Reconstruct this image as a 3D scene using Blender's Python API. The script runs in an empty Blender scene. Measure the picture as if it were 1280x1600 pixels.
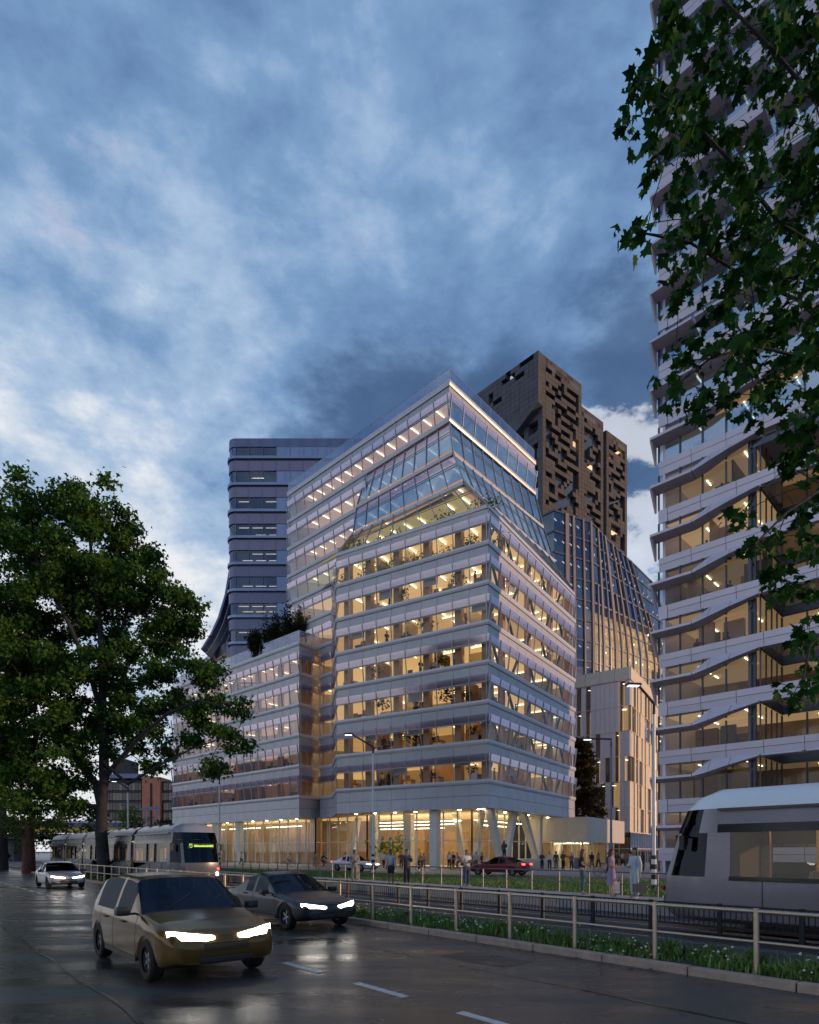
import bpy, bmesh, math, random
import numpy as np
from mathutils import Vector, Matrix, Euler, noise as mnoise

R = math.radians
scene = bpy.context.scene
C = scene.collection
random.seed(7)
rng = np.random.default_rng(11)

# ------------------------------------------------------------------ camera
CAM_H, FPX, HOR = 2.05, 960.0, 1330.0
cd = bpy.data.cameras.new('camera')
cam = bpy.data.objects.new('camera', cd); C.objects.link(cam)
cam.location = (0, 0, CAM_H); cam.rotation_euler = (R(90), 0, 0)
cd.sensor_fit = 'HORIZONTAL'; cd.sensor_width = 36.0; cd.lens = 36.0 * FPX / 1280.0
cd.shift_y = (HOR - 800.0) / 1280.0
cd.clip_start = 0.1; cd.clip_end = 6000
scene.camera = cam

# ------------------------------------------------------------------ world, sun, exposure
SUN_AZ, SUN_EL = 96.0, 7.5            # degrees clockwise from +Y, degrees above the horizon
w = bpy.data.worlds.new('World'); scene.world = w; w.use_nodes = True
nt = w.node_tree; N = nt.nodes; L = nt.links
for n in list(N): N.remove(n)
def nd(t, **k):
    n = N.new(t)
    for a, b in k.items():
        if a.startswith('i_'): n.inputs[int(a[2:])].default_value = b
        else: setattr(n, a, b)
    return n
def mth(op, a, b=None, clamp=False):
    n = N.new('ShaderNodeMath'); n.operation = op; n.use_clamp = clamp
    for i, v in enumerate((a, b)):
        if v is None: continue
        if isinstance(v, (int, float)): n.inputs[i].default_value = v
        else: L.new(v, n.inputs[i])
    return n.outputs[0]
def ramp(fac, stops, interp='LINEAR'):
    n = N.new('ShaderNodeValToRGB'); cr = n.color_ramp; cr.interpolation = interp
    while len(cr.elements) < len(stops): cr.elements.new(0.5)
    for e, (p, c) in zip(cr.elements, stops): e.position = p; e.color = (*c, 1)
    L.new(fac, n.inputs[0]); return n.outputs[0]
def mixc(f, a, b, mode='MIX'):
    n = N.new('ShaderNodeMix'); n.data_type = 'RGBA'; n.blend_type = mode
    if isinstance(f, (int, float)): n.inputs[0].default_value = f
    else: L.new(f, n.inputs[0])
    for i, v in ((6, a), (7, b)):
        if isinstance(v, tuple): n.inputs[i].default_value = (*v, 1)
        else: L.new(v, n.inputs[i])
    return n.outputs[2]
tc = nd('ShaderNodeTexCoord'); sep = nd('ShaderNodeSeparateXYZ'); L.new(tc.outputs['Generated'], sep.inputs[0])
sx, sy, sz = sep.outputs
zc = mth('MAXIMUM', sz, 0.0)
den = mth('ADD', zc, 0.50)
cmb = nd('ShaderNodeCombineXYZ')
L.new(mth('DIVIDE', sx, den), cmb.inputs[0]); L.new(mth('DIVIDE', sy, den), cmb.inputs[1])
L.new(mth('MULTIPLY', sz, 1.2), cmb.inputs[2])
def nz(scale, detail, rough, dist, off):
    mp = nd('ShaderNodeMapping'); mp.inputs[1].default_value = off
    L.new(cmb.outputs[0], mp.inputs[0])
    n = nd('ShaderNodeTexNoise'); L.new(mp.outputs[0], n.inputs['Vector'])
    n.inputs['Scale'].default_value = scale; n.inputs['Detail'].default_value = detail
    n.inputs['Roughness'].default_value = rough; n.inputs['Distortion'].default_value = dist
    return n.outputs[0]
big = nz(2.3, 9, 0.56, 0.15, (3.4, 1.1, 0.0))
fine = nz(6.5, 10, 0.60, 0.15, (8.3, 2.2, 1.0))
tiny = nz(17.0, 6, 0.6, 0.1, (1.3, 5.2, 2.0))
cl = mth('ADD', mth('ADD', mth('MULTIPLY', big, 0.50), mth('MULTIPLY', fine, 0.38)), mth('MULTIPLY', tiny, 0.12))
# elevation trend: bright low over the horizon, deeper blue higher up
low = mth('SUBTRACT', 1.0, mth('MULTIPLY', zc, 1.28), True)
# the west (left of the photograph) is the brighter half of the sky
left = mth('MULTIPLY', low, mth('MULTIPLY', mth('SUBTRACT', 0.12, sx), 1.9, True))
bright = mth('ADD', mth('MULTIPLY', mth('SUBTRACT', cl, 0.5), 2.9), mth('ADD', mth('MULTIPLY', low, 0.30), mth('MULTIPLY', left, 0.72)))
bright = mth('ADD', bright, 0.36, True)
cloudcol = ramp(bright, [(0.0, (0.075, 0.145, 0.285)), (0.28, (0.130, 0.245, 0.46)), (0.50, (0.21, 0.36, 0.60)),
                         (0.74, (0.42, 0.56, 0.76)), (1.0, (0.86, 0.88, 0.91))])
# a dark bank of cloud low behind the main block
def bank(dirv, r0, r1):
    vd = nd('ShaderNodeVectorMath'); vd.operation = 'DOT_PRODUCT'
    L.new(tc.outputs['Generated'], vd.inputs[0]); vd.inputs[1].default_value = Vector(dirv).normalized()
    wob = mth('ADD', vd.outputs['Value'], mth('MULTIPLY', mth('SUBTRACT', fine, 0.5), 0.09))
    n = nd('ShaderNodeMapRange'); n.interpolation_type = 'SMOOTHSTEP'
    L.new(wob, n.inputs[0]); n.inputs[1].default_value = r0; n.inputs[2].default_value = r1
    return n.outputs[0]
syc = mth('MAXIMUM', sy, 0.05); uu = mth('DIVIDE', sx, syc); vv = mth('DIVIDE', sz, syc)
def oval(u0, v0, ru, rv):       # a long low bank of cloud over the horizon to the north
    a = mth('POWER', mth('DIVIDE', mth('SUBTRACT', uu, u0), ru), 2.0); b = mth('POWER', mth('DIVIDE', mth('SUBTRACT', vv, v0), rv), 2.0)
    d = mth('ADD', mth('SQRT', mth('ADD', a, b)), mth('MULTIPLY', mth('SUBTRACT', fine, 0.5), 2.0))
    n = nd('ShaderNodeMapRange'); n.interpolation_type = 'SMOOTHSTEP'; L.new(d, n.inputs[0])
    n.inputs[1].default_value = 1.25; n.inputs[2].default_value = 0.55; return n.outputs[0]
b1 = oval(0.13, 0.66, 0.34, 0.15)
b2 = oval(0.38, 0.74, 0.13, 0.20)
bk = mth('MAXIMUM', b1, mth('MULTIPLY', b2, 0.9))
gap = bank((0.40, 1.0, 0.51), 0.9925, 0.999)
cloudcol = mixc(mth('MULTIPLY', bk, 0.85), cloudcol, (0.06, 0.115, 0.235))
cloudcol = mixc(mth('MULTIPLY', gap, 0.75), cloudcol, (0.72, 0.76, 0.84))
pk = bank((-0.67, 1.0, 1.21), 0.997, 1.004)
cloudcol = mixc(mth('MULTIPLY', pk, 0.20), cloudcol, (0.66, 0.52, 0.60))
sky = nd('ShaderNodeTexSky', sky_type='NISHITA'); sky.sun_disc = False
sky.sun_elevation = R(SUN_EL); sky.sun_rotation = R(SUN_AZ); sky.air_density = 1.2; sky.dust_density = 1.2; sky.ozone_density = 3.0
cover = mth('ADD', mth('MULTIPLY', cl, 0.4), 0.74, True)
SKY_STRENGTH = 0.10
scl = nd('ShaderNodeVectorMath', operation='SCALE'); L.new(cloudcol, scl.inputs[0]); scl.inputs['Scale'].default_value = 1.0 / SKY_STRENGTH
final = mixc(cover, sky.outputs[0], scl.outputs[0])
bg = nd('ShaderNodeBackground'); L.new(final, bg.inputs[0]); bg.inputs[1].default_value = SKY_STRENGTH
wo = nd('ShaderNodeOutputWorld'); L.new(bg.outputs[0], wo.inputs[0])

sd = bpy.data.lights.new('sun', 'SUN'); sun = bpy.data.objects.new('sun', sd); C.objects.link(sun)
sd.energy = 2.8; sd.angle = R(0.6); sd.color = (1.0, 0.62, 0.34)
sdir = Vector((math.sin(R(SUN_AZ)) * math.cos(R(SUN_EL)), math.cos(R(SUN_AZ)) * math.cos(R(SUN_EL)), math.sin(R(SUN_EL))))
sun.rotation_euler = (-sdir).to_track_quat('-Z', 'Y').to_euler()
vs = scene.view_settings; vs.view_transform = 'Standard'; vs.look = 'None'; vs.exposure = 0.0; vs.gamma = 1.0; vs.use_curve_mapping = False
scene.cycles.transparent_max_bounces = 24
scene.cycles.max_bounces = 6; scene.cycles.diffuse_bounces = 3; scene.cycles.glossy_bounces = 3
scene.cycles.sample_clamp_indirect = 4.0
scene.cycles.caustics_reflective = False; scene.cycles.caustics_refractive = False
scene.cycles.use_denoising = True

# ------------------------------------------------------------------ helpers
def at(px, py, Y):
    """world point seen at a pixel of the photograph at depth Y"""
    return Vector(((px - 640.0) / FPX * Y, Y, CAM_H + (HOR - py) / FPX * Y))
SA, SN = Vector((-0.645, 0.764, 0)), Vector((0.764, 0.645, 0))
def S(a, n, z=0.0): return Vector((SA.x * a + SN.x * n, SA.y * a + SN.y * n, z))
STREET_ROT = math.atan2(-0.764, 0.645)      # local +x looks back along the street towards the camera
D2, N2 = Vector((-0.795, 0.606, 0)), Vector((0.606, 0.795, 0))
def F(t, n, z=0.0): return Vector((D2.x * t + N2.x * n, D2.y * t + N2.y * n, z))

def mat(name, col, rough=0.5, metal=0.0, var=0.0, vscale=3.0, bump=0.0, bscale=20.0, emit=None, estr=0.0, spec=0.5, col2=None, aniso=None):
    m = bpy.data.materials.new(name); m.use_nodes = True
    t = m.node_tree; b = t.nodes['Principled BSDF']
    b.inputs['Base Color'].default_value = (*col, 1); b.inputs['Roughness'].default_value = rough
    b.inputs['Metallic'].default_value = metal; b.inputs['Specular IOR Level'].default_value = spec
    if emit: b.inputs['Emission Color'].default_value = (*emit, 1); b.inputs['Emission Strength'].default_value = estr
    if var or bump:
        tcn = t.nodes.new('ShaderNodeTexCoord')
        mp = t.nodes.new('ShaderNodeMapping'); t.links.new(tcn.outputs['Object'], mp.inputs[0])
        if aniso: mp.inputs[3].default_value = aniso
        oi = t.nodes.new('ShaderNodeObjectInfo')
        ad = t.nodes.new('ShaderNodeVectorMath'); ad.operation = 'ADD'
        t.links.new(mp.outputs[0], ad.inputs[0])
        sc_ = t.nodes.new('ShaderNodeVectorMath'); sc_.operation = 'SCALE'; sc_.inputs['Scale'].default_value = 1.0
        cx = t.nodes.new('ShaderNodeCombineXYZ')
        for i in range(3): t.links.new(oi.outputs['Random'], cx.inputs[i])
        t.links.new(cx.outputs[0], sc_.inputs[0]); sc_.inputs['Scale'].default_value = 37.0
        t.links.new(sc_.outputs[0], ad.inputs[1])
    if var:
        n = t.nodes.new('ShaderNodeTexNoise'); n.inputs['Scale'].default_value = vscale; n.inputs['Detail'].default_value = 6
        t.links.new(ad.outputs[0], n.inputs['Vector'])
        mx = t.nodes.new('ShaderNodeMix'); mx.data_type = 'RGBA'
        c2 = col2 if col2 else tuple(max(0, c * (1 - var)) for c in col)
        c1 = col if col2 else tuple(min(1, c * (1 + var)) for c in col)
        mx.inputs[6].default_value = (*c1, 1); mx.inputs[7].default_value = (*c2, 1)
        mr = t.nodes.new('ShaderNodeMapRange'); mr.inputs[1].default_value = 0.3; mr.inputs[2].default_value = 0.7
        t.links.new(n.outputs[0], mr.inputs[0]); t.links.new(mr.outputs[0], mx.inputs[0])
        t.links.new(mx.outputs[2], b.inputs['Base Color'])
        mr2 = t.nodes.new('ShaderNodeMapRange'); mr2.inputs[3].default_value = max(0.02, rough - 0.08); mr2.inputs[4].default_value = min(1, rough + 0.08)
        t.links.new(n.outputs[0], mr2.inputs[0]); t.links.new(mr2.outputs[0], b.inputs['Roughness'])
    if bump:
        n2 = t.nodes.new('ShaderNodeTexNoise'); n2.inputs['Scale'].default_value = bscale; n2.inputs['Detail'].default_value = 4
        t.links.new(ad.outputs[0], n2.inputs['Vector'])
        bp = t.nodes.new('ShaderNodeBump'); bp.inputs['Strength'].default_value = bump; bp.inputs['Distance'].default_value = 0.05
        t.links.new(n2.outputs[0], bp.inputs['Height']); t.links.new(bp.outputs[0], b.inputs['Normal'])
    return m

def glass(name, tint, refl=0.12, power=1.0, rcol=(1, 1, 1), rough=0.02, wav=0.0):
    """a pane: mostly seen through, mirrors the sky more at a glancing angle"""
    m = bpy.data.materials.new(name); m.use_nodes = True
    t = m.node_tree; t.nodes.clear()
    o = t.nodes.new('ShaderNodeOutputMaterial'); mx = t.nodes.new('ShaderNodeMixShader')
    tr = t.nodes.new('ShaderNodeBsdfTransparent'); tr.inputs[0].default_value = (*tint, 1)
    gl = t.nodes.new('ShaderNodeBsdfGlossy'); gl.inputs[0].default_value = (*rcol, 1); gl.inputs['Roughness'].default_value = rough
    lw = t.nodes.new('ShaderNodeLayerWeight'); lw.inputs[0].default_value = 0.35
    mp = t.nodes.new('ShaderNodeMapRange'); mp.inputs[3].default_value = refl; mp.inputs[4].default_value = min(0.95, refl + 0.55 * power)
    t.links.new(lw.outputs['Fresnel'], mp.inputs[0])
    t.links.new(mp.outputs[0], mx.inputs[0]); t.links.new(tr.outputs[0], mx.inputs[1]); t.links.new(gl.outputs[0], mx.inputs[2])
    if wav:
        n2 = t.nodes.new('ShaderNodeTexNoise'); n2.inputs['Scale'].default_value = 0.5
        tcn = t.nodes.new('ShaderNodeTexCoord'); t.links.new(tcn.outputs['Object'], n2.inputs['Vector'])
        bp = t.nodes.new('ShaderNodeBump'); bp.inputs['Strength'].default_value = wav; bp.inputs['Distance'].default_value = 0.1
        t.links.new(n2.outputs[0], bp.inputs['Height']); t.links.new(bp.outputs[0], gl.inputs['Normal'])
    t.links.new(mx.outputs[0], o.inputs[0])
    return m

class MB:
    def __init__(s): s.v = []; s.f = []; s.mi = []
    def add(s, vs, fs, mi=0):
        o = len(s.v); s.v += [tuple(p) for p in vs]; s.f += [tuple(i + o for i in f) for f in fs]; s.mi += [mi] * len(fs); return s
    def quad(s, a, b, c, d, mi=0): return s.add([a, b, c, d], [(0, 1, 2, 3)], mi)
    def hexa(s, p, mi=0):       # p: 4 bottom ccw, 4 top ccw
        return s.add(p, [(3, 2, 1, 0), (4, 5, 6, 7), (0, 1, 5, 4), (1, 2, 6, 5), (2, 3, 7, 6), (3, 0, 4, 7)], mi)
    def box(s, x0, x1, y0, y1, z0, z1, mi=0):
        return s.hexa([(x0, y0, z0), (x1, y0, z0), (x1, y1, z0), (x0, y1, z0), (x0, y0, z1), (x1, y0, z1), (x1, y1, z1), (x0, y1, z1)], mi)
    def prism(s, poly, z0, z1, mi=0):
        n = len(poly)
        vs = [(p[0], p[1], z0) for p in poly] + [(p[0], p[1], z1) for p in poly]
        fs = [tuple(range(n - 1, -1, -1)), tuple(range(n, 2 * n))] + [(i, (i + 1) % n, n + (i + 1) % n, n + i) for i in range(n)]
        return s.add(vs, fs, mi)
    def beam(s, a, b, wx, wz, up=(0, 0, 1), mi=0):
        a, b = Vector(a), Vector(b); d = (b - a).normalized(); u = Vector(up)
        if abs(d.dot(u)) > 0.98: u = Vector((1, 0, 0))
        x = d.cross(u).normalized() * wx / 2; z = x.cross(d).normalized() * wz / 2
        return s.hexa([a - x - z, a + x - z, b + x - z, b - x - z, a - x + z, a + x + z, b + x + z, b - x + z], mi)
    def tube(s, pts, r, seg=6, mi=0, cap=True):
        pts = [Vector(p) for p in pts]; rs = r if isinstance(r, (list, tuple)) else [r] * len(pts)
        rings = []; o = len(s.v); pu = None
        for i, p in enumerate(pts):
            d = (pts[min(i + 1, len(pts) - 1)] - pts[max(i - 1, 0)]).normalized()
            if pu is None:
                pu = d.cross(Vector((0, 0, 1)) if abs(d.z) < 0.9 else Vector((1, 0, 0))).normalized()
            pu = (pu - d * pu.dot(d)).normalized(); pv = d.cross(pu)
            for k in range(seg):
                an = 2 * math.pi * k / seg
                s.v.append(tuple(p + (pu * math.cos(an) + pv * math.sin(an)) * rs[i]))
        for i in range(len(pts) - 1):
            for k in range(seg):
                a = o + i * seg + k; b = o + i * seg + (k + 1) % seg
                s.f.append((a, b, b + seg, a + seg)); s.mi.append(mi)
        if cap:
            s.f.append(tuple(o + k for k in range(seg - 1, -1, -1))); s.mi.append(mi)
            s.f.append(tuple(o + (len(pts) - 1) * seg + k for k in range(seg))); s.mi.append(mi)
        return s
    def lathe(s, prof, c=(0, 0, 0), seg=16, sx=1, sy=1, mi=0):
        o = len(s.v); n = len(prof)
        for r, z in prof:
            for k in range(seg):
                an = 2 * math.pi * k / seg
                s.v.append((c[0] + r * math.cos(an) * sx, c[1] + r * math.sin(an) * sy, c[2] + z))
        for i in range(n - 1):
            for k in range(seg):
                a = o + i * seg + k; b = o + i * seg + (k + 1) % seg
                s.f.append((a, b, b + seg, a + seg)); s.mi.append(mi)
        return s
    def mesh(s, name, mats=None):
        me = bpy.data.meshes.new(name); me.from_pydata(s.v, [], s.f); me.update()
        for m in (mats if isinstance(mats, (list, tuple)) else [mats] if mats else []): me.materials.append(m)
        if any(s.mi): me.polygons.foreach_set('material_index', s.mi)
        return me
    def build(s, name, mats, parent=None, smooth=None, kind=None):
        me = s.mesh(name, mats)
        if smooth is not None: smooth_mesh(me, smooth)
        return link(name, me, parent, kind=kind)

def smooth_mesh(me, ang=40):
    me.polygons.foreach_set('use_smooth', [True] * len(me.polygons))
    if ang < 179: me.set_sharp_from_angle(angle=R(ang))

def link(name, me, parent=None, loc=None, rot=None, kind=None):
    o = bpy.data.objects.new(name, me); C.objects.link(o)
    if parent is not None: o.parent = parent
    if loc is not None: o.location = loc
    if rot is not None: o.rotation_euler = (0, 0, rot) if isinstance(rot, (int, float)) else rot
    if kind: o['kind'] = kind
    return o
def thing(name, label, cat, loc=(0, 0, 0), rot=0.0, group=None):
    o = bpy.data.objects.new(name, None); C.objects.link(o); o.location = loc; o.rotation_euler = (0, 0, rot)
    o.empty_display_size = 0.3
    o['label'] = label; o['category'] = cat
    if group: o['group'] = group
    return o
NTH = ['first', 'second', 'third', 'fourth', 'fifth', 'sixth', 'seventh', 'eighth', 'ninth', 'tenth', 'eleventh', 'twelfth', 'thirteenth', 'fourteenth', 'fifteenth', 'sixteenth', 'seventeenth', 'eighteenth', 'nineteenth', 'twentieth']
def tag(o, label, cat, group=None):
    o['label'] = label; o['category'] = cat
    if group: o['group'] = group
    return o
CHILDREN = {}
def kids(o): return [c for c in o.children]
def dup(root, loc, rot, label=None, group=None, tree=None, scale=None):
    r = root.copy(); C.objects.link(r); r.location = loc; r.rotation_euler = (0, 0, rot)
    if scale: r.scale = (scale, scale, scale)
    if label: r['label'] = label
    if group: r['group'] = group
    for ch, gs in (tree if tree is not None else [(c, kids(c)) for c in kids(root)]):
        c = ch.copy(); C.objects.link(c); c.parent = r
        for g in gs:
            d = g.copy(); C.objects.link(d); d.parent = c
    return r
def arr_mesh(name, V, Fc, mats, mi=None):
    """quick mesh from numpy arrays; Fc (n,k)"""
    me = bpy.data.meshes.new(name); k = Fc.shape[1]
    me.vertices.add(len(V)); me.vertices.foreach_set('co', np.asarray(V, dtype=np.float32).ravel())
    me.loops.add(Fc.size); me.loops.foreach_set('vertex_index', Fc.astype(np.int32).ravel())
    me.polygons.add(len(Fc)); me.polygons.foreach_set('loop_start', np.arange(0, Fc.size, k, dtype=np.int32))
    if mi is not None: me.polygons.foreach_set('material_index', mi.astype(np.int32))
    for m in (mats if isinstance(mats, (list, tuple)) else [mats]): me.materials.append(m)
    me.update(calc_edges=True); me.validate()
    return me
# ------------------------------------------------------------------ materials
m_panel = mat('silver_panel', (0.43, 0.43, 0.485), 0.38, 0.25, var=0.05, vscale=0.8)
m_ledge = mat('pale_ledge', (0.56, 0.56, 0.62), 0.35, 0.2, var=0.04, vscale=1.0)
m_soffit = mat('soffit_metal', (0.50, 0.48, 0.44), 0.5, 0.1, var=0.05)
m_frame = mat('dark_frame', (0.07, 0.08, 0.11), 0.4, 0.4)
m_framel = mat('steel_frame', (0.42, 0.42, 0.45), 0.35, 0.6)
m_post = mat('lobby_mullion', (0.70, 0.67, 0.58), 0.45)
m_conc = mat('pale_concrete', (0.68, 0.65, 0.60), 0.7, var=0.06, vscale=1.5, bump=0.1)
m_slab = mat('floor_finish', (0.30, 0.25, 0.20), 0.6, var=0.1)
m_core = mat('core_wall_paint', (0.62, 0.52, 0.38), 0.7, var=0.10, vscale=0.35)
m_wood = mat('oak_wall', (0.46, 0.29, 0.15), 0.55, var=0.18, vscale=1.2, aniso=(4, 4, 0.4))
m_woodcol = mat('timber_column', (0.50, 0.27, 0.16), 0.55, var=0.12, vscale=1.5)
m_furn = mat('office_furniture', (0.16, 0.15, 0.17), 0.6)
m_desk = mat('white_desk', (0.60, 0.60, 0.62), 0.5)
m_brace = mat('blue_steel', (0.018, 0.022, 0.035), 0.6)
m_ceil = mat('luminous_ceiling', (0.75, 0.66, 0.50), 0.8, var=0.1, vscale=0.3, emit=(1.0, 0.60, 0.22), estr=0.62)  # emission stands in for strip light falling on the ceiling
m_ceil_dim = mat('painted_glow_ceiling_dim', (0.62, 0.52, 0.46), 0.8, var=0.1, vscale=0.3, emit=(1.0, 0.60, 0.40), estr=0.36)
m_ceil_gard = mat('garden_ceiling', (0.7, 0.66, 0.45), 0.8, emit=(1.0, 0.82, 0.34), estr=0.24)  # garden storey brightened by glow put into the ceiling material
m_ceil_cool = mat('painted_glow_ceiling_cool', (0.45, 0.45, 0.50), 0.8, emit=(0.9, 0.75, 0.7), estr=0.035)
m_strip = mat('strip_light', (0.9, 0.9, 0.9), 0.5, emit=(1.0, 0.86, 0.55), estr=3.6)
m_glass = glass('window_glass', (0.93, 0.94, 0.95), 0.015, 0.12)
m_glass_r = glass('reflective_glass', (0.90, 0.89, 0.91), 0.05, 0.30, (0.85, 0.9, 1.0))
m_glass_b = glass('blue_glass', (0.60, 0.70, 0.84), 0.36, 0.9, (0.86, 0.94, 1.0))
m_frit = glass('fritted_glass', (0.93, 0.88, 0.92), 0.15, 0.7, (1.0, 0.92, 1.0), rough=0.12)
m_parg = glass('parapet_glass', (0.72, 0.74, 0.80), 0.10, 0.7, (0.9, 0.9, 1.0))
m_asph = None
m_steel = mat('warm_steel', (0.60, 0.48, 0.36), 0.32, 0.75, var=0.08, vscale=6)
m_darksteel = mat('dark_fence_steel', (0.025, 0.027, 0.035), 0.45, 0.5)
m_greysteel = mat('grey_rail_steel', (0.16, 0.15, 0.19), 0.45, 0.6)
m_kerb = mat('kerb_granite', (0.40, 0.30, 0.25), 0.65, var=0.16, vscale=5, bump=0.25, bscale=40)
m_soil = mat('soil', (0.045, 0.035, 0.025), 0.95, var=0.3, vscale=4, bump=0.5)
m_bed = mat('track_bed', (0.045, 0.042, 0.048), 0.75, var=0.3, vscale=1.2, bump=0.5, bscale=30)
m_railm = mat('polished_rail', (0.45, 0.43, 0.45), 0.25, 0.9)
m_plat = mat('platform_paving', (0.34, 0.32, 0.33), 0.55, var=0.12, vscale=2.0)
m_plaza = mat('plaza_paving', (0.30, 0.27, 0.26), 0.5, var=0.14, vscale=0.8)
m_paint = mat('road_paint', (0.74, 0.72, 0.68), 0.5, var=0.3, vscale=14, col2=(0.48, 0.47, 0.45))
m_turf = mat('turf', (0.055, 0.10, 0.022), 0.9, var=0.45, vscale=1.5, col2=(0.035, 0.07, 0.018))
m_blade = mat('grass_blade', (0.105, 0.20, 0.032), 0.6, var=0.4, vscale=2.0, col2=(0.06, 0.13, 0.022))
m_bladel = mat('grass_blade_light', (0.18, 0.28, 0.05), 0.6)
m_flower = mat('clover_flower', (0.72, 0.66, 0.60), 0.7)
m_black = mat('matt_black', (0.012, 0.012, 0.014), 0.6)
m_white = mat('white_paint', (0.75, 0.75, 0.76), 0.4)
m_bark = mat('dark_bark', (0.028, 0.025, 0.027), 0.9, var=0.3, vscale=3, bump=0.8, bscale=8)
m_barkr = mat('red_bark', (0.13, 0.05, 0.035), 0.9, var=0.3, vscale=3, bump=0.8, bscale=8)

def asphalt(name, col, r0, r1, sc):
    m = bpy.data.materials.new(name); m.use_nodes = True; t = m.node_tree; b = t.nodes['Principled BSDF']
    tcn = t.nodes.new('ShaderNodeTexCoord')
    mp = t.nodes.new('ShaderNodeMapping'); t.links.new(tcn.outputs['Object'], mp.inputs[0])
    mp.inputs[2].default_value = (0, 0, -STREET_ROT); mp.inputs[3].default_value = (0.35, 1.4, 1)
    n = t.nodes.new('ShaderNodeTexNoise'); n.inputs['Scale'].default_value = sc; n.inputs['Detail'].default_value = 6; n.inputs['Roughness'].default_value = 0.55
    t.links.new(mp.outputs[0], n.inputs['Vector'])
    mr = t.nodes.new('ShaderNodeMapRange'); mr.inputs[1].default_value = 0.34; mr.inputs[2].default_value = 0.66
    mr.inputs[3].default_value = r0; mr.inputs[4].default_value = r1
    t.links.new(n.outputs[0], mr.inputs[0]); t.links.new(mr.outputs[0], b.inputs['Roughness'])
    mr2 = t.nodes.new('ShaderNodeMapRange'); mr2.inputs[1].default_value = 0.3; mr2.inputs[2].default_value = 0.7
    t.links.new(n.outputs[0], mr2.inputs[0])
    mx = t.nodes.new('ShaderNodeMix'); mx.data_type = 'RGBA'
    mx.inputs[6].default_value = (*[c * 0.72 for c in col], 1); mx.inputs[7].default_value = (*[c * 1.25 for c in col], 1)
    t.links.new(mr2.outputs[0], mx.inputs[0])
    g = t.nodes.new('ShaderNodeTexNoise'); g.inputs['Scale'].default_value = 34; g.inputs['Detail'].default_value = 5; g.inputs['Roughness'].default_value = 0.7
    t.links.new(tcn.outputs['Object'], g.inputs['Vector'])
    mg = t.nodes.new('ShaderNodeMapRange'); mg.inputs[1].default_value = 0.3; mg.inputs[2].default_value = 0.7; mg.inputs[3].default_value = 0.45; mg.inputs[4].default_value = 1.7
    t.links.new(g.outputs[0], mg.inputs[0])
    mm = t.nodes.new('ShaderNodeMix'); mm.data_type = 'RGBA'; mm.blend_type = 'MULTIPLY'; mm.inputs[0].default_value = 1.0
    t.links.new(mx.outputs[2], mm.inputs[6]); t.links.new(mg.outputs[0], mm.inputs[7])
    t.links.new(mm.outputs[2], b.inputs['Base Color'])
    bp = t.nodes.new('ShaderNodeBump'); bp.inputs['Strength'].default_value = 0.30; bp.inputs['Distance'].default_value = 0.01
    t.links.new(g.outputs[0], bp.inputs['Height']); t.links.new(bp.outputs[0], b.inputs['Normal'])
    return m
m_asph = asphalt('wet_asphalt', (0.056, 0.052, 0.050), 0.12, 0.50, 0.8)
m_asph2 = asphalt('damp_asphalt', (0.07, 0.066, 0.07), 0.3, 0.55, 0.4)

# ------------------------------------------------------------------ ground
def sheet(name, pts, m, kind='structure', thick=None):
    b = MB(); n = len(pts)
    if thick: b.prism([(p[0], p[1]) for p in pts], pts[0][2] - thick, pts[0][2])
    else: b.add(pts, [tuple(range(n))])
    return b.build(name, m, kind=kind)
sheet('ground', [(-2500, -2500, -0.05), (2500, -2500, -0.05), (2500, 2500, -0.05), (-2500, 2500, -0.05)], m_bed)
sheet('road', [S(-40, -3), S(-40, 10.06), S(150, 10.06), S(150, -3)], m_asph)
sheet('near_pavement', [S(-40, -30, 0.12), S(-40, -3, 0.12), S(150, -3, 0.12), S(150, -30, 0.12)], m_plaza, thick=0.16)
sheet('track_bed', [S(-40, 11.75, 0.012), S(-40, 18.62, 0.012), S(150, 18.62, 0.012), S(150, 11.75, 0.012)], m_bed)
sheet('verge', [S(-40, 10.26, 0.10), S(-40, 11.75, 0.10), S(150, 11.75, 0.10), S(150, 10.26, 0.10)], m_soil, thick=0.14)
sheet('plaza', [S(-60, 21.7, 0.20), S(-60, 400, 0.20), S(600, 400, 0.20), S(600, 21.7, 0.20)], m_plaza, thick=0.24)
sheet('far_road', [F(-60, 38, 0.206), F(-60, 44, 0.206), F(96, 44, 0.206), F(70, 38, 0.206)], m_asph2)
def inter_n(n, n2):      # point where street line n meets far road line n2
    t = (n2 * 0.9757 - n) / 0.2165
    return F(t, n2)
gl0 = inter_n(21.95, 37.6)
def gpt(a, n, z): return S(a, n, z)
gr_near = [S(-6, 21.95, 0.27), F(-31, 37.6, 0.27), gl0 + Vector((0, 0, 0.27))]
sheet('lawn', gr_near, m_turf, thick=0.08)
# granite kerb along the road: stone by stone, joints open
kerb = bpy.data.objects.new('kerb', None); C.objects.link(kerb); kerb['kind'] = 'structure'
KL = 1.6
kb = MB().box(-KL / 2 + 0.012, KL / 2 - 0.012, -0.1, 0.1, -0.05, 0.14)
kme = kb.mesh('kerb_stone', m_kerb)
def bevel_me(me, w=0.01, seg=1):
    bm = bmesh.new(); bm.from_mesh(me)
    bmesh.ops.bevel(bm, geom=list(bm.edges), offset=w, segments=seg, affect='EDGES', profile=0.6)
    bm.to_mesh(me); bm.free(); me.update()
bevel_me(kme, 0.018, 2)
for i in range(70):
    a = -8 + KL * (i + 0.5)
    o = link('kerb_stone', kme, kerb, S(a, 10.16, random.uniform(-0.006, 0.006)), STREET_ROT + random.uniform(-0.004, 0.004))
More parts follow.
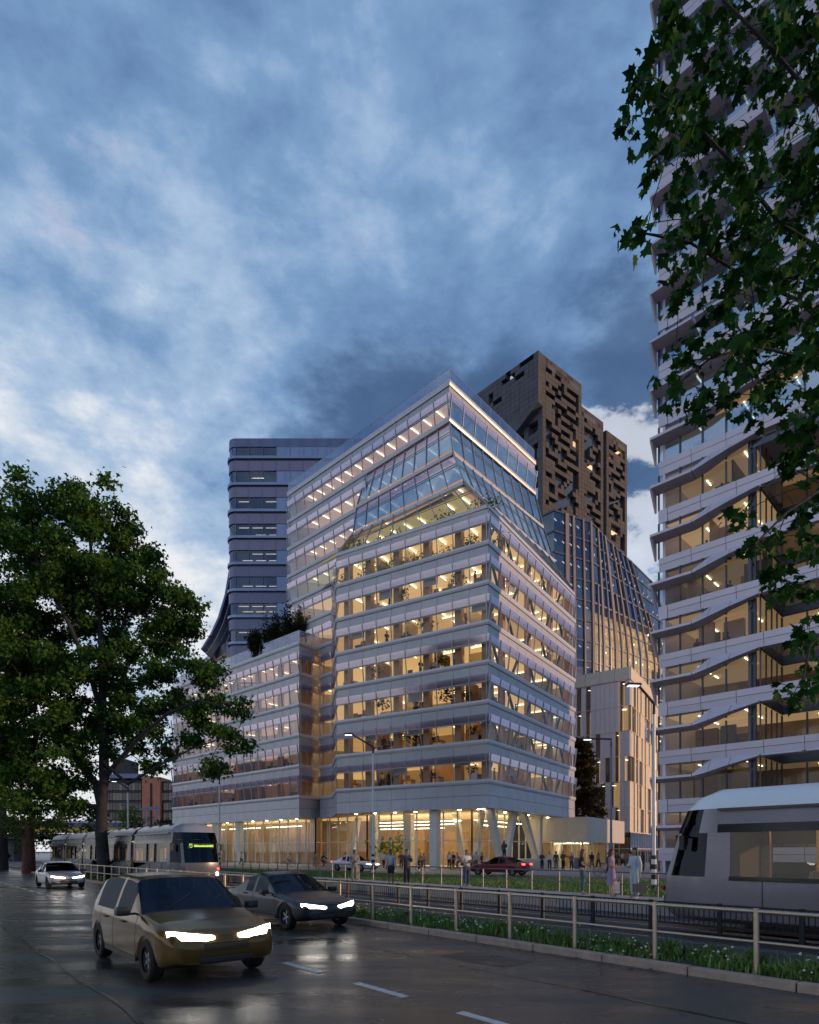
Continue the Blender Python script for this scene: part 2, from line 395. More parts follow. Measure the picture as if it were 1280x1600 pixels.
# painted lane dashes
dash = MB().box(-0.6, 0.6, -0.065, 0.065, 0.0, 0.006).mesh('lane_dash', m_paint)
lane = bpy.data.objects.new('lane_marking', None); C.objects.link(lane); lane['kind'] = 'structure'
for k in range(-3, 34):
    link('lane_dash', dash, lane, S(4.95 + 2.27 * k, 5.52, 0.002), STREET_ROT)
# repairs, seams and a manhole in the carriageway
m_tar = mat('tar_seam', (0.018, 0.017, 0.018), 0.22); m_patch = asphalt('patched_asphalt', (0.036, 0.034, 0.034), 0.25, 0.6, 1.6)
for i, (a, n_, la, ln_) in enumerate(((7.2, 8.2, 1.6, .9), (12.6, 6.7, 2.6, 1.1), (4.4, 2.0, 1.8, 1.2), (18.5, 8.6, 3.0, 1.2))):
    sheet('road_patch', [S(a, n_, .004), S(a, n_ + ln_, .004), S(a + la, n_ + ln_ * 1.03, .004), S(a + la, n_ - .04, .004)], m_patch)
for n_, a0, a1 in ((7.78, -6, 40), (2.3, -6, 40)):
    b = MB(); aa_ = a0; pv_ = 0
    pts = [(a0 + (a1 - a0) * i / 90, n_ + .03 * math.sin(i * .9) + random.uniform(-.015, .015)) for i in range(91)]
    for (p, q) in zip(pts[:-1], pts[1:]): w_ = random.uniform(.012, .03); b.quad(S(p[0], p[1] - w_, .008), S(q[0], q[1] - w_, .008), S(q[0], q[1] + w_, .008), S(p[0], p[1] + w_, .008))
    b.build('road_seam', m_tar, kind='structure')
for (a, n0) in ((8.4, 6.2), (5.6, 8.9), (14.8, 7.2)):
    b = MB(); x_, y_ = a, n0
    for _ in range(16):
        x2, y2 = x_ + random.uniform(-.05, .13), y_ + random.uniform(.03, .12); w_ = random.uniform(.004, .010)
        b.quad(S(x_ - w_, y_, .010), S(x_ + w_, y_, .010), S(x2 + w_, y2, .010), S(x2 - w_, y2, .010)); x_, y_ = x2, y2
    b.build('road_crack', m_tar, kind='structure')
# rails
for n in (12.12, 13.55, 15.62, 17.05):
    b = MB(); b.beam(S(-40, n, 0.035), S(150, n, 0.035), 0.08, 0.06); b.build('tram_rail', m_railm, kind='structure')
# platform: body plus edge slabs one by one
plat = sheet('tram_platform', [S(-20, 18.62, 0.33), S(-20, 21.7, 0.33), S(95, 21.7, 0.33), S(95, 18.62, 0.33)], m_plat, thick=0.36)
sl = MB().box(-0.49, 0.49, -0.3, 0.3, 0, 0.05).mesh('paving_slab', m_plat); bevel_me(sl, 0.008)
sl2 = MB().box(-0.49, 0.49, -0.49, 0.49, 0, 0.04).mesh('paving_slab', m_plat); bevel_me(sl2, 0.008)
for i in range(60):
    link('paving_slab', sl, plat, S(2 + i * 1.0, 18.93, 0.33 + random.uniform(0, 0.004)), STREET_ROT)
    if i < 32:
        for r_ in (19.76, 20.77): link('paving_slab', sl2, plat, S(2 + i * 1.0, r_, 0.328 + random.uniform(0, 0.006)), STREET_ROT)

def blades(name, P, H, Wd, lean, mats, mi, parent=None, kind='stuff', curve=True):
    """grass blades: P roots (n,3); two bent segments each"""
    n = len(P); an = rng.uniform(0, 2 * np.pi, n); ln = rng.uniform(0.2, 1, n) * lean
    d = np.stack([np.cos(an), np.sin(an), np.zeros(n)], 1); sd_ = np.stack([-np.sin(an), np.cos(an), np.zeros(n)], 1)
    up = np.array([0, 0, 1.0]); h = H[:, None]; wv = sd_ * Wd[:, None] / 2
    mid = P + up * h * 0.55 + d * (ln[:, None] * h * 0.3); tip = P + up * h * (1 - 0.25 * ln[:, None]) + d * (ln[:, None] * h * 0.95)
    V = np.stack([P - wv, P + wv, mid + wv * 0.8, mid - wv * 0.8, tip], 1).reshape(-1, 3)
    b = np.arange(n)[:, None] * 5
    T = np.concatenate([b + np.array([[0, 1, 2]]), b + np.array([[0, 2, 3]]), b + np.array([[3, 2, 4]])], 1).reshape(-1, 3)
    me = arr_mesh(name, V, T, mats, np.repeat(mi, 3))
    return link(name, me, parent, kind=kind)
# lawn grass beyond the platform
n = 60000
u = rng.random((n, 2)); u[:, 0] = u[:, 0] ** 1.6
A0, B0, G0 = [np.array(p) for p in gr_near]
fl = u.sum(1) > 1; u[fl] = 1 - u[fl]
P = A0 + (G0 - A0) * (u[:, :1]) + (B0 - A0) * u[:, 1:]
P[:, 2] = 0.27
P = P[(P[:, 1] > 14)]
cln = np.array([mnoise.noise(Vector((p[0] * 0.6, p[1] * 0.6, 0))) for p in P])
keep = cln > -0.45; P = P[keep]; cln = cln[keep]
blades('grass', P, (0.09 + 0.10 * rng.random(len(P))) * (1 + 0.5 * cln), 0.02 + 0.02 * rng.random(len(P)), 0.7, [m_blade, m_bladel], (rng.random(len(P)) < 0.3 + 0.3 * cln).astype(int))
# planting strip along the road kerb: low plants in clumps with pale flower heads
cl_a = np.concatenate([rng.uniform(-5, 22, 620), rng.uniform(22, 60, 260)]); cl_n = rng.uniform(10.42, 11.7, len(cl_a))
PP = []; HH = []; MI = []; FL = []
for a, nn in zip(cl_a, cl_n):
    k = int(rng.integers(18, 60)); sp = rng.uniform(0.04, 0.20); hh = rng.uniform(0.06, 0.30) * (0.75 + 0.5 * (mnoise.noise(Vector((a * 0.7, nn * 1.2, 3))) + 0.5))
    da = rng.normal(0, sp, k); dn = rng.normal(0, sp * 0.8, k)
    for i in range(k):
        q = S(a + da[i], min(max(nn + dn[i], 10.3), 11.78), 0.1); PP.append(q); HH.append(hh * rng.uniform(0.5, 1.2)); MI.append(int(rng.random() < 0.28))
    if rng.random() < 0.22:
        for _ in range(int(rng.integers(1, 5))):
            FL.append((a + rng.normal(0, 0.12), nn + rng.normal(0, 0.1), 0.1 + hh * rng.uniform(0.8, 1.25)))
PP = np.array([tuple(p) for p in PP])
blades('verge_plants', PP, np.array(HH), rng.uniform(0.014, 0.034, len(PP)), 0.95, [m_blade, m_bladel], np.array(MI))
ico = bmesh.new(); bmesh.ops.create_icosphere(ico, subdivisions=1, radius=1.0)
iv = np.array([tuple(v.co) for v in ico.verts]); itf = np.array([[v.index for v in f.verts] for f in ico.faces]); ico.free()
FP = np.array([tuple(S(*f)) for f in FL]); rr = rng.uniform(0.014, 0.03, len(FP))
V = (FP[:, None, :] + iv[None] * rr[:, None, None] * np.array([1, 1, 0.85])).reshape(-1, 3)
T = (np.arange(len(FP))[:, None, None] * len(iv) + itf[None]).reshape(-1, 3)
link('clover_flowers', arr_mesh('clover_flowers', V, T, m_flower), kind='stuff')
# ------------------------------------------------------------------ facade kit
class Pieces:
    """puts alike pieces under a thing one by one; past the limit they are joined into one part"""
    def __init__(s, root, name, limit=300): s.root = root; s.name = name; s.limit = limit; s.n = 0; s.mb = MB(); s.mats = []
    def put(s, me, M=None, loc=None, rot=0.0):
        if M is None: M = Matrix.Translation(loc) @ Matrix.Rotation(rot, 4, 'Z')
        s.n += 1
        if s.n <= s.limit:
            o = bpy.data.objects.new(s.name, me); C.objects.link(o); o.parent = s.root; o.matrix_local = M; return o
        base = 0
        mt = me.materials[0]
        if mt not in s.mats: s.mats.append(mt)
        s.mb.add([M @ v.co for v in me.vertices], [tuple(p.vertices) for p in me.polygons], s.mats.index(mt))
    def flush(s):
        if s.mb.v: s.mb.build(s.name, s.mats, s.root, kind='stuff')
V2 = lambda p, z=0.0: Vector((p[0], p[1], z))
def seg(A, B):
    A, B = V2(A), V2(B); d = B - A; L_ = d.length; d.normalize()
    return A, d, Vector((d.y, -d.x, 0)), L_, math.atan2(d.y, d.x)
def offset_poly(P, d):
    """ccw polygon pulled inwards by d"""
    n = len(P); out = []
    for i in range(n):
        a, b, c = Vector(P[i - 1][:2]), Vector(P[i][:2]), Vector(P[(i + 1) % n][:2])
        u = (b - a).normalized(); v = (c - b).normalized()
        n1 = Vector((-u.y, u.x)); n2 = Vector((-v.y, v.x)); m = (n1 + n2)
        k = d / max(0.25, 0.5 * m.dot(m)); out.append(tuple(b + m * k))
    return out
MC = {}
def cached(key, fn):
    if key not in MC: MC[key] = fn()
    return MC[key]
def thin(q, t=0.025):
    """glass pane from 4 corners (bl,br,tr,tl), outward side first; t deep"""
    a, b, c, d = [Vector(p) for p in q]; nn = (b - a).cross(d - a).normalized() * t
    bb = MB(); bb.hexa([a - nn, b - nn, c - nn, d - nn, a, b, c, d]); return bb

class Kit:
    def __init__(s, root, lim=300):
        s.root = root
        s.pane = Pieces(root, 'window_pane', lim); s.frit = Pieces(root, 'fritted_pane', lim)
        s.span = Pieces(root, 'spandrel_panel', lim); s.frame = MB(); s.strip = Pieces(root, 'ceiling_light', lim)
        s.col = Pieces(root, 'column', lim); s.brace = Pieces(root, 'brace', lim)
    def flush(s, fm=None):
        for p in (s.pane, s.frit, s.span, s.strip, s.col, s.brace): p.flush()
        if s.frame.v: s.frame.build('window_frame', fm or m_framel, s.root, kind='stuff')
    def band(s, A, B, z, H, nm, mA=0, mB=0, gm=None, tilt=0.30, clear=1.66, skin=2.34, ledge=True, ph=0.42, pm=None, lm=None, fr=True, span=True):
        """one storey of glass band and metal spandrel; mA/mB = 1 where the end meets another facade at an outer corner"""
        A, d, nr, Lg, ang = seg(A, B); gm = gm or m_glass_r; pm = pm or m_panel; lm = lm or m_ledge
        w = Lg / nm; q = lambda x, off, zz: A + d * x + nr * off + Vector((0, 0, z + zz))
        for i in range(nm):
            x0, x1 = i * w, (i + 1) * w
            eA, eB = (mA if i == 0 else 0), (mB if i == nm - 1 else 0)
            def pm_(z0, z1, o0, o1, mt, nmn, t=0.025):
                def mk():
                    bb = thin([(0.0 - eA * o0, -o0, z0), (w + eB * o0, -o0, z0), (w + eB * o1, -o1, z1), (0.0 - eA * o1, -o1, z1)], t)
                    return bb.mesh(nmn, mt)
                return cached((nmn, mt.name, round(w, 3), z0, z1, o0, o1, eA, eB), mk)
            M = Matrix.Translation(A + d * x0 + Vector((0, 0, z))) @ Matrix.Rotation(ang, 4, 'Z')
            oc = tilt * clear / skin
            s.pane.put(pm_(0.03, clear, 0.06, 0.06 + oc, gm, 'window_pane'), M)
            if skin > clear: s.frit.put(pm_(clear + 0.02, skin, 0.06 + oc, 0.06 + tilt, m_frit, 'fritted_pane'), M)
            if span:
                def mks():
                    bb = thin([(0.02 - eA * 0.05, -0.03, clear - 0.02), (w - 0.02 + eB * 0.05, -0.03, clear - 0.02), (w - 0.02 + eB * 0.12, -0.10, H - ph - 0.02), (0.012 - eA * 0.12, -0.10, H - ph - 0.02)], 0.08)
                    return bb.mesh('spandrel_panel', pm)
                s.span.put(cached(('sp', pm.name, round(w, 3), clear, H, eA, eB, ph), mks), M)
        if fr:
            for i in range(nm + 1):
                x = i * w
                s.frame.beam(q(x, 0.05, 0.0), q(x, 0.05 + tilt, skin), 0.055, 0.13, up=nr)
            s.frame.beam(q(0, 0.06 + oc, clear), q(Lg, 0.06 + oc, clear), 0.05, 0.05)
            s.frame.beam(q(0, 0.06 + oc * 0.9, clear * 0.9), q(Lg, 0.06 + oc * 0.9, clear * 0.9), 0.02, 0.02)
        if ledge: s.ledge(A, B, z, ph, mA, mB, lm)
    def ledge(s, A, B, z, ph=0.42, mA=0, mB=0, lm=None, out=0.26):
        A, d, nr, Lg, ang = seg(A, B); bb = MB()
        def ring(o, zz): return [(-mA * o, -o, zz), (Lg + mB * o, -o, zz)]
        a = ring(-0.25, -ph); b = ring(out - 0.06, -ph); c = ring(out, -ph * 0.55); e = ring(out, -0.02); f = ring(-0.25, 0.0)
        rs = [a, b, c, e, f]; vs = [p for r_ in rs for p in r_]
        fs = [(2 * i, 2 * i + 1, 2 * i + 3, 2 * i + 2) for i in range(4)] + [(8, 9, 1, 0), (0, 2, 4, 6, 8), (9, 7, 5, 3, 1)]
        bb.add(vs, fs); me = bb.mesh('ledge', lm or m_ledge)
        o = link('ledge', me, s.root); o.location = A + Vector((0, 0, z)); o.rotation_euler = (0, 0, ang)
    def lights(s, A, B, z, n, depth=(1.3, 4.6), ln=1.9, sm=None, wd=0.09, skip=0.0):
        A, d, nr, Lg, ang = seg(A, B); w = Lg / n
        me = cached(('strip', ln, wd, (sm or m_strip).name), lambda: MB().box(-wd / 2, wd / 2, 0, ln, 0, 0.05).mesh('ceiling_light', sm or m_strip))
        for dp in depth:
            for i in range(n):
                if random.random() < (skip if dp < 3.5 else max(skip, .6)): continue
                s.strip.put(me, loc=A + d * ((i + 0.55) * w) - nr * dp + Vector((0, 0, z)), rot=ang)
    def columns(s, A, B, z, H, n, first=0, step=2, inset=0.75, sz=0.7, cm=None):
        A, d, nr, Lg, ang = seg(A, B); w = Lg / n; cm = cm or m_woodcol
        me = cached(('col', sz, H, cm.name), lambda: MB().box(-sz / 2, sz / 2, -sz / 2, sz / 2, 0, H).mesh('column', cm))
        for i in range(first, n + 1, step):
            s.col.put(me, loc=A + d * (min(max(i * w, sz), Lg - sz) + 0.25) - nr * inset + Vector((0, 0, z)), rot=ang)

def parapet(root, A, B, z, h, n, gm, mA=0, mB=0):
    A, d, nr, Lg, ang = seg(A, B); w = Lg / n
    me = cached(('par', round(w, 3), h, gm.name), lambda: thin([(0.02, -0.02, 0.02), (w - 0.02, -0.02, 0.02), (w - 0.02, -0.05, h), (0.02, -0.05, h)], 0.03).mesh('parapet_panel', gm))
    b = MB()
    for i in range(n):
        o = link('parapet_panel', me, root, A + d * (i * w) + Vector((0, 0, z)), ang)
    for i in range(n + 1): b.beam(A + d * (i * w) - nr * 0.03 + Vector((0, 0, z)), A + d * (i * w) - nr * 0.03 + Vector((0, 0, z + h)), 0.07, 0.07)
    b.beam(A + Vector((0, 0, z + h)) , A + d * Lg + Vector((0, 0, z + h)), 0.06, 0.05)
    b.build('parapet_frame', m_ledge, root)

def storey(root, poly, z0, zc, cm, core=None, inset=0.4, corem=None, slabt=0.3):
    """floor slab, self-glowing ceiling and core of one storey"""
    pin = offset_poly(poly, inset)
    MB().prism(pin, z0 - slabt - 0.1, z0 - 0.1).build('floor_slab', m_slab, root)
    b = MB(); b.add([(p[0], p[1], zc) for p in pin][::-1], [tuple(range(len(pin)))]); b.build('ceiling', cm, root)
    if core:
        MB().prism(core, z0 - 0.09, zc - 0.01).build('core_wall', corem or m_core, root)

# ------------------------------------------------------------------ main office block
FH = 3.68
SILL = [8.76, 12.44, 16.12, 19.80, 23.48, 27.16, 30.84, 34.20, 37.75, 41.30, 44.85, 48.50]
U0, UC, UR = (-15.7, 79.7), (3.93, 60.8), (14.86, 73.2)
KX = (-9.07, 73.3); L0, C0, R0 = (-7.8, 66.4), (7.24, 57.0), (20.5, 76.6)
BK1 = (8.0, 86.0)
LV = {7: (L0, C0, R0), 8: ((-6.33, 69.0), (5.24, 59.3), (17.7, 75.3)), 9: ((-5.96, 69.8), (4.25, 60.4), (16.1, 74.2)), 10: ((-4.75, 69.15), UC, UR)}
PLN = {7: KX, 8: (-6.6, 70.95), 9: (-6.15, 70.5), 10: (-4.8, 69.2)}
lowpoly = [U0, KX, L0, C0, R0, BK1]
main = thing('office_block', 'large silver office block with stepped slanting glass storeys in the centre', 'building', (6, 68, 0.2))
MO = Vector((6, 68, 0.2))
# parts are built in world coordinates and carried by an inner offset: keep the thing's base at the building's foot
def rebase(root):
    off = Vector(root.location)
    root_children = kids(root)
    for c in root_children:
        c.location = Vector(c.location) - off
kit = Kit(main)
m_drkwall = mat('brown_partition', (0.16, 0.09, 0.06), 0.7, var=.2); m_blind = mat('roller_blind', (0.50, 0.46, 0.42), 0.8)
CEILS = [m_ceil, mat('painted_glow_ceiling_b', (0.75, 0.66, 0.50), 0.8, var=0.15, vscale=0.4, emit=(1.0, 0.58, 0.20), estr=0.42), mat('painted_glow_ceiling_c', (0.75, 0.66, 0.50), 0.8, var=0.15, vscale=0.4, emit=(1.0, 0.62, 0.25), estr=0.55)]  # further ceilings with room light put into their emission
core_lo = [(-3.5, 74.5), (7.0, 68.0), (12.5, 76.5), (4.0, 82.5)]
for k in range(0, 7):
    z = SILL[k]; H = SILL[k + 1] - z; garden = (k == 6)
    kit.band(L0, C0, z, H, 10, 0, 1, gm=m_glass)
    kit.band(C0, R0, z, H, 11, 1, 0, gm=m_glass)
    kit.band(KX, L0, z, H, 3, 0, 0, gm=m_glass_r, fr=False)
    if k >= 5: kit.band(U0, KX, z, H, 5, 0, 0, gm=m_glass_r)
    else: kit.band((-10.85, 75.05), KX, z, H, 1, 0, 0, gm=m_glass)
    storey(main, lowpoly, z, z + 2.78, CEILS[k % 3], core_lo)
    for (P_, Q_) in ((L0, C0), (C0, R0)):       # dividing walls of meeting rooms, blinds drawn here and there
        A_, d_, nr_, Lg_, an_ = seg(P_, Q_)
        for q in range(3):
            if random.random() < .6:
                x_ = random.choice((2, 4, 6, 8)) * Lg_ / 10 + .4; p0 = A_ + d_ * x_ - nr_ * 1.9; p1 = p0 - nr_ * random.uniform(2.2, 3.6); zz = Vector((0, 0, z + 1.32))
                MB().beam(p0 + zz, p1 + zz, .14, 2.8).build('partition_wall', random.choice((m_woodcol, m_core, m_furn, m_drkwall)), main)
        n_ = 10 if P_ == L0 else 11
        for q in range(n_):
            if random.random() < .10:
                h_ = random.uniform(.3, 1.1); w_ = Lg_ / n_
                me = MB().box(.08, w_ - .08, .16, .19, 1.9 - h_, 1.95).mesh('blind', m_blind); o = link('blind', me, main, A_ + d_ * (q * w_) + Vector((0, 0, z)), an_)
    kit.lights(L0, C0, z + 2.62, 10)
    kit.lights(C0, R0, z + 2.62, 11, depth=(1.6, 5.0), skip=0.3)
    kit.columns(L0, C0, z - 0.1, 2.86, 10)
    kit.columns(C0, R0, z - 0.1, 2.86, 11, first=2, step=3, sz=0.55)
    A, d, nr, Lg, ang = seg(C0, R0)
    for j in range(5):
        x0 = 0.5 + j * 4.5 + (1.2 if k % 2 else 0); x1 = x0 + 2.1
        if x1 > Lg - 0.5: continue
        a = A + d * x0 - nr * 0.5 + Vector((0, 0, z - 0.1)); b_ = A + d * x1 - nr * 0.5 + Vector((0, 0, z + 2.7))
        if (j + k) % 2: a.z, b_.z = b_.z, a.z
        me = MB().beam(a, b_, 0.22, 0.2).mesh('brace', m_brace); kit.brace.put(me, Matrix.Identity(4))
# slanting storeys between the front block and the top block
def slant(A0, A1, z0, B0, B1, z1, n, gm, low=0.0, cl=0.62, sm=None):
    A0, A1, B0, B1 = V2(A0, z0), V2(A1, z0), V2(B0, z1), V2(B1, z1)
    pt = lambda u, v: (A0.lerp(A1, u)).lerp(B0.lerp(B1, u), v)
    nrm = (A1 - A0).cross(B0 - A0).normalized()
    for i in range(n):
        u0, u1 = i / n, (i + 1) / n
        for (v0, v1, mt, pc, nm_) in ((0.10, cl, gm, kit.pane, 'window_pane'), (cl + 0.01, 0.985, sm or m_frit, kit.frit, 'fritted_pane')):
            q = [pt(u0, v0), pt(u1, v0), pt(u1, v1), pt(u0, v1)]; o = q[0].copy()
            me = thin([p - o for p in q], 0.03).mesh(nm_, mt); pc.put(me, Matrix.Translation(o))
    for i in range(n + 1): kit.frame.beam(pt(i / n, 0.0) + nrm * 0.02, pt(i / n, 1.0) + nrm * 0.02, 0.07, 0.16, up=nrm)
    for v in (cl, cl - 0.07): kit.frame.beam(pt(0, v), pt(1, v), 0.04, 0.06, up=nrm)
    o = A0.copy(); dd = (A1 - A0)
    b = MB(); h = Vector((0, 0, 0.34)); g = nrm.copy(); g.z = 0; g.normalize(); g *= 0.14
    b.hexa([A0 - g * 2 - h, A1 - g * 2 - h, A1 + g - h, A0 + g - h, A0 - g * 2, A1 - g * 2, A1 + g, A0 + g]); b.build('ledge', m_ledge, main)
for k in (7, 8, 9):
    (La, Ca, Ra), (Lb, Cb, Rb) = LV[k], LV[k + 1]; z0, z1 = SILL[k], SILL[k + 1]
    slant(La, Ca, z0, Lb, Cb, z1, 10 if k == 7 else 8, m_glass if k == 7 else m_glass_b, sm=m_glass if k == 7 else None)
    slant(Ca, Ra, z0, Cb, Rb, z1, 11 if k < 9 else 9, m_glass_b, sm=m_glass_b)
    tt = {7: 10.0, 8: 9.6, 9: 8.3}[k]; Pk = (3.93 - 1.04 * tt, 60.8 + tt)
    ka, kc = PLN[k], PLN[k + 1]; q4 = [(ka[0], ka[1], z0), (La[0], La[1], z0), (Lb[0], Lb[1], z1), (kc[0], kc[1], z1)]
    MB().add(q4 + [(p[0] + .08, p[1] + .02, p[2]) for p in q4], [(0, 1, 2, 3), (7, 6, 5, 4), (0, 4, 5, 1), (1, 5, 6, 2), (2, 6, 7, 3), (3, 7, 4, 0)]).build('end_gable', m_panel, main)
    kit.band(U0, Pk, z0, z1 - z0, {7: 6, 8: 7, 9: 7}[k], 0, 0, gm=m_glass_r)
    pl = [U0, (La[0], La[1] + 0.2), Cb if k > 7 else (6.0, 58.6), (Rb[0], Rb[1]), BK1]
    storey(main, [U0, (Lb[0], Lb[1]), Cb, Rb, BK1], z0, z1 - 0.75, m_ceil_gard if k == 7 else m_ceil_dim, core_lo)
    kit.lights(U0, Pk, z1 - 0.9, {7: 6, 8: 7, 9: 7}[k], depth=(1.0,), ln=1.3)
    kit.lights(Lb, Cb, z1 - 0.9, 8, depth=(1.0, 3.6), ln=1.3, skip=0.3)
# top storey
z = SILL[10]; H = SILL[11] - z
kit.band(U0, UC, z, H, 15, 0, 1, gm=m_glass_r); kit.band(UC, UR, z, H, 8, 1, 0, gm=m_glass_b)
storey(main, [U0, UC, UR, BK1], z, z + 2.7, m_ceil_dim, core_lo)
kit.lights(U0, UC, z + 2.55, 15, depth=(1.0,), ln=1.3); kit.columns(UC, UR, z - 0.1, 2.8, 8, first=1, step=2, sz=0.5)
A, d, nr, Lg, ang = seg(UC, UR)
for j in range(4):
    a = A + d * (2.5 + 3.4 * j) - nr * 0.6 + Vector((0, 0, z)); b_ = a + d * 2.2 + Vector((0, 0, 2.6))
    kit.brace.put(MB().beam(a, b_, 0.16, 0.16).mesh('brace', m_brace), Matrix.Identity(4))
zr = SILL[11]
kit.ledge(U0, UC, zr, 0.5, 0, 1); kit.ledge(UC, UR, zr, 0.5, 1, 0)
MB().prism(offset_poly([U0, UC, UR, BK1], 0.2), zr - 0.5, zr - 0.03).build('roof', m_conc, main)
parapet(main, U0, UC, zr, 1.3, 15, m_parg); parapet(main, UC, UR, zr, 1.3, 9, m_parg)
# roof of the front block's projecting part is the slanting glass; back walls close the block
for P_, Q_, za, zb in ((R0, BK1, 8.3, 34.2), (UR, BK1, 34.2, zr), (BK1, U0, 8.3, zr)):
    b = MB(); A, d, nr, Lg, ang = seg(P_, Q_); p = A - nr * 0.5; q = A + d * Lg - nr * 0.5
    b.hexa([(p.x, p.y, za), (q.x, q.y, za), (q.x + nr.x * .3, q.y + nr.y * .3, za), (p.x + nr.x * .3, p.y + nr.y * .3, za), (p.x, p.y, zb), (q.x, q.y, zb), (q.x + nr.x * .3, q.y + nr.y * .3, zb), (p.x + nr.x * .3, p.y + nr.y * .3, zb)])
    b.build('back_wall', m_panel, main)
# deep apron over the open ground storey
ZS = 6.09
def apron(root, span, A, B, n, z0, z1, mA=0, mB=0, split=0.52):
    A, d, nr, Lg, ang = seg(A, B); w = Lg / n; zm = z0 + (z1 - z0) * split
    for i in range(n):
        eA, eB = (mA if i == 0 else 0), (mB if i == n - 1 else 0)
        for (za, zb, oa, ob) in ((z0, zm - 0.015, 0.16, 0.10), (zm + 0.015, z1, 0.12, 0.10)):
            me = cached(('apr', round(w, 3), za, zb, eA, eB), lambda: thin([(0.01 - eA * oa, -oa, za), (w - 0.01 + eB * oa, -oa, za), (w - 0.01 + eB * ob, -ob, zb), (0.01 - eA * ob, -ob, zb)], 0.1).mesh('spandrel_panel', m_panel))
            span.put(me, Matrix.Translation(A + d * (i * w)) @ Matrix.Rotation(ang, 4, 'Z'))
kit.span.limit += 60
apron(main, kit.span, L0, C0, 10, ZS, SILL[0] - 0.43, 0, 1); apron(main, kit.span, C0, R0, 11, ZS, SILL[0] - 0.43, 1, 0)
apron(main, kit.span, KX, L0, 3, ZS, SILL[0] - 0.43); apron(main, kit.span, (-10.85, 75.05), KX, 1, ZS, SILL[0] - 0.43)
b = MB(); sp_ = offset_poly(lowpoly, 0.05); b.add([(p[0], p[1], ZS + 0.02) for p in sp_][::-1], [tuple(range(6))])
b.build('soffit', m_soffit, main)
# glazed lobby
lob = offset_poly([U0, KX, L0, C0, R0, BK1], 3.4)
lobby_pane = Pieces(main, 'lobby_pane'); posts = MB()
def shopfront(root, pieces, posts, A, B, n, z0, z1, zt, gm, off=0.0):
    A, d, nr, Lg, ang = seg(A, B); w = Lg / n
    for (za, zb) in ((z0, zt - 0.04), (zt + 0.04, z1)):
        me = cached(('lob', round(w, 3), za, zb, gm.name), lambda: thin([(0.03, 0, za), (w - 0.03, 0, za), (w - 0.03, 0, zb), (0.03, 0, zb)], 0.03).mesh(pieces.name, gm))
        for i in range(n): pieces.put(me, Matrix.Translation(A + d * (i * w)) @ Matrix.Rotation(ang, 4, 'Z'))
    for i in range(n + 1): posts.beam(A + d * (i * w) + Vector((0, 0, z0)), A + d * (i * w) + Vector((0, 0, z1)), 0.09, 0.16)
    posts.beam(A + Vector((0, 0, zt)), A + d * Lg + Vector((0, 0, zt)), 0.09, 0.09)
    posts.beam(A + Vector((0, 0, z0 + 0.04)), A + d * Lg + Vector((0, 0, z0 + 0.04)), 0.1, 0.09)
LA, LB, LC_, LD = (-9.9, 76.2), (lob[2][0], lob[2][1]), (lob[3][0], lob[3][1]), (lob[4][0], lob[4][1])
shopfront(main, lobby_pane, posts, LB, LC_, 8, 0.34, ZS, 3.15, m_glass)
shopfront(main, lobby_pane, posts, LC_, LD, 9, 0.34, ZS, 3.15, m_glass)
shopfront(main, lobby_pane, posts, LA, LB, 4, 0.34, ZS, 3.15, m_glass)
posts.build('lobby_frame', m_post, main, kind='stuff')
MB().prism(offset_poly([LA, LB, LC_, LD, BK1, U0], 0.0), 0.2, 0.34).build('lobby_floor', m_conc, main)
bk = MB(); lc = MB(); lcp = offset_poly([LA, LB, LC_, LD, BK1, U0], 0.15); lc.add([(p[0], p[1], ZS - .06) for p in lcp][::-1], [tuple(range(6))]); lc.build('lobby_ceiling', m_ceil, main)  # glowing ceiling added to brighten the lobby
for (xa, ya, xb, yb, h) in ((-3.5, 79.5, 2.0, 76.0, 5.2), (3.2, 75.0, 7.0, 72.6, 4.0), (8.5, 74.5, 11.2, 79.0, 4.6), (-8.0, 82.5, -4.5, 80.2, 5.6)):
    a = Vector((xa, ya, 0.34)); c = Vector((xb, yb, 0.34)); bk.beam(a + Vector((0, 0, h / 2)), c + Vector((0, 0, h / 2)), 0.5, h)
bk.build('timber_wall', m_wood, main)
MB().prism(offset_poly([(-13, 83.5), (9, 76.0), (13.5, 80.5), (8.0, 84.6), (-13.0, 86.0)], 0.1), 0.345, ZS).build('lobby_core', m_core, main)
m_lobstrip = mat('lobby_strip_light', (0.9, 0.9, 0.85), 0.5, emit=(1.0, 0.88, 0.55), estr=9.0)
for (xa, ya, xb, yb, zz) in ((-4.2, 71.5, 5.5, 65.3, 5.3), (-4.6, 73.0, 5.3, 66.8, 5.0), (-3.5, 75.0, 4.0, 70.4, 4.7), (6.8, 64.2, 14.6, 75.4, 5.3), (8.0, 67.5, 12.4, 73.8, 4.9)):
    MB().beam((xa, ya, zz), (xb, yb, zz), 0.14, 0.07).build('lobby_light', m_lobstrip, main)
m_down = mat('soffit_downlight', (0.9, 0.9, 0.85), 0.5, emit=(1.0, 0.80, 0.50), estr=28.0)
dl = MB().lathe([(0.001, 0), (0.16, 0), (0.16, 0.03)], seg=8).mesh('downlight', m_down)
for (P_, Q_, n) in ((L0, C0, 7), (C0, R0, 8)):
    A, d, nr, Lg, ang = seg(P_, Q_)
    for i in range(n): link('downlight', dl, main, A + d * ((i + 0.5) * Lg / n) - nr * 1.7 + Vector((0, 0, ZS - 0.03)))
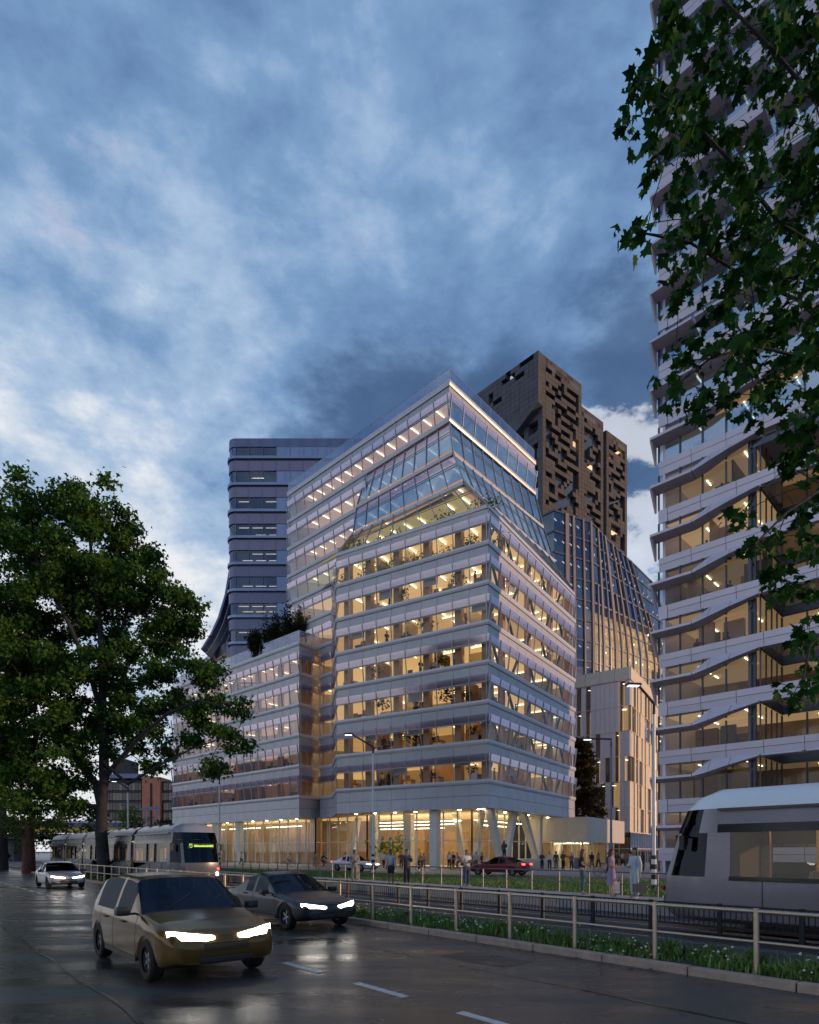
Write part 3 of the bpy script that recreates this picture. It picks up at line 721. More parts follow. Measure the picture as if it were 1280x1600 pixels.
# columns of the open corner, some upright, some raking, on a low plinth
def raker(root, p_top, p_bot, w0=0.78, w1=0.62, name='support_column', m=None):
    b = MB(); t, o = Vector(p_top), Vector(p_bot)
    A, d, nr, Lg, ang = seg(C0, R0)
    def ring(c, w): return [c - d * w / 2 - nr * w / 2, c + d * w / 2 - nr * w / 2, c + d * w / 2 + nr * w / 2, c - d * w / 2 + nr * w / 2]
    # ring order must be ccw seen from above
    b.hexa(ring(o, w1)[::1], 0) if False else b.add(ring(o, w1) + ring(t, w0), [(0, 1, 2, 3), (7, 6, 5, 4), (0, 4, 5, 1), (1, 5, 6, 2), (2, 6, 7, 3), (3, 7, 4, 0)])
    me = b.mesh(name, m or m_conc); bevel_me(me, 0.06, 2)
    return link(name, me, root)
def on_line(A, B, px, inset, z):
    """point over a facade line seen at a column of the photograph"""
    A, d, nr, Lg, ang = seg(A, B); A = A - nr * inset; r = (px - 640) / FPX
    t = (r * A.y - A.x) / (d.x - r * d.y); return A + d * t + Vector((0, 0, z))
plz = 0.2
for (pa, pb, ins) in ((765, 782, 0.9), (803, 789, 0.9), (817, 838, 0.9), (842, 841, 1.2), (879, 868, 0.9)):
    raker(main, on_line(C0, R0, pa, ins, ZS), on_line(C0, R0, pb, ins, plz + (0.95 if pa < 830 else 0.2)))
raker(main, on_line(L0, C0, 680, 0.7, ZS), on_line(L0, C0, 680, 0.7, plz), 0.85, 0.8)
for (pa, pb) in ((712, 728), (753, 742), (560, 549)):
    raker(main, on_line(L0, C0, pa, 6.5, ZS), on_line(L0, C0, pb, 6.5, plz + 0.2), 0.6, 0.5)
raker(main, on_line(L0, C0, 640, 4.6, ZS), on_line(L0, C0, 640, 4.6, plz), 0.8, 0.8)
raker(main, on_line(L0, C0, 585, 4.6, ZS), on_line(L0, C0, 585, 4.6, plz), 0.8, 0.8)
pa, pb = on_line(C0, R0, 772, 1.0, 0), on_line(C0, R0, 862, 1.0, 0)
b = MB(); b.beam(pa + Vector((0, 0, 0.7)), pb + Vector((0, 0, 0.7)), 2.4, 1.0); b.build('plinth', m_conc, main)
# office furniture behind the glass, desk by desk
desk = MB().box(-0.8, 0.8, -0.4, 0.4, 0.68, 0.74).box(-0.78, -0.7, -0.38, 0.38, 0, 0.68).box(0.7, 0.78, -0.38, 0.38, 0, 0.68).box(-0.3, 0.3, 0.05, 0.1, 0.85, 1.2).box(-0.05, 0.05, 0.05, 0.1, 0.74, 0.85)
m_dk = [m_desk, m_furn, m_woodcol]
desk_me = [MB().add(desk.v, desk.f).mesh('desk', q_) for q_ in m_dk]
def furnish(A, B, z, n, label, p=0.55):
    cnt = 0
    A, d, nr, Lg, ang = seg(A, B); w = Lg / n
    for i in range(n):
        if random.random() > p: continue
        pos = A + d * ((i + 0.5) * w) - nr * random.uniform(1.0, 2.4) + Vector((0, 0, z - 0.1))
        o = link('desk', random.choice(desk_me), None, pos, ang + random.choice((0, math.pi)))
        tag(o, label % NTH[cnt], 'desk', 'desks behind the office windows'); cnt += 1
ORD = ['first', 'second', 'third', 'fourth', 'fifth', 'sixth', 'seventh']
for k in range(6):
    furnish(L0, C0, SILL[k], 10, f'%s desk from the left behind the left windows, main block {ORD[k]} office floor')
    furnish(C0, R0, SILL[k], 11, f'%s desk from the corner behind the right windows, main block {ORD[k]} office floor', 0.3)
kit.flush(m_framel); lobby_pane.flush()
rebase(main)

# ------------------------------------------------------------------ low wing of the office block, left
WE, W0, W1 = (-36.4, 94.6), (-13.2, 73.6), (-10.85, 76.5)
wing = thing('office_wing', 'lower silver office wing with planted roof terrace left of the main block', 'building', (-22, 86, 0.2))
kw = Kit(wing)
WB = [(-20, 98), (-30, 104)]
wpoly = [WE, W0, W1, (-12.0, 86.0), (-26.0, 104.0)]
wcore = offset_poly(wpoly, 7.5)
for k in range(5):
    z = SILL[k]
    kw.band(WE, W0, z, FH, 19, 0, 1, gm=m_glass_r); kw.band(W0, W1, z, FH, 2, 1, 0, gm=m_glass)
    storey(wing, wpoly, z, z + 2.78, m_ceil_dim, [(-27, 95.5), (-16, 85.5), (-14.5, 87.5), (-25.0, 98.5)])
    kw.lights(WE, W0, z + 2.62, 19, depth=(1.2, 4.2), ln=1.5, wd=.07, skip=.15); kw.columns(WE, W0, z - 0.1, 2.86, 19, first=1, step=3, sz=0.6)
    kw.columns(W0, W1, z - 0.1, 2.86, 2, first=1, step=2, sz=0.6)
    kw.lights(W0, W1, z + 2.62, 2, depth=(1.4,))
    furnish(WE, W0, z, 19, f'%s desk from the left behind the {ORD[k]} floor windows of the low wing', 0.3)
kw.ledge(WE, W0, SILL[5], 0.45, 0, 1); kw.ledge(W0, W1, SILL[5], 0.45, 1, 0)
MB().prism(offset_poly(wpoly, 0.2), SILL[5] - 0.5, SILL[5] - 0.03).build('roof', m_conc, wing)
parapet(wing, WE, W0, SILL[5], 1.35, 19, m_parg); parapet(wing, W0, W1, SILL[5], 1.35, 2, m_parg)
kw.span.limit += 60
apron(wing, kw.span, WE, W0, 19, ZS - 0.1, SILL[0] - 0.43, 0, 1); apron(wing, kw.span, W0, W1, 2, ZS - 0.1, SILL[0] - 0.43, 1, 0)
b = MB(); b.add([(p[0], p[1], ZS - 0.07) for p in offset_poly(wpoly, 0.05)][::-1], [(0, 1, 2, 3, 4)]); b.build('soffit', m_soffit, wing)
for P_, Q_ in (((-12.0, 86.0), (-26.0, 104.0)), ((-26.0, 104.0), WE)):
    A, d, nr, Lg, ang = seg(P_, Q_); b = MB(); p = A - nr * 0.3; q = A + d * Lg - nr * 0.3
    b.hexa([(p.x, p.y, .3), (q.x, q.y, .3), (q.x + nr.x * .2, q.y + nr.y * .2, .3), (p.x + nr.x * .2, p.y + nr.y * .2, .3), (p.x, p.y, 27), (q.x, q.y, 27), (q.x + nr.x * .2, q.y + nr.y * .2, 27), (p.x + nr.x * .2, p.y + nr.y * .2, 27)])
    b.build('back_wall', m_panel, wing)
wl = offset_poly(wpoly, 1.6); wp_ = Pieces(wing, 'lobby_pane'); posts = MB()
A, d, nr, Lg, ang = seg(WE, W0)
g0 = A - nr * 1.5; g1 = A + d * Lg - nr * 1.5 + d * 1.2
shopfront(wing, wp_, posts, tuple(g0)[:2], tuple(g1)[:2], 18, 0.3, ZS - 0.1, 3.1, m_glass)
shopfront(wing, wp_, posts, tuple(g1)[:2], (-10.2, 76.4), 1, 0.3, ZS - 0.1, 3.1, m_glass)
posts.build('lobby_frame', m_post, wing, kind='stuff'); wp_.flush()
MB().prism(offset_poly(wpoly, 1.0), 0.2, 0.31).build('lobby_floor', m_conc, wing)
lc = MB(); lc.add([(p[0], p[1], ZS - .16) for p in offset_poly(wpoly, 1.7)][::-1], [tuple(range(5))]); lc.build('lobby_ceiling', m_ceil, wing)  # added ceiling glow brightens the wing's lobby
MB().prism([(-33.5, 98.0), (-11.5, 79.5), (-11.5, 81), (-30, 101)], .32, ZS - .2).build('lobby_core', m_core, wing)
cur = Pieces(wing, 'timber_panel')
for i in range(16):
    if i in (1, 4, 5): continue
    x = 1.2 + i * Lg / 17; me = cached(('curt',), lambda: MB().box(0, 1.55, 0, 0.15, 0.32, 5.6).mesh('timber_panel', m_wood))
    if random.random() < 0.8: cur.put(me, loc=A + d * x - nr * (3.4 + 0.3 * random.random()), rot=ang)
for x0 in (3.0, 12.0, 21.0):
    p = A + d * x0 - nr * 2.5; MB().beam((p.x, p.y, 5.2), tuple(p + d * 7.5 + Vector((0, 0, 5.2 - p.z))), 0.14, 0.06).build('lobby_light', m_lobstrip, wing)
for i in range(10): link('downlight', dl, wing, A + d * ((i + 0.5) * Lg / 10) - nr * 0.8 + Vector((0, 0, ZS - 0.13)))
for (pa, pb) in ((317, 331), (340, 340), (374, 376)):
    raker(wing, on_line(WE, W0, pa, 0.6, ZS - 0.1), on_line(WE, W0, pb, 0.6, 0.2), 0.85, 0.7)
kw.flush(m_framel)
rebase(wing)
# ------------------------------------------------------------------ ribbon tower on the right
m_rib = mat('lilac_white_panel', (0.66, 0.61, 0.72), 0.36, 0.1, var=0.04, vscale=0.8)
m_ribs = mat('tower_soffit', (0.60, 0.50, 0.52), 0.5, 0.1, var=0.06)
m_twall = mat('tower_room_wall', (0.50, 0.40, 0.28), 0.7, var=0.5, vscale=0.35, col2=(0.20, 0.14, 0.12))
m_tceil = mat('tower_ceiling', (0.55, 0.48, 0.36), 0.8, emit=(1.0, 0.62, 0.28), estr=0.22)  # tower room light put into the ceiling's own emission
tower = thing('ribbon_tower', 'tall lilac white tower with kinked ribbon balconies at the right edge', 'building', (27, 47, 0.2))
kt = Kit(tower)
TCE = [m_tceil] + [mat('tower_ceiling_' + c_, (0.55, 0.48, 0.36), 0.8, emit=(1.0, 0.64, 0.30), estr=e_) for c_, e_ in (('b', .10), ('c', .32), ('d', .16))]  # painted ceiling glow varied from storey to storey
TFW = [mat('tower_cupboard', (.10, .08, .09), .6), mat('tower_partition', (.42, .27, .22), .7), mat('tower_shelf', (.24, .17, .11), .7), m_drkwall]
TA = Vector((19.9, 49.0, 0)); TD = Vector((0.7071, -0.7071, 0)); TN = Vector((-0.7071, -0.7071, 0)); TROT = math.atan2(TD.y, TD.x)
NMOD, MW = 11, 1.67; TLEN = NMOD * MW
TH = 3.83; E0 = 4.04                     # lowest eave
tp = lambda t, o, z: TA + TD * t + TN * o + Vector((0, 0, z))
TB = TA + TD * TLEN
tpoly = [tuple(TA)[:2], tuple(TB)[:2], (TB.x + 9, TB.y + 9), (28.0, 57.0)]
TM = lambda t, z, o=0.0: Matrix.Translation(tp(t, o, z)) @ Matrix.Rotation(TROT, 4, 'Z')
ribm = Pieces(tower, 'ribbon_panel'); slit = Pieces(tower, 'slit_pane'); RT = 7.2; RD = 5.9
ntop = 20; JREC = 8                       # storeys below this index open into the recess
pane_me = cached(('tw',), lambda: thin([(0.03, 0, -1.75), (MW - 0.03, 0, -1.75), (MW - 0.03, 0, -0.05), (0.03, 0, -0.05)], 0.03).mesh('window_pane', m_glass))
pane_up = cached(('twu',), lambda: thin([(0.03, 0, -1.75), (MW - 0.03, 0, -1.75), (MW - 0.03, 0, -0.05), (0.03, 0, -0.05)], 0.03).mesh('window_pane', m_glass_b))
slit_me = cached(('ts',), lambda: thin([(0.03, 0, -3.62), (MW - 0.03, 0, -3.62), (MW - 0.03, 0, -2.75), (0.03, 0, -2.75)], 0.03).mesh('slit_pane', m_glass))
slit_up = cached(('tsu',), lambda: thin([(0.03, 0, -3.62), (MW - 0.03, 0, -3.62), (MW - 0.03, 0, -2.75), (0.03, 0, -2.75)], 0.03).mesh('slit_pane', m_glass_r))
tall_me = cached(('tt',), lambda: thin([(0.03, 0, -1.85), (1.42, 0, -1.85), (1.42, 0, 0.95), (0.03, 0, 0.95)], 0.03).mesh('window_pane', m_glass))
rib_u = cached(('ru',), lambda: thin([(0.02, -0.10, -2.20), (2.48, -0.10, -2.20), (2.48, -0.14, -1.74), (0.02, -0.14, -1.74)], 0.12).mesh('ribbon_panel', m_rib))
rib_l = cached(('rl',), lambda: thin([(0.02, -0.02, -2.76), (2.48, -0.02, -2.76), (2.48, -0.10, -2.24), (0.02, -0.10, -2.24)], 0.12).mesh('ribbon_panel', m_rib))
mul = MB()
def eave(z, secs, nm='eave'):
    """secs: list of (t, [(out, dz) x4]) top inner, top outer, bottom outer, bottom inner"""
    for (t0, s0), (t1, s1) in zip(secs[:-1], secs[1:]):
        n = max(1, round((t1 - t0) / 2.5))
        for i in range(n):
            u0, u1 = i / n, (i + 1) / n; g = 0.012
            def sec(u): return [tp(t0 + (t1 - t0) * u, s0[k][0] + (s1[k][0] - s0[k][0]) * u, z + s0[k][1] + (s1[k][1] - s0[k][1]) * u) for k in range(4)]
            a, b = sec(u0 + g), sec(u1 - g)
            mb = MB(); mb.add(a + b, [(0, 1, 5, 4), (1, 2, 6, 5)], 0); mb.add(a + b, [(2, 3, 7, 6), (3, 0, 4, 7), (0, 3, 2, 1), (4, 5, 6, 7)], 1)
            mb.build(nm, [m_rib, m_ribs], tower)
for j in range(0, ntop):
    z = E0 + TH * j; up = j >= JREC
    nm = NMOD if up else 4
    for i in range(nm):
        kt.pane.put(pane_up if up else pane_me, TM(i * MW, z)); slit.put(slit_up if up else slit_me, TM(i * MW, z))
    for i in range(nm + 1):
        mul.beam(tp(i * MW, 0.02, z - 1.75), tp(i * MW, 0.02, z), 0.10, 0.16, up=TN); mul.beam(tp(i * MW, 0.02, z - 3.62), tp(i * MW, 0.02, z - 2.75), 0.10, 0.16, up=TN)
    lim_t = TLEN if up else TLEN
    x = 0.02 + (0.7 if j % 2 else 0.0) - 2.5
    for i in range(9):
        xx = x + i * 2.5
        if xx < -0.6: continue
        if xx + 2.4 > TLEN + 0.5: break
        ribm.put(rib_u, TM(xx, z)); ribm.put(rib_l, TM(xx, z))
    if j % 2 == 1:
        ribm.put(cached(('re',), lambda: thin([(0.0, -0.10, -2.76), (0.70, -0.10, -2.76), (0.70, -0.14, -1.74), (0.0, -0.14, -1.74)], 0.12).mesh('ribbon_panel', m_rib)), TM(0.0, z))
    left = [(-0.35, [(0, .0), (1.0, .0), (1.0, -.19), (0, -.40)]), (2.9, [(0, .0), (1.0, .0), (1.0, -.19), (0, -.40)])]
    if j > JREC: secs = left + [(TLEN, [(0, .0), (1.0, .0), (1.0, -.19), (0, -.40)])]
    else:
        secs = left + [(4.0, [(.06, 1.07), (.16, 1.07), (1.0, .05), (0, -.08)]), (5.4, [(.06, 1.10), (.16, 1.10), (.82, .46), (0, .44)]), (7.3, [(.06, 1.12), (.16, 1.12), (.52, .94), (0, .90)]),
                       (TLEN, [(.06, 1.12), (.16, 1.12), (.36, .98), (0, .96)])]
    eave(z, secs)
    # triangular cheek at the end of each window band
    mb = MB(); a, b_, c = tp(-0.34, 0, z - 0.39), tp(-0.34, 0.98, z - 0.21), tp(-0.34, 0, z - 1.80); dx = TD * 0.16
    mb.add([a, b_, c, a + dx, b_ + dx, c + dx], [(0, 1, 2), (5, 4, 3), (0, 3, 4, 1), (1, 4, 5, 2), (2, 5, 3, 0)]); mb.build('end_cheek', m_ribs, tower)
    # rooms
    cm = TCE[(j * 5) % 4] if j < 10 else m_ceil_cool
    pol = offset_poly(tpoly, 0.35)
    if not up:
        c0, c1 = tp(RT, -0.35, 0), tp(RT, -RD, 0); c2 = tp(TLEN, -RD, 0)
        pol = [pol[0], tuple(c0)[:2], tuple(c1)[:2], tuple(c2)[:2], pol[2], pol[3]]
    zf = z - 2.35
    MB().prism(pol, zf - 0.45, zf).build('floor_slab', m_slab, tower)
    zc = zf + TH - 0.50
    b = MB(); b.add([(p[0], p[1], zc) for p in pol][::-1], [tuple(range(len(pol)))]); b.build('ceiling', cm, tower)
    mb = MB(); p0, p1 = tp(-0.2, -7.5, 0), tp(TLEN, -9.5, 0)
    mb.beam((p0.x, p0.y, zf + 1.6), (p1.x, p1.y, zf + 1.6), 0.3, 3.2); mb.build('room_wall', m_twall, tower)
    for q in range(4 if j < 11 else 1):
        t0_ = random.uniform(.3, 14 if up else 6.0); w_ = random.uniform(.5, 1.9); h_ = random.choice((1.1, 2.2, 2.9, 3.0)); dp_ = random.uniform(2.2, 6.0)
        a_, c_ = tp(t0_, -dp_, zf + h_ / 2), tp(t0_ + w_, -dp_, zf + h_ / 2); MB().beam(a_, c_, .35, h_).build('cupboard', random.choice(TFW), tower)
    if j < 11 and random.random() < .6:
        a_, c_ = tp(random.choice((1.7, 3.4, 5.0)), -1.4, zf + 1.6), None; c_ = a_ - TN * -0 + (tp(0, -4.5, 0) - tp(0, 0, 0)); MB().beam(a_, c_, .12, 3.1).build('partition_wall', random.choice(TFW[1:]), tower)
    sz_ = cached(('tst',), lambda: MB().box(-0.04, 0.04, 0, 0.95, 0, 0.04).mesh('ceiling_light', m_strip))
    for (dp, tt) in ([(1.2 + 1.75 * a, b) for a in range(3) for b in (2.6, 5.9)] if not up else [(1.4 + 1.9 * a, b) for a in range(2) for b in (2.4, 5.8, 9.2, 12.6, 16)]):
        if random.random() < (0.9 if j < 11 else .5): kt.strip.put(sz_, TM(tt, zc - 0.09, -dp))
    if not up:
        for b_ in (9.5, 13.0, 16.0):
            for a in range(3): kt.strip.put(sz_, TM(b_, zc - 0.09, -(RD + 0.8 + 1.75 * a)))
# recess: return wall, inner glass wall, dark floor beams
zt = E0 + TH * (JREC - 1) + 1.0
for j in range(0, JREC):
    z = E0 + TH * j
    for i in range(4):
        p = tp(RT, -0.3 - 1.4 * i, z); ang = math.atan2(-TN.y, -TN.x)
        M = Matrix.Translation(tp(RT, -0.3 - 1.4 * (i + 0), z)) @ Matrix.Rotation(ang, 4, 'Z')
        kt.pane.put(tall_me, M)
    for i in range(5): mul.beam(tp(RT, -0.3 - 1.4 * i, z - 1.9), tp(RT, -0.3 - 1.4 * i, z + 0.95), 0.07, 0.1, up=TD)
    for i in range(6):
        x0 = RT + i * 1.7
        me = cached(('tin',), lambda: thin([(0.03, 0, -1.85), (1.67, 0, -1.85), (1.67, 0, 0.95), (0.03, 0, 0.95)], 0.03).mesh('window_pane', m_glass))
        kt.pane.put(me, TM(x0, z, -RD)); mul.beam(tp(x0, -RD + .02, z - 1.9), tp(x0, -RD + .02, z + 0.95), 0.12, 0.14, up=TN)
    mul.beam(tp(RT, -RD + 0.1, z + 1.35), tp(TLEN, -RD + 0.1, z + 1.35), 0.3, 0.7); mul.beam(tp(RT + .02, -0.2, z + 1.35), tp(RT + .02, -RD, z + 1.35), 0.2, 0.7)
    # narrow balcony floor behind each ribbon
    mb = MB(); zb = z + 1.05
    mb.hexa([tp(5.2, -0.02, zb - .06), tp(TLEN, -0.02, zb - .06), tp(TLEN, -1.2 if j else -RD, zb - .06), tp(5.2, -1.2 if j else -RD, zb - .06)] + [tp(5.2, -0.02, zb + .06), tp(TLEN, -0.02, zb + .06), tp(TLEN, -1.2 if j else -RD, zb + .06), tp(5.2, -1.2 if j else -RD, zb + .06)])
    if j in (0,): mb.build('balcony_floor', m_ribs, tower)
    # tall column in the window line
    mul.beam(tp(6.7, -0.25, z - 1.8), tp(6.7, -0.25, z + 1.0), 0.5, 0.3, up=TN)
mb = MB(); zz = E0 + TH * JREC - 2.85
mb.hexa([tp(RT - 0.5, 0, zz - .2), tp(TLEN, 0, zz - .2), tp(TLEN, -RD - .2, zz - .2), tp(RT - .5, -RD - .2, zz - .2), tp(RT - .5, 0, zz), tp(TLEN, 0, zz), tp(TLEN, -RD - .2, zz), tp(RT - .5, -RD - .2, zz)]); mb.build('recess_soffit', m_ribs, tower)
mul.build('window_frame', m_frame, tower, kind='stuff')
# side walls and ground storey
for a_, b_ in ((tpoly[3], tpoly[0]), (tpoly[1], tpoly[2]), (tpoly[2], tpoly[3])):
    A, d, nr, Lg, ang = seg(a_, b_); p, q = A - nr * .5, A + d * Lg - nr * .5
    MB().hexa([(p.x, p.y, .2), (q.x, q.y, .2), (q.x + nr.x * .2, q.y + nr.y * .2, .2), (p.x + nr.x * .2, p.y + nr.y * .2, .2), (p.x, p.y, 80), (q.x, q.y, 80), (q.x + nr.x * .2, q.y + nr.y * .2, 80), (p.x + nr.x * .2, p.y + nr.y * .2, 80)]).build('side_wall', m_rib, tower)
MB().prism(offset_poly(tpoly, 0.3), 79.6, 80.0).build('roof', m_conc, tower)
kt.flush(m_frame); ribm.flush(); slit.flush(); rebase(tower)

# ------------------------------------------------------------------ banded blue tower behind, left
m_bluep = mat('blue_spandrel', (0.15, 0.175, 0.30), 0.3, 0.3, var=0.06, vscale=0.6)
m_bluel = mat('blue_cladding', (0.25, 0.31, 0.48), 0.22, 0.35, var=0.05, vscale=0.6)
m_pinkp = mat('mauve_cladding', (0.21, 0.205, 0.33), 0.4, 0.1, var=0.05)
m_drkroom = mat('dim_room', (0.16, 0.12, 0.12), 0.8, var=0.3, vscale=0.4)
m_glass_d = glass('dusk_glass', (0.50, 0.50, 0.58), 0.08, 0.7, (0.7, 0.8, 1.0))
bt = thing('banded_tower', 'blue banded tower with rounded corner and flared foot behind the low wing', 'building', (-18, 95, 0.2))
kb_ = Kit(bt)
BX0, BX1, BY = -26.2, -6.0, 88.0; BH = 3.79; ZB0 = 54.85
levels = [58.6 - BH * i for i in range(10)]
RC = 1.3
def arc(cx, cy, r, a0, a1, n): return [(cx + r * math.cos(a0 + (a1 - a0) * i / n), cy + r * math.sin(a0 + (a1 - a0) * i / n)) for i in range(n + 1)]
btpoly = [(BX0, BY + 16)] + arc(BX0 + RC, BY + RC, RC, math.pi, 1.5 * math.pi, 6) + [(BX1, BY), (BX1, BY + 16)]
NB = 4; WW = 1.95
pm_ = cached(('btp',), lambda: thin([(0.02, 0, 0), (WW - .02, 0, 0), (WW - .02, 0, 1.7), (.02, 0, 1.7)], .03).mesh('window_pane', m_glass_d))
for i, zs in enumerate(levels):
    top = 1.35 if i == 0 else 1.75
    for q in range(3): kb_.pane.put(pm_, loc=(BX0 + RC + 0.9 + q * WW - .9, BY + 0.12, zs), rot=0)
    # rounded glass corner
    a_ = arc(BX0 + RC, BY + RC, RC - .1, math.pi, 1.5 * math.pi, 4)
    for p, q in zip(a_[:-1], a_[1:]):
        me = thin([(p[0], p[1], zs), (q[0], q[1], zs), (q[0], q[1], zs + 1.7), (p[0], p[1], zs + 1.7)], .03).mesh('corner_pane', m_glass_d); link('corner_pane', me, bt)
    # blank blue panels right of the windows
    x = BX0 + RC + 3 * WW
    while x < BX1 - 0.5:
        me = cached(('btb',), lambda: MB().box(.01, 1.97, 0, .2, 0, 1.72).mesh('cladding_panel', m_bluel)); kb_.span.put(me, loc=(x, BY + .05, zs)); x += WW
    # ledge and two spandrel rows following the rounded corner
    for (z0, z1, off, mt, nmx) in ((zs - 0.38, zs - 0.02, -0.22, m_bluel, 'ledge'), (zs - 0.62, zs - 0.40, 0.05, m_frame, 'shadow_gap'), (zs - BH + 1.74, zs - 0.64, -0.02, m_pinkp, 'spandrel_band')):
        pl = [(BX0 + off, BY + 16)] + arc(BX0 + RC, BY + RC, RC - off, math.pi, 1.5 * math.pi, 6) + [(BX1, BY + off), (BX1, BY + 16)]
        if i < 10: MB().prism(pl, z0, z1).build(nmx, mt, bt)
    # dim rooms with strip lights
    b = MB(); b.box(BX0 + 1.3, BX1 - 1, BY + 5.0, BY + 5.2, zs - .5, zs + 2.0); b.build('room_wall', m_drkroom, bt)
    b = MB(); b.quad((BX0 + .5, BY + .3, zs + 1.72), (BX0 + .5, BY + 5, zs + 1.72), (BX1, BY + 5, zs + 1.72), (BX1, BY + .3, zs + 1.72)); b.build('ceiling', m_drkroom, bt)
    stp = cached(('bts',), lambda: MB().box(0, 1.5, -.035, .035, 0, .04).mesh('ceiling_light', m_strip))
    for q in range(3):
        for dp in (1.0, 3.0):
            if i > 1 and random.random() < .72: kb_.strip.put(stp, loc=(BX0 + RC + .2 + q * WW, BY + dp, zs + 1.62))
            elif i <= 1: kb_.strip.put(stp, loc=(BX0 + RC + 1.6 + random.random(), BY + dp, zs + 1.62 - .35 * dp * (i == 1)))
for i in range(0, 11): kb_.frame.beam((BX0 + RC + i * WW, BY - .02, 25), (BX0 + RC + i * WW, BY - .02, 61.2), .05, .05)
pl = [(BX0, BY + 16)] + arc(BX0 + RC, BY + RC, RC, math.pi, 1.5 * math.pi, 6) + [(BX1, BY), (BX1, BY + 16)]
x = BX0 + RC
while x < BX1 - .5:
    me = cached(('btt',), lambda: MB().box(.02, 1.93, 0, .15, 0, 1.2).mesh('parapet_panel', m_bluep)); link('parapet_panel', me, bt, (x, BY + .02, 60.0)); x += WW
MB().prism([(p[0], p[1]) for p in offset_poly(pl, .35)], 59.9, 61.0).build('roof', m_bluep, bt)
a_ = arc(BX0 + RC, BY + RC, RC, math.pi, 1.5 * math.pi, 4)
for p, q in zip(a_[:-1], a_[1:]): link('parapet_panel', thin([(p[0], p[1], 60), (q[0], q[1], 60), (q[0], q[1], 61.2), (p[0], p[1], 61.2)], .1).mesh('parapet_panel', m_bluep), bt)
MB().box(BX0 + .3, BX0 + .6, BY + 2.0, BY + 16, 20, 60).build('side_wall', m_bluep, bt)
MB().box(BX0 + .6, BX1, BY + 15.5, BY + 15.9, 20, 60).build('back_wall', m_bluep, bt)
MB().box(BX1 - .3, BX1, BY + .3, BY + 15.5, 20, 59.8).build('side_wall', m_bluep, bt)
# flared foot of the west face: a swept skirt of slats
prof = [(0.0, 52.0), (0.15, 47.0), (0.5, 43.0), (1.1, 39.5), (2.1, 36.2), (3.2, 33.8), (4.6, 31.6)]
for q in range(7):
    y0 = BY + 1.8 + q * 2.0; mb = MB()
    vs = []
    for (o, zz) in prof: vs += [(BX0 + .25 - o, y0, zz), (BX0 + .25 - o, y0 + 1.7, zz), (BX0 + .55 - o, y0 + 1.7, zz), (BX0 + .55 - o, y0, zz)]
    fs = []
    for i in range(len(prof) - 1):
        for k in range(4): fs.append((4 * i + k, 4 * i + 4 + k, 4 * i + 4 + (k + 1) % 4, 4 * i + (k + 1) % 4))
    mb.add(vs, fs); mb.build('skirt_slat', m_conc if q % 2 else m_bluep, bt)
# setback podium below the tower
pp = [(-41.0, 110.0), (-27.4, 92.0), (-16.0, 92.6), (-20.0, 112.0)]
MB().prism(pp, 31.9, 33.4).build('podium_roof', m_panel, bt)
MB().prism(offset_poly(pp, .5), 24.0, 28.5).build('podium', m_bluep, bt)
kpod = kb_
kb_.band(pp[0], pp[1], 28.6, 3.4, 9, 0, 1, gm=m_glass_r); kb_.band(pp[1], pp[2], 28.6, 3.4, 5, 1, 0, gm=m_glass_r)
b = MB(); b.add([(p[0], p[1], 31.0) for p in offset_poly(pp, .4)][::-1], [(0, 1, 2, 3)]); b.build('ceiling', m_ceil_dim, bt)
kb_.lights(pp[0], pp[1], 30.85, 9, depth=(1.4, 3.4))
MB().prism(offset_poly(pp, 5.0), 28.5, 31.0).build('room_wall', m_core, bt)
MB().prism([(-25, 90), (-9, 90), (-9, 103), (-25, 103)], 0.2, 24.0).build('lower_body', m_bluep, bt)
kb_.flush(m_bluep); rebase(bt)

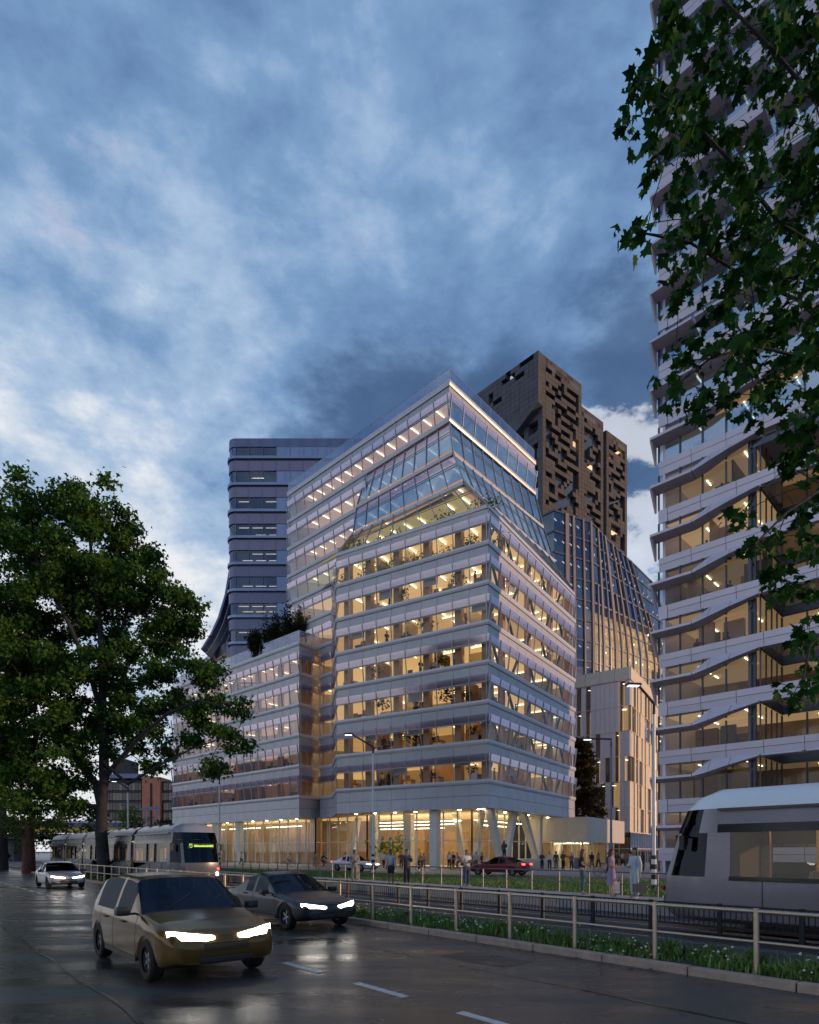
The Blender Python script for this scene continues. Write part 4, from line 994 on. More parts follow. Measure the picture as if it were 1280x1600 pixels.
# ------------------------------------------------------------------ dark brick tower with scattered recessed windows
m_brown = mat('brown_brick', (0.078, 0.065, 0.061), 0.8, var=0.2, vscale=0.5, bump=0.2, bscale=3)
m_slate = mat('slate_cladding', (0.085, 0.085, 0.105), 0.7, var=0.15, vscale=0.5, bump=0.2, bscale=3)
m_litwin = mat('lit_room', (0.6, 0.5, 0.3), 0.8, emit=(1.0, 0.66, 0.25), estr=0.9)
dt = thing('dark_tower', 'dark brown brick high rise with scattered recessed windows behind the main block', 'building', (38, 145, 0.2))
dt_lim = [0]
m_glass_m = mat('mirror_glass', (0.05, 0.06, 0.08), 0.06, 0.0, spec=1.0)
m_glass_w = mat('pale_window', (0.62, 0.66, 0.74), 0.08, 1.0)
def recessed(A, B, z0, z1, cw, chh, wins, wm, rd=0.9, gms=None, seam=True, proud=None):
    """wall of cladding cells with rectangular openings; wins: set of cells; each cell that is wall is a panel face"""
    A, d, nr, Lg, ang = seg(A, B); nx = max(1, round(Lg / cw)); nzc = max(1, round((z1 - z0) / chh)); cw = Lg / nx; chh = (z1 - z0) / nzc
    mb = MB(); P = lambda x, z, o=0.0: A + d * (x * cw) + nr * o + Vector((0, 0, z0 + z * chh))
    W = lambda x, z: (x, z) in wins
    for x in range(nx):
        for z in range(nzc):
            if W(x, z):
                if not W(x, z + 1): mb.quad(P(x, z + 1), P(x, z + 1, -rd), P(x + 1, z + 1, -rd), P(x + 1, z + 1))
                if not W(x, z - 1): mb.quad(P(x, z), P(x + 1, z), P(x + 1, z, -rd), P(x, z, -rd))
                if not W(x - 1, z): mb.quad(P(x, z), P(x, z, -rd), P(x, z + 1, -rd), P(x, z + 1))
                if not W(x + 1, z): mb.quad(P(x + 1, z), P(x + 1, z + 1), P(x + 1, z + 1, -rd), P(x + 1, z, -rd))
            else:
                off = random.choice((0.0, 0.0, 0.01, 0.02)) if seam else 0.0
                g = 0.03
                mb.quad(P(x + g, z + g, off), P(x + 1 - g, z + g, off), P(x + 1 - g, z + 1 - g, off), P(x + g, z + 1 - g, off))
                a, b_, c, e = P(x + g, z + g, off), P(x + 1 - g, z + g, off), P(x + 1 - g, z + 1 - g, off), P(x + g, z + 1 - g, off)
                a2, b2, c2, e2 = P(x, z, -.06), P(x + 1, z, -.06), P(x + 1, z + 1, -.06), P(x, z + 1, -.06)
                mb.quad(a2, b2, b_, a); mb.quad(b2, c2, c, b_); mb.quad(c2, e2, e, c); mb.quad(e2, a2, a, e)
    return mb, P, nx, nzc
def scatter_windows(nx, nz, rects, zmin=0):
    s = set(); out = []
    for (x, z, w_, h_) in rects:
        c = {(a, b) for a in range(x, x + w_) for b in range(z, z + h_) if 0 < a < nx - 1 and zmin < b < nz - 1}
        if c and not (c & s): s |= c; out.append((x, z, w_, h_))
    return s, out
def dark_face(A, B, z0, z1, wm, seed, n, glassm, name='brick_wall', lit=0.025):
    rnd = random.Random(seed); Lg = (V2(B) - V2(A)).length; CS = 1.25 if name == 'slate_wall' else 1.05; nx, nz_ = round(Lg / CS), round((z1 - z0) / CS)
    rects = []
    for _ in range(n):
        w_, h_ = rnd.choice(((3, 1), (4, 1), (2, 1), (1, 1), (1, 1), (2, 2), (5, 1), (3, 1), (1, 2), (4, 1), (2, 1)))
        x, z = rnd.randrange(0, nx), rnd.randrange(0, nz_); rects.append((x, z, w_, h_))
        if rnd.random() < .5: rects.append((x + w_, z + rnd.choice((-1, 1)), rnd.choice((2, 3)), 1))
    if name == 'slate_wall': rects = [(16, 44, 2, 2), (13, 43, 2, 2), (17, 39, 1, 3), (14, 38, 1, 2), (15, 36, 3, 1), (16, 32, 2, 2), (16, 29, 2, 2), (10, 44, 1, 2), (11, 41, 2, 1), (17, 26, 1, 2)] + rects
    s, out = scatter_windows(nx, nz_, rects)
    mb, P, nx, nz_ = recessed(A, B, z0, z1, CS, CS, s, wm)
    mb.build(name, wm, dt)
    done = set()
    for (x, z, w_, h_) in out:
        x0, x1 = max(1, x), min(nx - 1, x + w_); zz0, zz1 = max(1, z), min(nz_ - 1, z + h_)
        gm = m_litwin if rnd.random() < lit else glassm
        link('window_pane', thin([P(x0, zz0, -.88), P(x1, zz0, -.88), P(x1, zz1, -.88), P(x0, zz1, -.88)], .05).mesh('window_pane', gm), dt)
DC = Vector((29.25, 135, 0)); dR = Vector((0.78, 0.625, 0)).normalized(); dL = Vector((-0.68, 0.73, 0)).normalized()
pR = lambda t: tuple((DC + dR * t))[:2]
ZD = 40
dark_face(pR(0), pR(14.1), ZD, 111.3, m_brown, 3, 230, m_glass_m)
dark_face(pR(14.12), pR(22.9), ZD, 106.3, m_brown, 4, 140, m_glass_m)
dark_face(pR(24.2), pR(33.2), ZD, 105.0, m_brown, 5, 140, m_glass_m, lit=0.05)
pL = tuple(DC + dL * 24)[:2]
dark_face(tuple(DC + dL * 24)[:2], pR(0), 40, 100.0, m_slate, 9, 75, m_glass_w, 'slate_wall', lit=0.02)
# overhanging crown of the slate face with its slanting underside
A, d, nr, Lg, ang = seg(pL, pR(0)); mb = MB()
rects = [(18 - 3, 9, 3, 1), (11, 8, 3, 1), (12, 9, 1, 1), (8, 6, 1, 2), (5, 5, 2, 1), (9, 5, 2, 1), (14, 7, 2, 1)]
nxx = round(Lg / 1.25); s = {(a, b) for (x, z, w_, h_) in rects for a in range(x, x + w_) for b in range(z, z + h_)}
o_ = nr * 1.6
mb, P, a_, b_ = recessed(Vector(pL).to_3d() + o_, Vector(pR(0)).to_3d() + o_, 100.0, 111.3, 1.25, 1.13, s, m_slate); mb.build('crown_wall', m_slate, dt)
for (x, z, w_, h_) in rects: link('window_pane', thin([P(x, z, -.8), P(x + w_, z, -.8), P(x + w_, z + h_, -.8), P(x, z + h_, -.8)], .05).mesh('window_pane', m_glass_w), dt)
mb = MB(); q = lambda x, z, o: A + d * x + nr * o + Vector((0, 0, z))
mb.add([q(0, 100, 1.6), q(Lg, 100, 1.6), q(0, 86, 1.6), q(0, 100, 0), q(Lg, 100, 0), q(0, 86, 0)], [(0, 2, 1), (0, 3, 5, 2), (1, 2, 5, 4)]); mb.build('crown_wall', m_slate, dt)
mb = MB(); mb.add([q(Lg, 100, 0), q(Lg, 100, 1.6), q(Lg, 111.3, 1.6), q(Lg, 111.3, 0)], [(0, 1, 2, 3)]); mb.build('crown_wall', m_brown, dt)
for (ta, tb, zt_) in ((0, 14.1, 111.2), (14.12, 22.9, 106.2), (24.2, 33.2, 104.9)):
    a, b_ = Vector(pR(ta)), Vector(pR(tb)); k = dL.xy * 24
    MB().prism([tuple(a), tuple(b_), tuple(b_ + k), tuple(a + k)], zt_ - 2, zt_ - .02).build('roof', m_slate, dt)
    if ta: 
        A2, d2, nr2, L2, an2 = seg(pR(ta), tuple(Vector(pR(ta)) + k))
for (ta, z0, z1) in ((14.11, 106.3, 111.3),):
    a = Vector(pR(ta)); MB().add([(a.x, a.y, z0 - 1), (a.x + dL.x * 24, a.y + dL.y * 24, z0 - 1), (a.x + dL.x * 24, a.y + dL.y * 24, z1), (a.x, a.y, z1)], [(0, 1, 2, 3)]).build('brick_wall', m_brown, dt)
for ta in (22.9, 24.2):
    a = Vector(pR(ta)); k = Vector((dL.x * 3, dL.y * 3)); MB().add([(a.x, a.y, ZD), (a.x + k.x, a.y + k.y, ZD), (a.x + k.x, a.y + k.y, 105), (a.x, a.y, 105)], [(0, 1, 2, 3)]).build('slot_wall', m_slate, dt)
a, b_ = Vector(pR(22.9)) + dL.xy * 2.8, Vector(pR(24.2)) + dL.xy * 2.8
MB().add([(a.x, a.y, ZD), (b_.x, b_.y, ZD), (b_.x, b_.y, 104.5), (a.x, a.y, 104.5)], [(0, 1, 2, 3)]).build('slot_glass', m_glass_w, dt)
a = Vector(pR(33.2)); k = dL.xy * 24; b_ = Vector(pL)
for (u, v) in ((a, a + k), (a + k, b_)):
    MB().add([(u.x, u.y, .2), (v.x, v.y, .2), (v.x, v.y, 104.8), (u.x, u.y, 104.8)], [(0, 1, 2, 3)]).build('back_wall', m_brown, dt)
MB().prism([tuple(DC + dR * .3 + dL * .3)[:2], tuple(DC + dR * 33 + dL * .3)[:2], tuple(DC + dR * 33 + dL * 23)[:2], tuple(DC + dR * .3 + dL * 23)[:2]], .2, ZD + .5).build('lower_body', m_brown, dt)
rebase(dt)

# ------------------------------------------------------------------ glass building with slanting fins
m_finp = mat('brown_fin', (0.23, 0.18, 0.185), 0.55, 0.1, var=0.08)
m_finb = mat('blue_fin', (0.15, 0.18, 0.32), 0.35, 0.3, var=0.06)
m_wroom = mat('warm_room', (0.55, 0.42, 0.22), 0.8, var=0.25, vscale=0.15, emit=(1.0, 0.62, 0.24), estr=0.30)  # walls of lit rooms: warm glow put into the material
m_droom = mat('dusky_room', (0.10, 0.09, 0.09), 0.8, var=0.3, vscale=0.2)
m_glass_deep = glass('deep_blue_glass', (0.55, 0.56, 0.62), 0.13, 0.7, (0.62, 0.68, 0.80))
fb = thing('fin_building', 'curved glass office building with slanting brown and blue fins', 'building', (40, 122, 0.2))
FPL = [Vector((23.6, 112.5, 0)), Vector((25.9, 110, 0)), Vector((34.4, 114, 0)), Vector((41.5, 119, 0)), Vector((52.7, 128, 0)), Vector((60, 135, 0))]
FK = [0, 0, 0.1, 0.55, 1.0, 1.2]; FT = 63.2
def fpt(i, u, z):
    p = FPL[i].lerp(FPL[i + 1], u); k = FK[i] + (FK[i + 1] - FK[i]) * u
    s = max(0.0, (z - 40) / 23.0); return p + Vector((-4.2, 3.6, 0)) * (k * s ** 1.25) + Vector((0, 0, z))
fz = [22.2 + 3.73 * i for i in range(12)]; fz = [z for z in fz if z < FT] + [FT]
fpane = Pieces(fb, 'window_pane'); frm = MB(); fstr = Pieces(fb, 'ceiling_light')
bays = [1, 5, 5, 6, 4]; rnd = random.Random(21)
for i in range(5):
    for zi in range(len(fz) - 1):
        z0, z1 = fz[zi], fz[zi + 1]; warm = zi in (1, 2, 4, 5, 6) if i > 1 else zi in (1, 3)
        for q in range(bays[i]):
            u0, u1 = q / bays[i], (q + 1) / bays[i]
            a, b_, c, e = fpt(i, u0, z0 + .1), fpt(i, u1, z0 + .1), fpt(i, u1, z1 - .25), fpt(i, u0, z1 - .25)
            o = a.copy(); fpane.put(thin([p - o for p in (a, b_, c, e)], .04).mesh('window_pane', m_glass_r if i == 0 else m_glass_deep if zi > 6 or i < 2 else m_glass), Matrix.Translation(o))
            if rnd.random() < .85 and i > 0:
                p = fpt(i, (u0 + u1) / 2, z1 - .5) + Vector((-.3, 1.6, 0)); fstr.put(cached(('fst',), lambda: MB().box(0, 1.0, -.08, .08, 0, .07).mesh('ceiling_light', m_strip)), loc=p, rot=math.atan2((b_ - a).y, (b_ - a).x) + .5)
        frm.beam(fpt(i, 0, z1 - .1), fpt(i, 1, z1 - .1), .25, .3)
        a, b_ = fpt(i, 0, z0) + Vector((-1, 3.2, 0)), fpt(i, 1, z0) + Vector((-1, 3.2, 0))
        lit = (rnd.random() < .8) if warm else rnd.random() < .08
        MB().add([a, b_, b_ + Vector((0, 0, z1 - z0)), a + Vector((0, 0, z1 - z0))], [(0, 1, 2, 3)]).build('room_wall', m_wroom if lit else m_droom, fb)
frm.build('floor_edge', m_frame, fb, kind='stuff')
for i in range(5):
    for q in range(bays[i]):
        u = (q + rnd.uniform(.3, .7)) / bays[i]; w_ = rnd.choice((.35, .5, .8, .3)) / (FPL[i + 1] - FPL[i]).length
        if i == 0: continue
        za, zb = (0, len(fz) - 1) if rnd.random() < .6 else (rnd.choice((0, 2, 4)), rnd.choice((5, 7, 8)))
        m_ = m_finp if rnd.random() < (.85 if i != 2 else .55) else m_finb
        mb = MB(); vs = []
        for z in fz[za:zb + 1]:
            a, b_ = fpt(i, u, z), fpt(i, min(1, u + w_), z); n_ = (b_ - a).cross(Vector((0, 0, 1))).normalized()
            vs += [a - n_ * .1, b_ - n_ * .1, b_ + n_ * .28, a + n_ * .28]
        ns = zb - za + 1
        fs = [(4 * r + k, 4 * r + (k + 1) % 4, 4 * r + 4 + (k + 1) % 4, 4 * r + 4 + k) for r in range(ns - 1) for k in range(4)] + [(3, 2, 1, 0), (4 * ns - 4, 4 * ns - 3, 4 * ns - 2, 4 * ns - 1)]
        mb.add(vs, fs); mb.build('fin', m_, fb)
top = [fpt(i, 0, FT - .05) for i in range(5)] + [fpt(4, 1, FT - .05), Vector((52, 150, FT - .05)), Vector((26, 131, FT - .05))]
MB().add(top, [tuple(range(len(top)))]).build('roof', m_slate, fb)
low = [p.copy() for p in FPL] + [Vector((62, 150, 0)), Vector((28, 131, 0))]
MB().prism([(p.x, p.y + .3) for p in low], .2, 22.0).build('lower_body', m_droom, fb)
fpane.flush(); fstr.flush(); rebase(fb)

# ------------------------------------------------------------------ small white panelled building
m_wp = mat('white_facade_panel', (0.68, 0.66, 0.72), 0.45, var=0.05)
m_wpe = mat('sun_tinted_panel', (0.78, 0.63, 0.42), 0.5, var=0.08)  # sunlit side: warm sun tone put into the panel colour
wb = thing('panelled_building', 'small white panelled building with sunlit narrow strips between the office block and the right tower', 'building', (35, 98, 0.2))
WBc, WBl, WBr = (32.3, 90.0), (23.5, 96.9), (43.7, 108.0); WT = 29.1
def cellwall(A, B, nb, z0, zs, nf, pm2, pwin, litp, seed, wid=None):
    rnd = random.Random(seed); A, d, nr, Lg, ang = seg(A, B); w_ = Lg / nb; prev = [False] * nb
    for f in range(nf):
        z = z0 + f * zs
        for q in range(nb):
            win = rnd.random() < pwin if f % 2 == 0 or rnd.random() < .3 else prev[q]
            prev[q] = win; M = Matrix.Translation(A + d * (q * w_) + Vector((0, 0, z))) @ Matrix.Rotation(ang, 4, 'Z')
            if win:
                me = cached(('wbw', round(w_, 3)), lambda: thin([(.03, .12, .04), (w_ - .03, .12, .04), (w_ - .03, .12, zs - .06), (.03, .12, zs - .06)], .03).mesh('window_pane', m_glass_r))
                o = link('window_pane', me, wb); o.matrix_local = M
                p0, p1 = A + d * (q * w_) - nr * 1.6, A + d * ((q + 1) * w_) - nr * 1.6
                m_ = m_wroom if rnd.random() < litp else m_droom
                MB().add([(p0.x, p0.y, z), (p1.x, p1.y, z), (p1.x, p1.y, z + zs), (p0.x, p0.y, z + zs)], [(0, 1, 2, 3)]).build('room_wall', m_, wb)
                if rnd.random() < .5:
                    pc = (p0 + p1) / 2 + nr * .8; MB().box(pc.x - .3, pc.x + .3, pc.y - .05, pc.y + .05, z + zs - .5, z + zs - .44).build('ceiling_light', m_strip, wb)
            else:
                me = cached(('wbp', round(w_, 3), pm2.name), lambda: MB().box(.015, w_ - .015, 0, .3, .015, zs - .03).mesh('facade_panel', pm2))
                o = link('facade_panel', me, wb); o.matrix_local = M
        mb = MB(); a, b_ = A + Vector((0, 0, z)), A + d * Lg + Vector((0, 0, z)); mb.beam(a, b_, .16, .07); mb.build('floor_line', pm2, wb)
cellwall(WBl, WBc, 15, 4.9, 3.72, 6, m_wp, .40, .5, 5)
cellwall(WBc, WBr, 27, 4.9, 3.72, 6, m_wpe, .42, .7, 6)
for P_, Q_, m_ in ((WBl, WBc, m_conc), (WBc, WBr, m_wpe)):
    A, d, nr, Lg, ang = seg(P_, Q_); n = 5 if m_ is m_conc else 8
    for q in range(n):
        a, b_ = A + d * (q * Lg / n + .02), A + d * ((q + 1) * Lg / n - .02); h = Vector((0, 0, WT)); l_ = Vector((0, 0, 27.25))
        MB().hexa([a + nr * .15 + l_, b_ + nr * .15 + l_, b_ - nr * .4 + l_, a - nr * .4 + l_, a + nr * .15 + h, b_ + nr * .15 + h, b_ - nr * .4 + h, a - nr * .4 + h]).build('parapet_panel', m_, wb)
    # glazed ground storey with thin pale mullions
    n = 7 if m_ is m_conc else 12
    for q in range(n):
        a, b_ = A + d * (q * Lg / n + .04), A + d * ((q + 1) * Lg / n - .04); l_, h = Vector((0, 0, .2)), Vector((0, 0, 4.8))
        link('window_pane', thin([a + l_, b_ + l_, b_ + h, a + h], .03).mesh('window_pane', m_glass_deep), wb)
    mb = MB()
    for q in range(n + 1): p = A + d * (q * Lg / n); mb.beam(p + Vector((0, 0, .2)), p + Vector((0, 0, 4.85)), .1, .1)
    for zz in (2.4, 4.85): mb.beam(A + Vector((0, 0, zz)), A + d * Lg + Vector((0, 0, zz)), .12, .1)
    mb.build('shop_frame', m_wpe, wb)
cpoly = offset_poly([WBl, WBc, WBr, (33, 116)], 2.0)
MB().prism(cpoly, .2, 28.6).build('inner_body', m_droom, wb)
MB().prism(offset_poly([WBl, WBc, WBr, (33, 116)], .35), 28.3, 28.7).build('roof', m_conc, wb)
rebase(wb)

# ------------------------------------------------------------------ entrance pavilion
m_pav = mat('pavilion_panel', (0.62, 0.55, 0.48), 0.45, var=0.06)
pv = thing('entrance_pavilion', 'low pavilion with pale fascia and glass doors right of the raking columns', 'building', (21, 74, 0.2))
PC, PR_, PL_ = (19.8, 68.5), (28.0, 80.0), (14.2, 73.2)
for P_, Q_, n in ((PL_, PC, 6), (PC, PR_, 11)):
    A, d, nr, Lg, ang = seg(P_, Q_); w_ = Lg / n
    me = MB().box(.012, w_ - .012, 0, .25, 3.05, 5.9).mesh('fascia_panel', m_pav)
    for q in range(n): link('fascia_panel', me, pv, A + d * (q * w_), ang)
    ip = A - nr * 1.4
    mp_ = thin([(.03, 0, .25), (w_ - .03, 0, .25), (w_ - .03, 0, 3.0), (.03, 0, 3.0)], .03).mesh('window_pane', m_glass)
    fr_ = MB()
    for q in range(n): link('window_pane', mp_, pv, ip + d * (q * w_), ang)
    for q in range(n + 1): fr_.beam(ip + d * (q * w_) + Vector((0, 0, .2)), ip + d * (q * w_) + Vector((0, 0, 3.05)), .12, .14)
    fr_.build('door_frame', m_post, pv)
    bw = A - nr * 5.0
    MB().hexa([tuple(bw + Vector((0, 0, .2))), tuple(bw + d * Lg + Vector((0, 0, .2))), tuple(bw + d * Lg - nr * .2 + Vector((0, 0, .2))), tuple(bw - nr * .2 + Vector((0, 0, .2))), tuple(bw + Vector((0, 0, 3.04))), tuple(bw + d * Lg + Vector((0, 0, 3.04))), tuple(bw + d * Lg - nr * .2 + Vector((0, 0, 3.04))), tuple(bw - nr * .2 + Vector((0, 0, 3.04)))]).build('back_wall', m_wood, pv)
    MB().beam(tuple(A + d * 1 - nr * 2.6 + Vector((0, 0, 2.95))), tuple(A + d * (Lg - 1) - nr * 2.6 + Vector((0, 0, 2.95))), .3, .05).build('ceiling_light', m_lobstrip, pv)
ppoly = [PL_, PC, PR_, (18.0, 84.0)]
MB().prism(offset_poly(ppoly, .26), 5.5, 5.8).build('roof', m_conc, pv); MB().prism(offset_poly(ppoly, .26), 3.06, 3.2).build('soffit', m_soffit, pv)
rebase(pv)

# ------------------------------------------------------------------ unseen block added right of view, shading the main block's lower facade
eb = thing('shade_block', 'unseen plain brown block added right of view to shade the main block', 'building', (72, 50, 0.2))
EBP = [(60, 34), (84, 34), (84, 68), (60, 68)]
MB().prism(EBP, .2, 27.0).build('wall', m_brown, eb); MB().prism(offset_poly(EBP, -.3), 27.0, 27.6).build('roof', m_slate, eb)
wme = MB().box(-1.1, 1.1, -.12, .02, 0, 1.9).mesh('window_pane', m_nightglass0) if False else None
for f in range(7):
    for q in range(10):
        for (x, y, rot) in ((59.96, 36 + q * 3.1, -math.pi / 2), (61.5 + q * 2.5, 33.96, 0)):
            link('window_pane', cached(('ebw',), lambda: MB().box(-.8, .8, -.05, .05, 0, 1.9).mesh('window_pane', m_glass_m)), eb, (x, y, 1.6 + f * 3.6), rot)
rebase(eb)

# ------------------------------------------------------------------ brick and glass offices far left, train on its viaduct
m_redbrick = mat('sun_brightened_brick', (0.66, 0.24, 0.13), 0.8, var=0.12, vscale=0.6, bump=0.2, bscale=6)  # sunlight put into the brick colour; this face lies in shade
m_nightglass = mat('dark_curtain_wall', (0.03, 0.035, 0.045), 0.15, 0.0, var=0.6, vscale=0.35, spec=0.7)
bb_ = thing('brick_office', 'dark glass office building with an orange brick stair tower, far left', 'building', (-78, 172, 0.2))
YB = 170.0
def bx(px0, px1, y0, y1, Y, dep, m_, nm_): 
    a, b_ = at(px0, y1, Y), at(px1, y0, Y); return MB().box(a.x, b_.x, Y, Y + dep, a.z, b_.z).build(nm_, m_, bb_)
bx(222, 250, 1214, 1345, YB - 1.5, 8, m_redbrick, 'stair_tower'); bx(234.5, 237.5, 1224, 1262, YB - 1.62, .2, m_black, 'slot_window'); bx(234.5, 237.5, 1266, 1290, YB - 1.62, .2, m_black, 'slot_window')
bx(150, 221.5, 1219, 1345, YB + .6, 14, m_black, 'inner_body'); bx(250.5, 285, 1221, 1345, YB + .6, 14, m_black, 'inner_body')
rnd = random.Random(2)
m_ng2 = mat('curtain_wall_lit', (0.14, 0.13, 0.12), 0.3, emit=(1.0, .8, .55), estr=.035)
for (xa, xb, n) in ((151, 221, 14), (251, 272, 5)):
    for f in range(6):
        ya = 1222 + f * 15.5
        for q in range(n):
            a, b_ = at(xa + (xb - xa) * q / n + .3, ya + 13.0, YB), at(xa + (xb - xa) * (q + 1) / n - .3, ya + 1.5, YB)
            MB().box(a.x, b_.x, YB, YB + .1, a.z, b_.z).build('window_pane', m_ng2 if rnd.random() < .35 else m_nightglass, bb_)
        a, b_ = at(xa, ya + 1.2, YB - .3), at(xb, ya - 1.2, YB - .3); MB().box(a.x, b_.x, YB - .3, YB + .5, a.z, b_.z).build('floor_band', m_brown, bb_)
bx(160, 222, 1209, 1216, YB - .6, 10, m_finb, 'roof_band'); bx(176, 197, 1186, 1210, YB + 4, 8, m_brown, 'roof_house')
rebase(bb_)
tr_y = 128.0
vd = thing('railway_viaduct', 'low concrete railway viaduct under the yellow and blue train', 'viaduct', (-78, 132, 0))
a, b_ = at(60, 1296, tr_y), at(262, 1300, tr_y)
MB().box(-110, b_.x, tr_y - 2, tr_y + 6, 4.6, 5.6).build('deck', m_slate, vd)
for x in range(-108, -48, 12): MB().box(x, x + 1.6, tr_y, tr_y + 4, 0, 4.6).build('pier', m_slate, vd)
rebase(vd)
m_tyel = mat('train_yellow', (0.62, 0.40, 0.03), 0.4); m_tblue = mat('train_blue', (0.03, 0.05, 0.22), 0.35)
train = thing('passenger_train', 'yellow and blue passenger train on the viaduct behind the trees', 'train', (-75, tr_y + 2, 5.6))
for c in range(3):
    x0 = -56.5 - (c + 1) * 19.0; x1 = x0 + 18.6
    MB().box(x0, x1, tr_y + .5, tr_y + 3.3, 5.9, 7.9).build('car_body', m_tyel, train); MB().box(x0, x1, tr_y + .44, tr_y + 3.36, 7.0, 7.95).build('window_band', m_tblue, train)
    MB().box(x0 + .2, x1 - .2, tr_y + .6, tr_y + 3.2, 7.95, 8.4).build('roof', m_conc, train)
    for q in range(8): MB().box(x0 + 1 + q * 2.2, x0 + 2.6 + q * 2.2, tr_y + .40, tr_y + .44, 7.1, 7.8).build('window_pane', m_nightglass, train)
rebase(train)
# ------------------------------------------------------------------ vehicles
m_tyre = mat('tyre_rubber', (0.015, 0.015, 0.016), 0.8)
m_rim = mat('alloy_rim', (0.35, 0.35, 0.37), 0.3, 0.8)
m_carglass = glass('car_glass', (0.10, 0.13, 0.18), 0.045, 0.14, (0.65, 0.78, 1.0))
m_trim = mat('black_trim', (0.02, 0.02, 0.022), 0.45)
m_head = mat('headlight_on', (0.9, 0.9, 0.9), 0.2, emit=(1.0, 0.93, 0.80), estr=16.0)
m_headfar = mat('headlight_on_far', (0.9, 0.9, 0.9), 0.2, emit=(1.0, 0.93, 0.82), estr=10.0)
m_tail = mat('tail_light_on', (0.5, 0.02, 0.02), 0.3, emit=(1.0, 0.06, 0.04), estr=5.0)
m_plate = mat('number_plate', (0.55, 0.45, 0.10), 0.5)
m_cabin = mat('car_interior', (0.035, 0.033, 0.033), 0.8)
def paint(nm, c, r=0.22): return mat(nm, c, r, 0.25, var=0.04, vscale=2)
sm = lambda a, b, x: (lambda t: t * t * (3 - 2 * t))(min(1, max(0, (x - a) / (b - a))))
def lerp_tab(tab, x):
    if x <= tab[0][0]: return tab[0][1]
    for (a, va), (b, vb) in zip(tab[:-1], tab[1:]):
        if x <= b: return va + (vb - va) * (x - a) / (b - a)
    return tab[-1][1]
